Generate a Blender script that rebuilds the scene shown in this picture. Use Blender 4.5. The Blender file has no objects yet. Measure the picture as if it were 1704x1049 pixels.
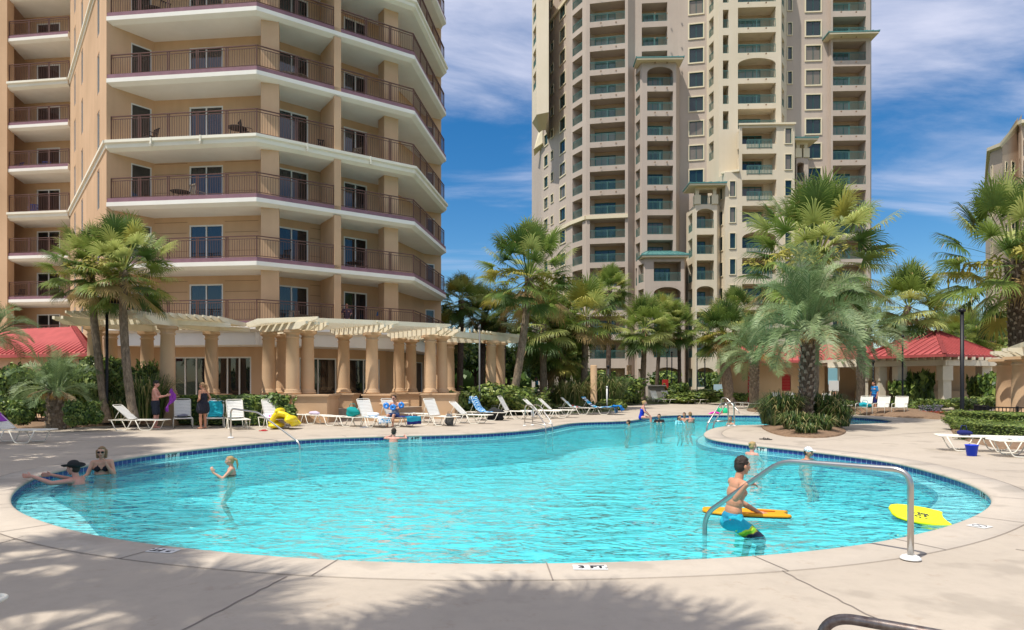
import bpy, bmesh, math, random
from mathutils import Vector, Matrix, Quaternion
R = math.radians
SC = bpy.context.scene
COL = SC.collection
F = 1100.0; CX = 852.0; HY = 637.0; H = 1.72      # focal length in photo pixels, centre column, horizon row, eye height

# ------------------------------------------------------------------ camera
cam = bpy.data.cameras.new('camera')
cam.sensor_width = 36; cam.lens = F / 1704 * 36
cam.shift_y = (HY - 524.5) / 1704
cam.clip_start = 0.05; cam.clip_end = 6000
camo = bpy.data.objects.new('camera', cam); COL.objects.link(camo)
camo.location = (0, 0, H); camo.rotation_euler = (R(90), 0, 0)
SC.camera = camo

# ------------------------------------------------------------------ sun, sky, exposure
SUN_TO = Vector((.37, .31, -1)).normalized()          # where the light travels
SUN_FROM = -SUN_TO
SUN_EL = math.asin(SUN_FROM.z)
SUN_ROT = math.atan2(SUN_FROM.x, SUN_FROM.y)
sl = bpy.data.lights.new('sun', 'SUN'); sl.energy = 4.0; sl.angle = R(.5); sl.color = (1, .955, .87)
so = bpy.data.objects.new('sun', sl); COL.objects.link(so)
so.rotation_euler = SUN_TO.to_track_quat('-Z', 'Y').to_euler(); so.location = (-20, -20, 60)
W = bpy.data.worlds.new('World'); SC.world = W; W.use_nodes = True
def build_world():
    nt = W.node_tree; N = nt.nodes; L = nt.links; N.clear()
    out = N.new('ShaderNodeOutputWorld'); bg = N.new('ShaderNodeBackground'); bg.inputs[1].default_value = .145
    sky = N.new('ShaderNodeTexSky'); sky.sky_type = 'NISHITA'; sky.sun_disc = False
    sky.sun_elevation = SUN_EL; sky.sun_rotation = SUN_ROT; sky.altitude = 0; sky.air_density = 1.0; sky.dust_density = .3; sky.ozone_density = 3.0
    # deepen the blue the way a polarised summer sky looks
    gm = N.new('ShaderNodeHueSaturation'); gm.inputs['Saturation'].default_value = 1.4; gm.inputs['Value'].default_value = .68
    L.new(sky.outputs[0], gm.inputs['Color'])
    tc = N.new('ShaderNodeTexCoord'); sep = N.new('ShaderNodeSeparateXYZ'); L.new(tc.outputs['Generated'], sep.inputs[0])
    # project the view direction on a high flat layer so the cirrus runs in perspective
    add = N.new('ShaderNodeMath'); add.operation = 'ADD'; add.inputs[1].default_value = .12; L.new(sep.outputs[2], add.inputs[0])
    dx = N.new('ShaderNodeMath'); dx.operation = 'DIVIDE'; L.new(sep.outputs[0], dx.inputs[0]); L.new(add.outputs[0], dx.inputs[1])
    dy = N.new('ShaderNodeMath'); dy.operation = 'DIVIDE'; L.new(sep.outputs[1], dy.inputs[0]); L.new(add.outputs[0], dy.inputs[1])
    cb = N.new('ShaderNodeCombineXYZ'); L.new(dx.outputs[0], cb.inputs[0]); L.new(dy.outputs[0], cb.inputs[1])
    mp = N.new('ShaderNodeMapping'); mp.inputs['Rotation'].default_value = (0, 0, R(-14)); mp.inputs['Scale'].default_value = (.75, 1.5, 1); mp.inputs['Location'].default_value = CLOUD_LOC
    L.new(cb.outputs[0], mp.inputs[0])
    n1 = N.new('ShaderNodeTexNoise'); n1.inputs['Scale'].default_value = 1.1; n1.inputs['Detail'].default_value = 9; n1.inputs['Roughness'].default_value = .58; n1.inputs['Distortion'].default_value = .5
    n2 = N.new('ShaderNodeTexNoise'); n2.inputs['Scale'].default_value = .42; n2.inputs['Detail'].default_value = 3
    L.new(mp.outputs[0], n1.inputs[0]); L.new(mp.outputs[0], n2.inputs[0])
    ad = N.new('ShaderNodeMath'); ad.operation = 'MULTIPLY_ADD'; ad.inputs[1].default_value = 1.1; L.new(n2.outputs[0], ad.inputs[0]); L.new(n1.outputs[0], ad.inputs[2])
    rp = N.new('ShaderNodeMapRange'); rp.inputs['From Min'].default_value = .84; rp.inputs['From Max'].default_value = 1.20; rp.interpolation_type = 'SMOOTHSTEP'
    rp.inputs['To Max'].default_value = .92
    ez = N.new('ShaderNodeMath'); ez.operation = 'MULTIPLY_ADD'; ez.inputs[1].default_value = 2.2; ez.inputs[2].default_value = -.76; L.new(sep.outputs[2], ez.inputs[0])
    ec = N.new('ShaderNodeClamp'); ec.inputs['Min'].default_value = -.24; ec.inputs['Max'].default_value = .16; L.new(ez.outputs[0], ec.inputs[0])
    a2 = N.new('ShaderNodeMath'); a2.operation = 'ADD'; L.new(ad.outputs[0], a2.inputs[0]); L.new(ec.outputs[0], a2.inputs[1]); L.new(a2.outputs[0], rp.inputs['Value'])
    # clouds thin out towards the horizon
    hz = N.new('ShaderNodeMapRange'); hz.inputs['From Min'].default_value = .12; hz.inputs['From Max'].default_value = .24; hz.interpolation_type = 'SMOOTHSTEP'; L.new(sep.outputs[2], hz.inputs['Value'])
    ml = N.new('ShaderNodeMath'); ml.operation = 'MULTIPLY'; L.new(rp.outputs[0], ml.inputs[0]); L.new(hz.outputs[0], ml.inputs[1])
    mx = N.new('ShaderNodeMix'); mx.data_type = 'RGBA'
    L.new(ml.outputs[0], mx.inputs[0]); L.new(gm.outputs[0], mx.inputs[6]); mx.inputs[7].default_value = (4.5, 4.6, 5.5, 1)
    L.new(mx.outputs[2], bg.inputs[0]); L.new(bg.outputs[0], out.inputs[0])
CLOUD_LOC = (2.3, .6, 0)
build_world()
SC.view_settings.view_transform = 'Standard'; SC.view_settings.look = 'None'
SC.view_settings.exposure = 0.35; SC.view_settings.gamma = 1; SC.view_settings.use_curve_mapping = False
SC.render.engine = 'CYCLES'
SC.cycles.max_bounces = 8; SC.cycles.transparent_max_bounces = 16; SC.cycles.caustics_reflective = False; SC.cycles.caustics_refractive = False
SC.cycles.sample_clamp_indirect = 6

# ------------------------------------------------------------------ helpers
def G(px, py, z=0.0):
    d = (H - z) * F / (py - HY); return Vector(((px - CX) * d / F, d, z))
def A(px, py, d):
    return Vector(((px - CX) * d / F, d, H - (py - HY) * d / F))
def P(px, d): return Vector(((px - CX) * d / F, d))
def zof(py, d): return H - (py - HY) * d / F

MATS = {}
def mat(name, col, rough=.8, metal=0, var=.0, scale=4, bump=0, bscale=60, spec=.3, col2=None, detail=4, coords='Object', alpha=1, sub=0):
    if name in MATS: return MATS[name]
    m = bpy.data.materials.new(name); m.use_nodes = True; nt = m.node_tree; N = nt.nodes; L = nt.links
    b = N['Principled BSDF']; b.inputs['Base Color'].default_value = (*col, 1); b.inputs['Roughness'].default_value = rough
    b.inputs['Metallic'].default_value = metal; b.inputs['Specular IOR Level'].default_value = spec
    m.diffuse_color = (*col, 1)
    tc = N.new('ShaderNodeTexCoord')
    if var or col2:
        n = N.new('ShaderNodeTexNoise'); n.inputs['Scale'].default_value = scale; n.inputs['Detail'].default_value = detail; n.inputs['Roughness'].default_value = .6
        L.new(tc.outputs[coords], n.inputs[0])
        r = N.new('ShaderNodeMapRange'); r.inputs['From Min'].default_value = .3; r.inputs['From Max'].default_value = .7; L.new(n.outputs[0], r.inputs['Value'])
        mx = N.new('ShaderNodeMix'); mx.data_type = 'RGBA'; L.new(r.outputs[0], mx.inputs[0])
        c2 = col2 or tuple(c * (1 - var) for c in col)
        mx.inputs[6].default_value = (*col, 1); mx.inputs[7].default_value = (*c2, 1)
        L.new(mx.outputs[2], b.inputs['Base Color'])
    if bump:
        n = N.new('ShaderNodeTexNoise'); n.inputs['Scale'].default_value = bscale; n.inputs['Detail'].default_value = 5
        L.new(tc.outputs[coords], n.inputs[0])
        bp = N.new('ShaderNodeBump'); bp.inputs['Strength'].default_value = bump; bp.inputs['Distance'].default_value = .02
        L.new(n.outputs[0], bp.inputs['Height']); L.new(bp.outputs[0], b.inputs['Normal'])
    MATS[name] = m; return m

class MB:
    def __init__(s): s.v = []; s.f = []; s.m = []; s.uv = {}; s.sm = []
    def quad(s, a, b, c, d, mi=0, smooth=False):
        n = len(s.v); s.v += [Vector(a), Vector(b), Vector(c), Vector(d)]; s.f.append((n, n+1, n+2, n+3)); s.m.append(mi); s.sm.append(smooth)
    def poly(s, pts, mi=0):
        n = len(s.v); s.v += [Vector(p) for p in pts]; s.f.append(tuple(range(n, n+len(pts)))); s.m.append(mi); s.sm.append(False)
    def box(s, c, size, rz=0, mi=0, rot=None):
        hx, hy, hz = size[0]/2, size[1]/2, size[2]/2
        M = rot if rot is not None else Matrix.Rotation(rz, 3, 'Z')
        c = Vector(c); n = len(s.v)
        for x, y, z in ((-1,-1,-1),(1,-1,-1),(1,1,-1),(-1,1,-1),(-1,-1,1),(1,-1,1),(1,1,1),(-1,1,1)):
            s.v.append(c + M @ Vector((x*hx, y*hy, z*hz)))
        for f in ((3,2,1,0),(4,5,6,7),(0,1,5,4),(1,2,6,5),(2,3,7,6),(3,0,4,7)):
            s.f.append(tuple(n+i for i in f)); s.m.append(mi); s.sm.append(False)
    def bar(s, a, b, w, h, mi=0, up=Vector((0,0,1))):
        a = Vector(a); b = Vector(b); d = b - a; l = d.length
        if l < 1e-6: return
        x = d / l; y = up.cross(x)
        if y.length < 1e-4: y = Vector((0,1,0)).cross(x)
        y.normalize(); z = x.cross(y)
        M = Matrix((x, y, z)).transposed(); s.box((a+b)/2, (l, w, h), rot=M, mi=mi)
    def prism(s, pts, z0, z1, mi=0, cap=True):      # pts counter-clockwise from above
        n = len(pts)
        for i in range(n):
            a, b = pts[i], pts[(i+1) % n]
            s.quad((a[0],a[1],z0), (b[0],b[1],z0), (b[0],b[1],z1), (a[0],a[1],z1), mi)
        if cap:
            s.poly([(p[0],p[1],z1) for p in pts], mi); s.poly([(p[0],p[1],z0) for p in reversed(pts)], mi)
    def tube(s, path, r, n=8, mi=0, closed=False, cap=True):
        path = [Vector(p) for p in path]; rr = r if isinstance(r, (list, tuple)) else [r]*len(path)
        base = len(s.v); k = len(path); up = None
        for i, p in enumerate(path):
            if closed: t = path[(i+1) % k] - path[i-1]
            else: t = path[min(i+1, k-1)] - path[max(i-1, 0)]
            t.normalize()
            if up is None:
                up = t.orthogonal().normalized()
            else:
                up = up - t * up.dot(t)
                up = up.normalized() if up.length > 1e-6 else t.orthogonal().normalized()
            w = t.cross(up)
            for j in range(n):
                a = 2*math.pi*j/n; s.v.append(p + (up*math.cos(a) + w*math.sin(a))*rr[i])
        m = k if closed else k-1
        for i in range(m):
            for j in range(n):
                a = base+i*n+j; b = base+i*n+(j+1) % n; i2 = (i+1) % k
                c = base+i2*n+(j+1) % n; d = base+i2*n+j
                s.f.append((a, b, c, d)); s.m.append(mi); s.sm.append(True)
        if cap and not closed:
            s.f.append(tuple(base+j for j in reversed(range(n)))); s.m.append(mi); s.sm.append(False)
            s.f.append(tuple(base+(k-1)*n+j for j in range(n))); s.m.append(mi); s.sm.append(False)
    def lathe(s, prof, c=(0,0,0), n=20, mi=0, smooth=True, sx=1, sy=1):
        c = Vector(c); base = len(s.v); k = len(prof)
        for r, z in prof:
            for j in range(n):
                a = 2*math.pi*j/n; s.v.append(c + Vector((r*math.cos(a)*sx, r*math.sin(a)*sy, z)))
        for i in range(k-1):
            for j in range(n):
                s.f.append((base+i*n+j, base+i*n+(j+1) % n, base+(i+1)*n+(j+1) % n, base+(i+1)*n+j)); s.m.append(mi); s.sm.append(smooth)
        s.f.append(tuple(base+j for j in reversed(range(n)))); s.m.append(mi); s.sm.append(False)
        s.f.append(tuple(base+(k-1)*n+j for j in range(n))); s.m.append(mi); s.sm.append(False)
    def ell(s, c, r, M=None, n=12, k=8, mi=0):
        c = Vector(c); base = len(s.v); M = M or Matrix.Identity(3)
        r = Vector(r) if not isinstance(r, (int, float)) else Vector((r, r, r))
        for i in range(k+1):
            th = math.pi*i/k
            for j in range(n):
                ph = 2*math.pi*j/n
                s.v.append(c + M @ Vector((r.x*math.sin(th)*math.cos(ph), r.y*math.sin(th)*math.sin(ph), r.z*math.cos(th))))
        for i in range(k):
            for j in range(n):
                a = base+i*n+j; b = base+i*n+(j+1) % n; d = base+(i+1)*n+j; e = base+(i+1)*n+(j+1) % n
                s.f.append((a, d, e, b)); s.m.append(mi); s.sm.append(True)
    def build(s, name, mats, parent=None, loc=None, weld=False):
        me = bpy.data.meshes.new(name)
        o0 = Vector(loc) if loc is not None else (wloc(parent) if parent is not None else Vector((0,0,0)))
        me.from_pydata([v - o0 for v in s.v], [], s.f)
        ms = mats if isinstance(mats, (list, tuple)) else [mats]
        for m in ms: me.materials.append(m)
        me.polygons.foreach_set('material_index', s.m); me.polygons.foreach_set('use_smooth', s.sm)
        if s.uv:
            ul = me.uv_layers.new(name='UVMap')
            for p in me.polygons:
                if p.index in s.uv:
                    for li, uvc in zip(p.loop_indices, s.uv[p.index]): ul.data[li].uv = uvc
        if weld:
            bm = bmesh.new(); bm.from_mesh(me); bmesh.ops.remove_doubles(bm, verts=bm.verts, dist=1e-4); bm.to_mesh(me); bm.free()
        me.update()
        o = bpy.data.objects.new(name, me); COL.objects.link(o)
        if parent is not None:
            o.parent = parent
        elif loc is not None: o.location = o0
        return o
def wloc(o):
    v = Vector((0,0,0))
    while o is not None: v += o.location; o = o.parent
    return v
def tag(o, label, cat, group=None):
    o['label'] = label; o['category'] = cat
    if group: o['group'] = group
    return o
def thing(name, label, cat, loc=(0,0,0), rz=0, group=None):
    o = bpy.data.objects.new(name, None); COL.objects.link(o); o.location = loc; o.rotation_euler = (0,0,rz)
    o.empty_display_size = .2
    return tag(o, label, cat, group)
def structure(o, kind='structure'): o['kind'] = kind; return o
def copy_tree(o, parent=None):
    c = o.copy(); COL.objects.link(c); c.parent = parent
    for ch in list(o.children): copy_tree(ch, c)
    return c
def place(proto, used, loc, rz, label, group=None, scale=None):
    o = proto if not used else copy_tree(proto)
    o.location = loc; o.rotation_euler = (0,0,rz); o['label'] = label
    if group: o['group'] = group
    if scale is not None: o.scale = scale if not isinstance(scale, (int, float)) else (scale,)*3
    return o
def onl(px, a, b):      # distance along plan line a-b at photo column px
    s = (px-CX)/F; dx, dy = b[0]-a[0], b[1]-a[1]
    t = (s*a[1]-a[0])/(dx-s*dy); return t*math.hypot(dx, dy)
def text_obj(name, s, size, m, parent, loc, rot=(0,0,0), ext=.001, bold=0.0):
    cu = bpy.data.curves.new(name, 'FONT'); cu.body = s; cu.size = size; cu.align_x = 'CENTER'; cu.align_y = 'CENTER'; cu.extrude = ext; cu.offset = bold
    tmp = bpy.data.objects.new('tmp', cu); COL.objects.link(tmp)
    dg = bpy.context.evaluated_depsgraph_get(); me = bpy.data.meshes.new_from_object(tmp.evaluated_get(dg)); me.name = name
    bpy.data.objects.remove(tmp); bpy.data.curves.remove(cu)
    me.materials.clear(); me.materials.append(m)
    o = bpy.data.objects.new(name, me); COL.objects.link(o); o.parent = parent; o.location = loc; o.rotation_euler = rot
    return o
# ------------------------------------------------------------------ pool outline (inner edge of the coping, clockwise in the photo from the left end)
WZ = -.15; FZ = -1.15
OUT_PX = [(11.4,835),(14,822),(27,808),(57,791),(92,781.5),(121,776),(183,766),(229,757.5),(274,752),(350,744),(400,739),(506,730),(576,727),(636,725.3),(703,723.5),(791,721),
 (861,716.5),(896,713),(920,709),(939,705),(967,702),(1038,700),(1061,697.5),(1085,693),(1108,691),(1143,690),(1226,690.2),(1264,690.5),(1330,691.3),(1398,692.5),(1431,694),(1463,696.5),(1482,699.5),
 (1486,702),(1463,704.8),(1398,706.8),(1330,707),(1264,707.3),(1226,707.7),(1198,710.5),(1179,716),(1172,722),(1178,727.5),(1188,731),(1226,736.5),(1264,741),(1302,744.5),(1340,748.7),(1398,755),(1436,759.5),(1484,766.5),(1526,776),
 (1598,796),(1632,810),(1653,824),(1657,835),(1640,851),(1598,870),(1537,888),(1460,903),(1384,914),(1293,923),(1216,929),(1140,932),(1000,936.5),(900,938),(780,939),(600,934.5),(400,922),(200,899),(100,878),(40,857),(16,844)]
def catmull(pts, step=.2):
    out = []; n = len(pts)
    for i in range(n):
        p0, p1, p2, p3 = pts[i-1], pts[i], pts[(i+1) % n], pts[(i+2) % n]
        k = max(1, int((p2-p1).length/step))
        for j in range(k):
            t = j/k
            out.append(.5*((2*p1)+(-p0+p2)*t+(2*p0-5*p1+4*p2-p3)*t*t+(-p0+3*p1-3*p2+p3)*t**3))
    return out
raw = [Vector(G(x, y)[:2]) for x, y in OUT_PX]
OUTL = catmull(raw, .22)
for _ in range(6):
    OUTL = [(OUTL[i-1]+OUTL[i]*2+OUTL[(i+1) % len(OUTL)])/4 for i in range(len(OUTL))]
def area(p): return sum(p[i-1].x*p[i].y-p[i].x*p[i-1].y for i in range(len(p)))/2
if area(OUTL) < 0: OUTL.reverse()
NO = len(OUTL)
def normals(p):
    r = []
    for i in range(len(p)):
        t = p[(i+1) % len(p)]-p[i-1]; t.normalize(); r.append(Vector((t.y, -t.x)))   # outward for CCW
    return r
ONRM = normals(OUTL)
def offset(d, smooth=3):
    q = [OUTL[i]+ONRM[i]*d for i in range(NO)]
    for _ in range(smooth): q = [(q[i-1]+q[i]*2+q[(i+1) % NO])/4 for i in range(NO)]
    return q
ARC = [0]
for i in range(NO): ARC.append(ARC[-1]+(OUTL[(i+1) % NO]-OUTL[i]).length)
def nearest(p):
    p = Vector((p[0], p[1])); return min(range(NO), key=lambda i: (OUTL[i]-p).length)

def ring(mb, pa, za, pb, zb, mi=0, smooth=True, uv=False, flip=False):
    for i in range(NO):
        j = (i+1) % NO
        q = [(*pa[i], za), (*pa[j], za), (*pb[j], zb), (*pb[i], zb)]
        us = [(ARC[i], za), (ARC[i+1], za), (ARC[i+1], zb), (ARC[i], zb)]
        if flip: q.reverse(); us.reverse()
        mb.quad(*q, mi, smooth)
        if uv: mb.uv[len(mb.f)-1] = us
# --- concrete deck material
def deck_mat(name, base, dark):
    m = mat(name, base, .85); nt = m.node_tree; N = nt.nodes; L = nt.links; b = N['Principled BSDF']; tc = N['Texture Coordinate']
    def noise(sc, det, ro=.6):
        n = N.new('ShaderNodeTexNoise'); n.inputs['Scale'].default_value = sc; n.inputs['Detail'].default_value = det; n.inputs['Roughness'].default_value = ro; L.new(tc.outputs['Object'], n.inputs[0]); return n
    a, c, d = noise(.35, 6), noise(5, 8, .7), noise(170, 3, .7)
    def rng(n, lo, hi, t0=0, t1=1):
        r = N.new('ShaderNodeMapRange'); r.inputs['From Min'].default_value = lo; r.inputs['From Max'].default_value = hi; r.inputs['To Min'].default_value = t0; r.inputs['To Max'].default_value = t1; L.new(n.outputs[0], r.inputs['Value']); return r
    def mix(f, c1, c2):
        x = N.new('ShaderNodeMix'); x.data_type = 'RGBA'; L.new(f.outputs[0], x.inputs[0])
        for k, v in ((6, c1), (7, c2)):
            if isinstance(v, tuple): x.inputs[k].default_value = (*v, 1)
            else: L.new(v.outputs[2], x.inputs[k])
        return x
    x = mix(rng(a, .35, .7), base, tuple(u*.86 for u in base))
    x = mix(rng(c, .45, .8, 0, .7), x, dark)
    wet = noise(.9, 4, .5); x = mix(rng(wet, .58, .64, 0, .5), x, tuple(u*.62 for u in base)); st = noise(2.6, 7, .75); x = mix(rng(st, .58, .70, 0, .55), x, (.33,.25,.18))
    x = mix(rng(d, .6, .75, 0, .55), x, tuple(u*.55 for u in base))
    v = N.new('ShaderNodeTexVoronoi'); v.inputs['Scale'].default_value = 14; L.new(tc.outputs['Object'], v.inputs[0])
    r = N.new('ShaderNodeMapRange'); r.inputs['From Min'].default_value = .03; r.inputs['From Max'].default_value = .06; r.inputs['To Min'].default_value = .5; r.inputs['To Max'].default_value = 0; L.new(v.outputs['Distance'], r.inputs['Value'])
    x = mix(r, x, tuple(u*.5 for u in base))
    L.new(x.outputs[2], b.inputs['Base Color'])
    bp = N.new('ShaderNodeBump'); bp.inputs['Strength'].default_value = .5; bp.inputs['Distance'].default_value = .006; L.new(d.outputs[0], bp.inputs['Height']); L.new(bp.outputs[0], b.inputs['Normal'])
    return m
M_deck = deck_mat('deck_concrete', (.47,.40,.32), (.37,.315,.255))
M_cope = deck_mat('coping_concrete', (.50,.43,.35), (.40,.345,.285))
M_joint = mat('joint_dark', (.24,.20,.17), .9)
def fill_with_hole(outer, hole, z, name, m):
    bm = bmesh.new()
    def loop(pts):
        vs = [bm.verts.new((*p, z)) for p in pts]; return [bm.edges.new((vs[i], vs[(i+1) % len(vs)])) for i in range(len(vs))]
    e = loop(outer) + (loop(hole) if hole else [])
    bmesh.ops.triangle_fill(bm, use_beauty=True, use_dissolve=False, edges=e)
    for f in bm.faces:
        f.normal_update()
        if f.normal.z < 0: f.normal_flip()
    me = bpy.data.meshes.new(name); bm.to_mesh(me); bm.free(); me.materials.append(m)
    o = bpy.data.objects.new(name, me); COL.objects.link(o); return o
def dens(pts, step=6):
    out = []
    for i in range(len(pts)):
        a, b = Vector(pts[i]), Vector(pts[(i+1) % len(pts)]); k = max(1, int((b-a).length/step))
        out += [a+(b-a)*j/k for j in range(k)]
    return out
CW = .55
cope_out = offset(CW)
DECK = [(-60,-20),(60,-20),(60,56),(-60,56)]
structure(fill_with_hole(dens(DECK), cope_out, 0, 'pool_deck', M_deck))
# coping: a band with a rounded nose overhanging the tile
mb = MB()
prof = [(CW,-.02),(CW-.012,.004),(.03,.004),(-.005,-.002),(-.028,-.02),(-.035,-.04),(-.03,-.058),(0,-.062)]
rings = [offset(d) for d, z in prof]
for k in range(len(prof)-1): ring(mb, rings[k+1], prof[k+1][1], rings[k], prof[k][1], 0, True, flip=True)
structure(mb.build('pool_coping', M_cope, weld=True))
# joints: the line round the coping, the cross joints in it and the long saw cuts of the deck
mb = MB(); jo, ji = offset(CW+.006), offset(CW-.006)
ring(mb, jo, .0065, ji, .0065, flip=True)
c_in = offset(-.034)
k = 0
for i in range(NO):
    if ARC[i] >= k*2.05:
        k += 1; a, b = c_in[i], cope_out[i]; t = (b-a).normalized(); s = Vector((-t.y, t.x))*.007
        a = a+t*.03
        mb.quad((*(a-s), .0085), (*(a+s), .0085), (*(b+s), .0085), (*(b-s), .0085))
def saw(p, q, w=.008):
    p, q = Vector(p[:2]), Vector(q[:2]); n = 14; t = (q-p).normalized(); s = Vector((-t.y, t.x)); r = random.Random(int(p.x*100))
    pts = [p+(q-p)*i/n+s*r.uniform(-.012,.012) for i in range(n+1)]
    for i in range(n):
        mb.quad((*(pts[i]-s*w), .0045), (*(pts[i+1]-s*w), .0045), (*(pts[i+1]+s*w), .0045), (*(pts[i]+s*w), .0045))
for a, b in (((478,960),(290,1056)),((1300,950),(1457,1030)),((1690,915),(1900,945)),((40,893),(-200,960))): saw(G(*a), G(*b))
for a, b in (((250,735),(-400,728)),((1500,722),(1750,712)),((690,712),(560,692)),((1640,782),(1850,790)),((1000,690),(1250,683)),((1330,736),(1600,716))): saw(G(*a), G(*b), .01)
structure(mb.build('deck_joints', M_joint))
# tile band
def tile_mat():
    m = mat('navy_tile', (.02,.03,.2), .15, spec=.6); nt = m.node_tree; N = nt.nodes; L = nt.links; b = N['Principled BSDF']
    uv = N.new('ShaderNodeUVMap'); br = N.new('ShaderNodeTexBrick'); br.offset = 0; br.squash = 1
    mp = N.new('ShaderNodeMapping'); mp.inputs['Location'].default_value = (0, .0585, 0); L.new(uv.outputs[0], mp.inputs[0]); L.new(mp.outputs[0], br.inputs[0])
    br.inputs['Scale'].default_value = 1; br.inputs['Brick Width'].default_value = .155; br.inputs['Row Height'].default_value = .155; br.inputs['Mortar Size'].default_value = .006
    br.inputs['Color1'].default_value = (.022,.03,.20,1); br.inputs['Color2'].default_value = (.045,.05,.26,1); br.inputs['Mortar'].default_value = (.42,.45,.6,1); br.inputs['Mortar Smooth'].default_value = .1
    L.new(br.outputs[0], b.inputs['Base Color']); return m
M_tile = tile_mat()
M_plaster = mat('pool_plaster', (.26,.81,.85), .8, var=.07, scale=1.5)
M_ledge = mat('ledge_plaster', (.78,.86,.88), .8, var=.07, scale=3)
M_trim = mat('navy_trim', (.012,.02,.12), .3)
tb = offset(0)
mb = MB(); ring(mb, tb, -.05, tb, -.24, 0, True, uv=True)
structure(mb.build('pool_tile_band', M_tile))
mb = MB()
ends = [G(30,840), G(1640,835)]
def ledge_w(i):
    p = OUTL[i]; w = .24
    for e in ends:
        d = (p-Vector(e[:2])).length; w += .6*math.exp(-(d/2.2)**2)
    return w
lw = [OUTL[i]-ONRM[i]*ledge_w(i) for i in range(NO)]
for _ in range(6): lw = [(lw[i-1]+lw[i]*2+lw[(i+1) % NO])/4 for i in range(NO)]
def inset(p, d):
    n = normals(p); return [p[i]-n[i]*d for i in range(NO)]
lw2 = inset(lw, .05)
ring(mb, tb, -.24, lw, -.24, 1, False); ring(mb, lw, -.236, lw2, -.236, 2, False); ring(mb, lw2, -.236, lw2, -.36, 2, False); ring(mb, lw2, -.36, lw2, FZ, 0, True)
structure(mb.build('pool_walls', [M_plaster, M_ledge, M_trim]))
structure(fill_with_hole(lw2, None, FZ, 'pool_floor', M_plaster))
# entry steps below the near hand rail
mb = MB()
c0 = G(1370,918); i0 = nearest(c0); pc = OUTL[i0]; nn = -ONRM[i0]
for k, (r, z) in enumerate(((2.15,-.85),(1.5,-.60),(.95,-.36))):
    pts = [(pc.x+r*1.25*math.cos(a)*(-nn.y)+r*.62*math.sin(a)*nn.x, pc.y+r*1.25*math.cos(a)*nn.x+r*.62*math.sin(a)*nn.y) for a in [math.pi*j/24 for j in range(25)]]
    pts = [Vector(p) for p in pts]
    if area(pts) < 0: pts.reverse()
    mb.prism(pts, z-.3 if k else FZ+.01, z, 0)
    for j in range(24):
        a, b = pts[j], pts[j+1]; t = (b-a).normalized(); s = Vector((-t.y, t.x))*.045
        mb.quad((*a, z+.004), (*b, z+.004), (*(b+s), z+.004), (*(a+s), z+.004), 1)
structure(mb.build('pool_steps', [M_ledge, M_trim]))
# water: clear, tinted, rippled
def water_mat():
    m = bpy.data.materials.new('pool_water'); m.use_nodes = True; nt = m.node_tree; N = nt.nodes; L = nt.links; N.clear()
    out = N.new('ShaderNodeOutputMaterial'); tc = N.new('ShaderNodeTexCoord')
    def nz(sc, det, dist, stretch=(1,1,1)):
        mp = N.new('ShaderNodeMapping'); mp.inputs['Scale'].default_value = stretch; L.new(tc.outputs['Object'], mp.inputs[0])
        n = N.new('ShaderNodeTexNoise'); n.inputs['Scale'].default_value = sc; n.inputs['Detail'].default_value = det; n.inputs['Distortion'].default_value = dist; n.inputs['Roughness'].default_value = .55
        L.new(mp.outputs[0], n.inputs[0]); return n
    a = nz(1.9, 2, .8, (.7,1.25,1)); c = nz(5.6, 4, 1.1, (.75,1.2,1)); c.noise_type = 'RIDGED_MULTIFRACTAL'
    s = N.new('ShaderNodeMath'); s.operation = 'MULTIPLY_ADD'; s.inputs[1].default_value = .20; L.new(c.outputs[0], s.inputs[0]); L.new(a.outputs[0], s.inputs[2])
    bp = N.new('ShaderNodeBump'); bp.inputs['Strength'].default_value = 1; bp.inputs['Distance'].default_value = .28; L.new(s.outputs[0], bp.inputs['Height'])
    tr = N.new('ShaderNodeBsdfTransparent'); tr.inputs[0].default_value = (.66,.97,.98,1)
    df = N.new('ShaderNodeBsdfDiffuse'); df.inputs[0].default_value = (.10,.71,.77,1); L.new(bp.outputs[0], df.inputs['Normal'])
    gl = N.new('ShaderNodeBsdfGlossy'); gl.inputs['Roughness'].default_value = .03; gl.inputs[0].default_value = (1,1,1,1); L.new(bp.outputs[0], gl.inputs['Normal'])
    m1 = N.new('ShaderNodeMixShader'); m1.inputs[0].default_value = .36; L.new(tr.outputs[0], m1.inputs[1]); L.new(df.outputs[0], m1.inputs[2])
    fr = N.new('ShaderNodeFresnel'); fr.inputs['IOR'].default_value = 1.33; L.new(bp.outputs[0], fr.inputs['Normal'])
    m2 = N.new('ShaderNodeMixShader'); L.new(fr.outputs[0], m2.inputs[0]); L.new(m1.outputs[0], m2.inputs[1]); L.new(gl.outputs[0], m2.inputs[2])
    L.new(m2.outputs[0], out.inputs[0]); return m
structure(fill_with_hole(offset(.0), None, WZ, 'pool_water', water_mat()))
# ground far beyond the deck
M_grass = mat('garden_green', (.06,.085,.03), .95, col2=(.12,.12,.05), scale=1.2, bump=.6, bscale=25)
mb = MB(); B = 2500
(x0, y0), (x1, y1) = DECK[0], DECK[2]
for q in (((-B,-B),(B,-B),(B,y0),(-B,y0)),((-B,y1),(B,y1),(B,B),(-B,B)),((-B,y0),(x0,y0),(x0,y1),(-B,y1)),((x1,y0),(B,y0),(B,y1),(x1,y1))): mb.quad(*[(*p, -.01) for p in q])
structure(mb.build('ground', M_grass))
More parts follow.
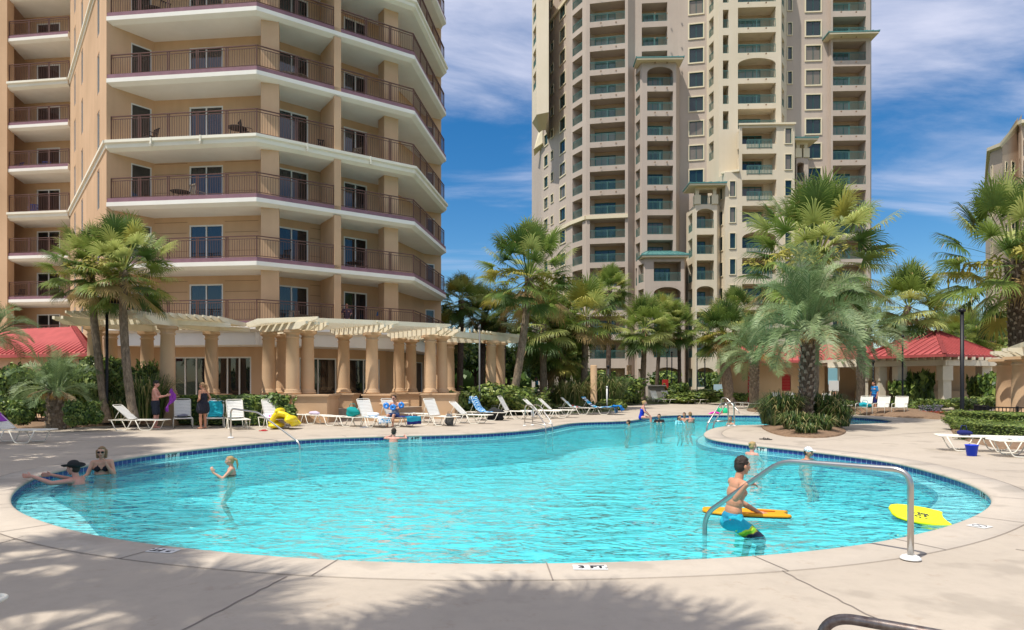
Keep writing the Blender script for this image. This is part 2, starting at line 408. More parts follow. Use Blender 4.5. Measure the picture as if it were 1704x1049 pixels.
# planting beds (mulch) and the path that leaves between them
M_mulch = mat('pine_mulch', (.16,.10,.06), .95, col2=(.28,.18,.11), scale=9, bump=.8, bscale=40)
M_lawn = mat('bed_green', (.05,.075,.025), .95, col2=(.10,.10,.04), scale=3, bump=.8, bscale=30)
def bed(name, pts, m, zt=.05, mound=.0):
    pp = [Vector(p) for p in pts]
    if area(pp) < 0: pp.reverse()
    pp = catmull(pp, .6)
    c = sum(pp, Vector((0,0)))/len(pp); bm = bmesh.new(); rows = []
    for f, z in ((1, .002), (.985, zt), (.8, zt+mound*.5), (.5, zt+mound), (.2, zt+mound)):
        rows.append([bm.verts.new((*(c+(p-c)*f), z)) for p in pp])
    n = len(pp)
    for a, b in zip(rows, rows[1:]):
        for i in range(n): bm.faces.new((a[i], a[(i+1) % n], b[(i+1) % n], b[i]))
    bm.faces.new(rows[-1])
    me = bpy.data.meshes.new(name); bm.to_mesh(me); bm.free(); me.materials.append(m)
    o = bpy.data.objects.new(name, me); COL.objects.link(o); structure(o); return o
g2 = lambda x, y: tuple(G(x, y)[:2])
bed('planting_bed', [g2(-420,722), g2(-100,716), g2(60,714), g2(180,709), g2(290,702), g2(420,699), g2(500,697), (-11.5,28.6), (-13,29.3), (-22,30.5), (-36,31)], M_mulch, .06, .12)
bed('planting_bed', [g2(775,694), g2(870,690.5), g2(1000,686.5), g2(1030,682), g2(1034,677.5), g2(1070,673.5), g2(1150,671), g2(1187,664), (9.5,72), (0,74), (-8,62), (-6,45)], M_lawn, .06, .35)
bed('planting_bed', [g2(1205,668.5), g2(1245,669), (24,60), (40,62), (40,80), (16,82)], M_lawn, .06, .2)
bed('planting_bed', [g2(1243,683.5), g2(1262,686.5), g2(1310,687), g2(1312,681), g2(1262,678.5)], M_mulch, .08, .05)
bed('planting_bed', [g2(1395,688), g2(1450,692), g2(1525,696.5), g2(1585,698), (24.3,38), (26,44), (17,44.5)], M_mulch, .06, .25)
bed('planting_bed', [g2(1583,700), g2(1586,722), g2(1640,742), g2(1750,748), (26,22), (27,34), (22,33)], M_mulch, .06, .1)
ISL = [g2(1266,708.5), g2(1270,717), g2(1300,725.5), g2(1345,728), g2(1385,725), g2(1400,717), g2(1385,710), g2(1330,707.6)]
bed('planting_bed', [tuple(Vector(p)+Vector((0,-.35))) for p in ISL], M_mulch, .05, .12)
# ------------------------------------------------------------------ facade helper
def facet(mb, a, b, z0, z1, ops, mi=0, rmi=None, depth_b=1.5, thick=.14):
    """wall from plan point a to b (left to right as seen from outside) with real openings; ops = (u0,u1,zb,zt,kind,arch)"""
    rmi = mi if rmi is None else rmi
    a = Vector(a); b = Vector(b); L = (b-a).length; u = (b-a)/L; n = Vector((u.y, -u.x))
    def pt(x, z, dp=0): q = a+u*x-n*dp; return (q.x, q.y, z)
    us = sorted({0, L, *[round(o[0], 4) for o in ops], *[round(o[1], 4) for o in ops]})
    by_u = {}
    for i in range(len(us)-1):
        x0, x1 = us[i], us[i+1]; xm = (x0+x1)/2
        cols = sorted([(o[2], o[3]) for o in ops if o[0]-1e-3 < xm < o[1]+1e-3]); z = z0
        for zb, zt in cols:
            if zb > z: mb.quad(pt(x0, z), pt(x1, z), pt(x1, zb), pt(x0, zb), mi)
            z = max(z, zt)
        if z < z1: mb.quad(pt(x0, z), pt(x1, z), pt(x1, z1), pt(x0, z1), mi)
    for x0, x1, zb, zt, kind, arch in ops:
        dp = depth_b if kind == 'b' else (.45 if kind == 's' else thick)
        mb.quad(pt(x0, zb), pt(x0, zt), pt(x0, zt, dp), pt(x0, zb, dp), mi)
        mb.quad(pt(x1, zb, dp), pt(x1, zt, dp), pt(x1, zt), pt(x1, zb), mi)
        mb.quad(pt(x0, zb), pt(x0, zb, dp), pt(x1, zb, dp), pt(x1, zb), mi)
        mb.quad(pt(x0, zt, dp), pt(x0, zt), pt(x1, zt), pt(x1, zt, dp), mi)
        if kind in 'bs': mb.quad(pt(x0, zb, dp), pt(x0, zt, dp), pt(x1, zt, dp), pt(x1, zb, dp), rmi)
        if arch:
            c = (x0+x1)/2; hw = (x1-x0)/2; rise = min(.75, hw*.5)
            ps = [(c-hw*math.cos(math.pi*k/14), zt-rise+rise*math.sin(math.pi*k/14)) for k in range(15)]
            for (xa, za), (xb, zb2) in zip(ps, ps[1:]):
                mb.quad(pt(xa, za, .005), pt(xb, zb2, .005), pt(xb, zt, .005), pt(xa, zt, .005), mi)
                mb.quad(pt(xa, za, .005), pt(xa, za, .25), pt(xb, zb2, .25), pt(xb, zb2, .005), mi)
    return pt, u, n
def glazed(parent, name, a, b, x0, x1, z0, z1, dp, frame_m, glass_m, fw=.07, mull=1, proud=0.0, transom=0, blind=None, trim=None, trim_w=.14):
    """framed glazing: frame part with a pane child"""
    a = Vector(a); b = Vector(b); u = (b-a).normalized(); n = Vector((u.y, -u.x))
    def pt(x, z, d=0): q = a+u*x-n*(dp+d); return Vector((q.x, q.y, z))
    mb = MB(); rz = math.atan2(u.y, u.x)
    def bx(xa, xb, za, zb, th, d=0, mi=0):
        c = pt((xa+xb)/2, (za+zb)/2, d); mb.box(c, (xb-xa, th, zb-za), rz, mi)
    bx(x0, x0+fw, z0, z1, .07); bx(x1-fw, x1, z0, z1, .07); bx(x0+fw, x1-fw, z1-fw, z1, .066); bx(x0+fw, x1-fw, z0, z0+fw, .066)
    for k in range(1, mull+1):
        xm = x0+(x1-x0)*k/(mull+1); bx(xm-fw*.45, xm+fw*.45, z0+fw, z1-fw, .06)
    for k in range(1, transom+1):
        zm = z0+(z1-z0)*k/(transom+1); bx(x0+fw, x1-fw, zm-fw*.3, zm+fw*.3, .05)
    if trim is not None:
        t = trim_w
        bx(x0-t, x0, z0-t, z1+t, .1, -dp-.03, 1); bx(x1, x1+t, z0-t, z1+t, .1, -dp-.03, 1)
        bx(x0, x1, z1, z1+t, .096, -dp-.03, 1); bx(x0, x1, z0-t, z0, .12, -dp-.03, 1)
    o = mb.build(name, [frame_m, trim or frame_m], parent)
    g = MB(); g.quad(pt(x0+fw*.8, z0+fw*.8, .012), pt(x1-fw*.8, z0+fw*.8, .012), pt(x1-fw*.8, z1-fw*.8, .012), pt(x0+fw*.8, z1-fw*.8, .012))
    g.build('pane', M_pale if (glass_m is M_glass2 and (int(abs(a.x*7+x0*3+z0*13.7))*7919) % 10 < 4) else glass_m, o)
    if blind:
        g = MB(); w = x1-x0
        k = int(w*blind/.09)
        for i in range(k):
            xx = x0+fw+.02+i*.09
            g.quad(pt(xx, z0+.1, .10+(i % 2)*.04), pt(xx+.09, z0+.1, .14-(i % 2)*.04), pt(xx+.09, z1-.1, .14-(i % 2)*.04), pt(xx, z1-.1, .10+(i % 2)*.04))
        g.build('curtain', M_curtain, o)
    return o
def glass_mat(name, tint=(.02,.025,.03), base=.05, tr=.35):
    m = bpy.data.materials.new(name); m.use_nodes = True; nt = m.node_tree; N = nt.nodes; L = nt.links; N.clear()
    out = N.new('ShaderNodeOutputMaterial'); gl = N.new('ShaderNodeBsdfGlossy'); gl.inputs['Roughness'].default_value = .015
    df = N.new('ShaderNodeBsdfDiffuse'); df.inputs[0].default_value = (*tint, 1)
    t = N.new('ShaderNodeBsdfTransparent'); t.inputs[0].default_value = (.55,.6,.6,1)
    m0 = N.new('ShaderNodeMixShader'); m0.inputs[0].default_value = tr; L.new(df.outputs[0], m0.inputs[1]); L.new(t.outputs[0], m0.inputs[2])
    fr = N.new('ShaderNodeFresnel'); fr.inputs['IOR'].default_value = 1.5; ad = N.new('ShaderNodeMath'); ad.operation = 'ADD'; ad.inputs[1].default_value = base; L.new(fr.outputs[0], ad.inputs[0])
    tc = N.new('ShaderNodeTexCoord'); nz = N.new('ShaderNodeTexNoise'); nz.inputs['Scale'].default_value = .7; L.new(tc.outputs['Object'], nz.inputs[0])
    bp = N.new('ShaderNodeBump'); bp.inputs['Strength'].default_value = .25; bp.inputs['Distance'].default_value = .012; L.new(nz.outputs[0], bp.inputs['Height']); L.new(bp.outputs[0], gl.inputs['Normal'])
    mx = N.new('ShaderNodeMixShader'); L.new(ad.outputs[0], mx.inputs[0]); L.new(m0.outputs[0], mx.inputs[1]); L.new(gl.outputs[0], mx.inputs[2]); L.new(mx.outputs[0], out.inputs[0]); return m
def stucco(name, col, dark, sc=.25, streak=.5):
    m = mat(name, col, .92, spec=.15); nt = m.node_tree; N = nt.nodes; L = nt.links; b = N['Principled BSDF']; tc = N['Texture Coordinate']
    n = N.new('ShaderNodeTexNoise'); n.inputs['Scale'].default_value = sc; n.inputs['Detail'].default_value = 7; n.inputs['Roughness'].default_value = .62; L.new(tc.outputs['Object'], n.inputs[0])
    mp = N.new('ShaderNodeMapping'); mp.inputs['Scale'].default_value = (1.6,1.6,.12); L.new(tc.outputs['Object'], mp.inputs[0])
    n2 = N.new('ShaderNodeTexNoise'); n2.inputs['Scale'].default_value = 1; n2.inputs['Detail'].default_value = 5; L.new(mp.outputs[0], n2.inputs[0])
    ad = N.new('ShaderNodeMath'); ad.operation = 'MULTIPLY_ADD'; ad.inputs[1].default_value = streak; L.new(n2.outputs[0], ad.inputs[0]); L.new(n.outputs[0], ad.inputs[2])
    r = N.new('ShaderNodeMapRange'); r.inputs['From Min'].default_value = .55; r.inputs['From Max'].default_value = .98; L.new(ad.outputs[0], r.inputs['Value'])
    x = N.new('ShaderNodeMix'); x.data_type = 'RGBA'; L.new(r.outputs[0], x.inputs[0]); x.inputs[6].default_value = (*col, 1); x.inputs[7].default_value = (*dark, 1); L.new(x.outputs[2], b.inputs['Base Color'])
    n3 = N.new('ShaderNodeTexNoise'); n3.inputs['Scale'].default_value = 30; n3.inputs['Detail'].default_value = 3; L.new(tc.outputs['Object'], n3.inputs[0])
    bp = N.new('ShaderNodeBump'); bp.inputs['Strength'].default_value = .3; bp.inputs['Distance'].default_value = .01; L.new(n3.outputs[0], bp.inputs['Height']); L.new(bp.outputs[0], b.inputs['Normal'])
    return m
M_tan = stucco('tan_stucco', (.62,.415,.26), (.50,.33,.20))
M_slab = stucco('white_slab', (.82,.79,.72), (.72,.68,.61), streak=.3)
M_corn = stucco('cream_cornice', (.80,.76,.64), (.68,.63,.51), streak=.3)
M_curb = mat('plum_curb', (.27,.145,.175), .7, var=.2, scale=3)
M_rail = mat('plum_rail', (.13,.065,.05), .5, var=.1)
M_wframe = mat('white_frame', (.72,.72,.70), .5)
M_glass = glass_mat('tinted_glass')
M_glass2 = glass_mat('green_glass', (.02,.04,.04), .03, .2)
M_pale = glass_mat('curtained_glass', (.20,.17,.13), .03, .05)
M_curtain = mat('curtain_cloth', (.32,.33,.38), .9, var=.2, scale=3)
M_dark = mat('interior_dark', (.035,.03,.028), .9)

# ------------------------------------------------------------------ left apartment tower
FLR = [4.5+3.055*k for k in range(0, 10)]
P0 = Vector((-20.0, 32.6)); P1 = Vector((-12.25, 31.7)); P3 = Vector((-5.40, 36.5)); P4 = Vector((-4.45, 44.2))
P2 = P1+(P3-P1)*(onl(562, P1, P3)/(P3-P1).length)
W1 = Vector((-18.6, 34.4)); W2 = Vector((-12.75, 33.75)); W3 = Vector((-7.35, 38.4)); W5 = Vector((-5.85, 43.9)); W6 = Vector((-4.78, 44.6))
DL = Vector((-30.6, 45.8))
LT = thing('apartment_tower', 'tan stucco apartment tower with wraparound balconies and plum railings, left of the pool', 'building', (-16, 40, 0))
TOPZ = 33.5
def slab(parent, pts, back, z, big=False, name='balcony_slab'):
    """pts: outer edge left to right; back: inner points that close the outline"""
    mb = MB(); n = len(pts)
    def off(d):
        out = []
        for i, p in enumerate(pts):
            ds = []
            if i > 0: ds.append((pts[i]-pts[i-1]).normalized())
            if i < n-1: ds.append((pts[i+1]-pts[i]).normalized())
            t = sum(ds, Vector((0,0))).normalized(); nn = Vector((t.y, -t.x)); c = nn.dot(Vector((ds[0].y, -ds[0].x)))
            out.append(p+nn*d/max(c, .5))
        return out
    if big: prof = [(-.10, z-.02, 1), (.16, z-.02, 1), (.16, z-.16, 1), (.06, z-.22, 1), (.06, z-.40, 1), (-.12, z-.55, 1)]
    else: prof = [(-.12, z+.20, 2), (.0, z+.20, 2), (.0, z, 2), (.03, z, 0), (.03, z-.20, 0), (-.22, z-.34, 0)]
    rows = [off(d) for d, _, _ in prof]
    for k in range(len(prof)-1):
        for i in range(n-1):
            a, b, c, d = rows[k+1][i], rows[k+1][i+1], rows[k][i+1], rows[k][i]
            mb.quad((*a, prof[k+1][1]), (*b, prof[k+1][1]), (*c, prof[k][1]), (*d, prof[k][1]), prof[k+1][2])
    inner = rows[-1]; zb = prof[-1][1]
    mb.poly([(*p, zb) for p in reversed(inner+back)], 3)
    mb.poly([(*p, z-.06) for p in rows[0]+back], 3)
    ztop = prof[0][1]
    for i in range(n-1):
        a, b = rows[0][i], rows[0][i+1]; mb.quad((*b, z-.06), (*a, z-.06), (*a, ztop), (*b, ztop), prof[1][2])
    for e, s in ((0, 1), (-1, -1)):        # close the ends
        q = [(*rows[k][e], prof[k][1]) for k in range(len(prof))]; q = q if s > 0 else q[::-1]
        mb.poly(q+([(*rows[-1][e], z-.06)] if False else []), 3)
    return mb.build(name, [M_slab, M_corn, M_curb, M_slab], parent)
def railing(parent, pts, z, z1, m, name='balcony_railing', sp=.125, post=1.6, w=.015, inset=.07, h=1.07, fat=1):
    """pts in plan; curb top at z, rail top at z1"""
    mb = MB()
    q = []
    for i, p in enumerate(pts):
        ds = []
        if i > 0: ds.append((pts[i]-pts[i-1]).normalized())
        if i < len(pts)-1: ds.append((pts[i+1]-pts[i]).normalized())
        t = sum(ds, Vector((0,0))).normalized(); q.append(p-Vector((t.y, -t.x))*inset)
    for a, b in zip(q, q[1:]):
        L = (b-a).length; t = (b-a)/L; k = max(2, int(L/sp)); up = Vector((0,0,1)); rz = math.atan2(t.y, t.x)
        mb.bar((*a, z1), (*b, z1), .06*fat, .045*fat); mb.bar((*a, z1-.13), (*b, z1-.13), .03*fat, .03*fat); mb.bar((*a, z+.07), (*b, z+.07), .03*fat, .03*fat)
        for j in range(1, k):
            c = a+t*L*j/k; mb.box((c.x, c.y, (z+.07+z1-.13)/2), (w, w, z1-z-.2), rz)
        kp = max(1, round(L/post))
        for j in range(kp+1):
            for s in ((0,) if j in (0, kp) else (-.05, .05)):
                c = a+t*(L*j/kp+s); mb.box((c.x, c.y, (z+z1)/2-.02), (.045*fat, .045*fat, z1-z-.02), rz)
    return mb.build(name, m, parent)
# walls of the main block
wb = MB(); tw = {}
doorspec = []
def px_u(px, a, b): return onl(px, a, b)
WA = [(P0, W1), (W1, W2), (W2, W3), (W3, W5), (W5, W6)]
wallops = {i: [] for i in range(5)}
GL = []
for k, z in enumerate(FLR):
    if k > 8: continue
    w = WA[0]; L = (w[1]-w[0]).length
    wallops[0].append((L*.50, L*.50+1.0, z+.02, z+2.25, 'w', 0)); GL.append((w, L*.50, L*.50+1.0, z+.02, z+2.25, 0, None))
    w = WA[1]; u0, u1 = px_u(315, *w), px_u(371, *w)
    wallops[1].append((u0, u1, z+.02, z+2.3, 'w', 0)); GL.append((w, u0, u1, z+.02, z+2.3, 1, .95 if k % 3 != 0 else .45))
    w = WA[2]; u0, u1 = px_u(457, *w), px_u(513, *w)
    wallops[2].append((u0, u1, z+.02, z+2.3, 'w', 0)); GL.append((w, u0, u1, z+.02, z+2.3, 1, (.3, .5, .8)[k % 3]))
    u0, u1 = px_u(568, *w)+.15, px_u(611, *w)
    wallops[2].append((u0, u1, z+.02, z+2.3, 'w', 0)); GL.append((w, u0, u1, z+.02, z+2.3, 1, (.5, .3, .9)[k % 3]))
    w = WA[4]; L = (w[1]-w[0]).length
    wallops[4].append((.12, L*.62, z+.02, z+2.1, 'w', 0)); GL.append((w, .12, L*.62, z+.02, z+2.1, 0, None))
# ground floor glazing on the two back walls
zg = .55
w = WA[1]
for p0, p1 in ((289, 345), (358, 418)):
    u0, u1 = px_u(p0, *w), px_u(p1, *w); wallops[1].append((u0, u1, zg, 3.05, 'w', 0)); GL.append((w, u0, u1, zg, 3.05, 2, None))
w = WA[2]
for p0, p1 in ((498, 560), (578, 632)):
    u0, u1 = px_u(p0, *w), px_u(p1, *w); wallops[2].append((u0, u1, zg, 3.05, 'w', 0)); GL.append((w, u0, u1, zg, 3.05, 1, None))
w = WA[3]; u0, u1 = px_u(689, *w), px_u(703, *w); wallops[3].append((u0, u1, zg, 3.05, 'w', 0)); GL.append((w, u0, u1, zg, 3.05, 0, None))
for i, (a, b) in enumerate(WA): facet(wb, a, b, 0, TOPZ, wallops[i])
# diagonal side wall with narrow windows
dops = []; DW = []
for k, z in enumerate(FLR):
    for px in (163.5, 136.5, 124.5):
        u = px_u(px, DL, P0); 
        if k < 9: dops.append((u-.42, u+.42, z+.25, z+2.35, 'w', 0)); DW.append((u-.42, u+.42, z+.25, z+2.35))
facet(wb, DL, P0, 0, TOPZ, dops)
# left wing
WL = Vector((-35.9, 46.5)); wing_b0 = Vector((-37.2, 48.9)); wing_b1 = Vector((-30.9, 48.2))
wops = []; WG = []
for k, z in enumerate(FLR[:9]):
    u0, u1 = px_u(61, wing_b0, wing_b1), px_u(100, wing_b0, wing_b1); wops.append((u0, u1, z+.02, z+2.25, 'w', 0)); WG.append((u0, u1, z+.02, z+2.25, k))
facet(wb, wing_b0, wing_b1, 0, TOPZ, wops)
wb.quad((*wing_b1, 0), (*DL, 0), (*DL, TOPZ), (*wing_b1, TOPZ))
wb.prism([(-42,46.7),(-35.95,46.35),(-35.4,46.35),(-35.4,47.0),(-35.95,47.0),(-37.2,48.9),(-42,50)], 0, TOPZ)
# back and hidden sides so the block is solid
bk = [W6, Vector((-6.7,60)), Vector((-42,66)), Vector((-42,50))]
for a, b in zip(bk, bk[1:]): wb.quad((*a, 0), (*b, 0), (*b, TOPZ), (*a, TOPZ))
wb.poly([(*p, TOPZ) for p in [DL, P0, W1, W2, W3, W5, W6, Vector((-6.7,60)), Vector((-42,66)), Vector((-42,50)), wing_b0, wing_b1]])
wb.build('wall', M_tan, LT)
# rooms behind the glass: dark box liners
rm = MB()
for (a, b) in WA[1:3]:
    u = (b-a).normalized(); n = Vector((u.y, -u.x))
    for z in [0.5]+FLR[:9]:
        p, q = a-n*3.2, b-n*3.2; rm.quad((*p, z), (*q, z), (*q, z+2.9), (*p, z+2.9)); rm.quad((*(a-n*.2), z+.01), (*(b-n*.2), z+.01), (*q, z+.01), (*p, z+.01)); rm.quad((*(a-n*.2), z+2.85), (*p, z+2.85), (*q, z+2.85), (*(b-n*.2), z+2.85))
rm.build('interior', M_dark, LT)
for (w, u0, u1, z0, z1, mull, bl) in GL:
    glazed(LT, 'sliding_door' if mull else 'door', w[0], w[1], u0, u1, z0, z1, .05, M_wframe, M_glass, .075 if mull else .06, mull, blind=bl)
for u0, u1, z0, z1 in DW: glazed(LT, 'window', DL, P0, u0, u1, z0, z1, .06, M_wframe, M_glass, .05, 0)
for u0, u1, z0, z1, k in WG: glazed(LT, 'sliding_door', wing_b0, wing_b1, u0, u1, z0, z1, .05, M_wframe, M_glass, .09, 1)
# slabs, fins, columns, railings
fd = (P3-P1).normalized(); fn = Vector((fd.y, -fd.x))
e0 = P0; 
for k, z in enumerate(FLR):
    big = k in (3, 6)
    outer = [P0+Vector((0,.02)), P1, P3, P4+Vector((.02,.0))]
    slab(LT, outer, [W6, W5, W3, W2, W1], z, big)
    wing_out = [Vector((-35.4, 46.45)), DL+Vector((-.15,.0))]
    slab(LT, wing_out, [wing_b1, wing_b0+Vector((1.2,0))], z, big)
    if big:      # the cornice also runs along the diagonal wall
        cb = MB(); t = (P0-DL).normalized(); n = Vector((t.y, -t.x))
        for (d0, d1, za, zb) in ((0,.16,z-.16,z-.02),(0,.06,z-.40,z-.16)):
            a, b = DL, P0
            cb.prism([tuple(a+n*d1), tuple(b+n*d1), tuple(b), tuple(a)], za, zb)
        cb.build('cornice', M_corn, LT)
    if k < 9 :
        zc = z+(.20 if not big else 0); zt = z+1.22
        ins = .10
        fa = P2-fd*.18; fb = P2+fd*.18
        if k > 0 or True:
            railing(LT, [P0+Vector((.12,.10)), P1, fa], zc, zt, M_rail)
            railing(LT, [fb, P3, P4-Vector((.02,.1))], zc, zt, M_rail)
            railing(LT, [Vector((-35.35,46.43)), DL+Vector((-.15,0))], zc, zt, M_rail, sp=.13)
        z2 = FLR[k+1]-.33
        fm = MB(); q = [fa+fn*.0, fb+fn*.0, fb-fn*2.1, fa-fn*2.1]; fm.prism([tuple(p) for p in q], z-.05, z2+.05)
        fm.build('dividing_fin', M_tan, LT)
        for c0, wd in ((Vector((P1.x+.28, 32.75)), .84),):
            cm = MB(); cm.box((c0.x, c0.y, (z+z2)/2), (wd, .8, z2-z+.1), math.atan2(fd.y, fd.x)*.5); cm.build('column', M_tan, LT)
        c1 = P1+fd*(px_u(648, P1-fn*1.0, P3-fn*1.0))-fn*1.15
        cm = MB(); cm.box((c1.x, c1.y, (z+z2)/2), (.84, .8, z2-z+.1), math.atan2(fd.y, fd.x)); cm.build('column', M_tan, LT)
for z in (FLR[3], FLR[6]):
    for px in (254, 336):
        q = P0.lerp(P1, px_u(px, P0, P1)/(P1-P0).length)+Vector((-.01,-.22)); mb = MB(); mb.tube([(q.x,q.y+.2,z-.3),(q.x,q.y,z-.3)], .05, 8); mb.box((q.x, q.y+.08, z-.22), (.07,.1,.42)); mb.build('scupper', M_corn, LT)
    for px in (510, 615):
        q = P1+fd*px_u(px, P1, P3)+fn*.2; mb = MB(); mb.tube([(q.x-fn.x*.2,q.y-fn.y*.2,z-.3),(q.x,q.y,z-.3)], .05, 8); mb.box((q.x-fn.x*.06,q.y-fn.y*.06, z-.22), (.07,.1,.42), math.atan2(fd.y, fd.x)); mb.build('scupper', M_corn, LT)
# podium fascia under the first slab and score lines on the stucco
mb = MB()
t = [P0, P1, P3, P4]; 
for i in range(3):
    a, b = t[i], t[i+1]; u = (b-a).normalized(); n = Vector((u.y, -u.x)); a2, b2 = a-n*.25, b-n*.25
    mb.quad((*a2, 3.55), (*b2, 3.55), (*b2, 4.2), (*a2, 4.2))
mb.poly([(*p, 3.55) for p in [W6, W5, W3, W2, W1]+[P0-Vector((0,-.25)), P1+Vector((0,.25)), P3+Vector((-.2,.1)), P4-Vector((.3,0))][0:0]] or [(*p, 3.55) for p in [W6, W5, W3, W2, W1]])
inn = [P0+Vector((0,.26)), P1+Vector((.05,.27)), P3+Vector((-.24,.1)), P4-Vector((.25,0))]
mb.poly([(*p, 3.551) for p in reversed(inn)] + [(*p, 3.551) for p in [W1, W2, W3, W5, W6]])
mb.build('podium_fascia', M_slab, LT)
M_score = mat('score_shadow', (.26,.15,.08), .9)
for (a, b) in WA[1:3]:
    u = (b-a).normalized(); n = Vector((u.y, -u.x))
    for z in FLR[:3]:
        for dz in (.95, 1.9, 2.45):
            for x0, x1 in (((0, .0),) if 0 else [(0, px_u(315 if a is W1 else 457, a, b)-.1), (px_u(371 if a is W1 else 513, a, b)+.1, px_u(430, a, b) if a is W1 else px_u(560, a, b))]):
                p, q = a+u*x0+n*.003, a+u*x1+n*.003; mb = MB(); mb.quad((*p, z+dz-.012), (*q, z+dz-.012), (*q, z+dz+.012), (*p, z+dz+.012)); mb.build('score_line', M_score, LT)
# patio terrace in front of the tower
tz = .5
mb = MB(); tp = [(-19.5,30.6),(-11.6,28.7),(-10.6,28.7),(-9.0,30.3),(-6.7,31.6),(-4.4,33.6),(-3.0,36.4),(-4.0,45),(-18,45),(-22,40)]
mb.prism(tp, 0.002, tz)
structure(mb.build('patio_terrace', M_deck))
# ------------------------------------------------------------------ patio furniture on balconies
M_furn = mat('dark_wicker', (.05,.04,.035), .7, var=.3, scale=20)
M_furn2 = mat('pale_mesh', (.33,.27,.2), .7, var=.2, scale=20)
M_blue = mat('blue_plastic', (.03,.06,.25), .5)
def patio_chair(m):
    t = thing('patio_chair', 'x', 'chair'); mb = MB()
    mb.box((0,0,.42), (.5,.5,.05)); mb.build('seat', m, t)
    mb = MB()
    for x in (-.22,-.11,0,.11,.22): mb.box((x,.25+.03,.70), (.05,.02,.5), rot=Matrix.Rotation(-.15,3,'X'))
    mb.box((0,.33,.95), (.52,.03,.06)); mb.build('backrest', m, t)
    for x in (-.22,.22):
        for y in (-.22,.22):
            mb = MB(); mb.tube([(x,y,.41),(x*1.1,y*1.1,0)], .018, 5); mb.build('leg', m, t)
        mb = MB(); mb.tube([(x*1.15,.25,.64),(x*1.15,-.2,.64),(x*1.1,-.22,.42)], .02, 5); mb.build('armrest', m, t)
    return t
def patio_table(m):
    t = thing('patio_table', 'x', 'table'); mb = MB(); mb.lathe([(.45,.70),(.47,.715),(.45,.73)], n=20); mb.build('tabletop', m, t)
    for a in range(4):
        mb = MB(); c, s = math.cos(a*math.pi/2+.78), math.sin(a*math.pi/2+.78); mb.tube([(c*.3,s*.3,.70),(c*.38,s*.38,0)], .02, 5); mb.build('leg', m, t)
    return t
pc = {m.name: [patio_chair(m), 0] for m in (M_furn, M_furn2, M_blue)}
pt_ = {m.name: [patio_table(m), 0] for m in (M_furn, M_furn2)}
def put(kind, m, px, w, dist, k, rz, label, grp):
    z = FLR[k]-.06; a, b = w; u = (b-a).normalized(); n = Vector((u.y, -u.x)); p = a+u*px_u(px, a+n*dist, b+n*dist)+n*dist
    slot = (pc if kind == 'c' else pt_)[m.name]
    place(slot[0], slot[1], (p.x, p.y, z), rz, label, grp); slot[1] += 1
side = ['first', 'second', 'third', 'fourth', 'fifth', 'sixth', 'seventh', 'eighth']
wA, wB = (W1, W2), (W2, W3)
for (kind, m, px, w, k, rz, lb) in (
 ('c', M_furn2, 490, wB, 0, .3, 'pale mesh chair behind the lowest balcony rail, left of the dividing fin'),
 ('t', M_furn2, 505, wB, 0, 0, 'dark round table behind the lowest balcony rail beside the sliding door'),
 ('c', M_furn, 410, wA, 3, 2.2, 'dark wicker chair at the right end of the balcony above the lower cornice'),
 ('t', M_furn, 395, wA, 3, 0, 'dark round table on the balcony above the lower cornice'),
 ('c', M_furn, 250, wA, 3, -.6, 'dark wicker chair near the left door of the balcony above the lower cornice'),
 ('c', M_furn, 272, wA, 5, -2.4, 'slatted dark chair two balconies above the lower cornice, by the left door'),
 ('t', M_furn, 258, wA, 5, 0, 'dark table beside the slatted chair two balconies above the lower cornice'),
 ('c', M_blue, 285, wA, 6, -2, 'blue chair on the highest balcony in view'),
 ('c', M_furn2, 480, wB, 4, .4, 'pale mesh chair behind the rail one floor above the lower cornice'),
 ('t', M_furn2, 497, wB, 4, 0, 'pale round table behind the rail one floor above the lower cornice'),
 ('c', M_furn, 470, wB, 1, -.5, 'dark wicker chair behind the left sliding door rail of the second balcony up'),
 ('t', M_furn, 590, wB, 1, 0, 'dark table right of the dividing fin on the second balcony up'),
 ('c', M_furn, 602, wB, 1, .5, 'dark chair right of the dividing fin on the second balcony up'),
 ('c', M_furn2, 330, wA, 2, 2.6, 'pale mesh chair on the third balcony up before the sliding door'),
 ('c', M_furn, 600, wB, 2, .2, 'dark chair on the third balcony up, right of the fin'),
 ('c', M_furn2, 590, wB, 3, -.3, 'pale chair right of the fin above the lower cornice'),
 ('t', M_furn, 300, wA, 2, 0, 'dark table on the third balcony up left of the sliding door'),
 ('c', M_furn, 520, wB, 5, .9, 'dark chair two balconies above the lower cornice left of the fin'),
 ('c', M_furn, 345, wA, 6, 2.2, 'dark chair on the highest balcony in view by the sliding door'),
 ('c', M_furn, 540, wB, 3, .6, 'dark wicker chair against the dividing fin above the lower cornice')):
    put(kind, m, px, w, 1.1, k, rz, lb, 'balcony furniture')
for (px, k, rz, m, lb) in ((55, 3, .4, M_blue, 'blue chair on the left wing balcony above the lower cornice'), (28, 4, -.4, M_blue, 'blue chair near the left end of the wing balcony four floors up'), (75, 4, .3, M_blue, 'blue chair near the sliding door of the wing balcony four floors up'), (30, 1, -.2, M_furn, 'dark chair at the left end of the low wing balcony')):
    put('c', m, px, (wing_b0, wing_b1), 1.2, k, rz, lb, 'balcony furniture')
for d, lst in ((pc, 1), (pt_, 1)):
    for kk, sl in d.items():
        if not sl[1]:
            for ch in list(sl[0].children): bpy.data.objects.remove(ch)
            bpy.data.objects.remove(sl[0])
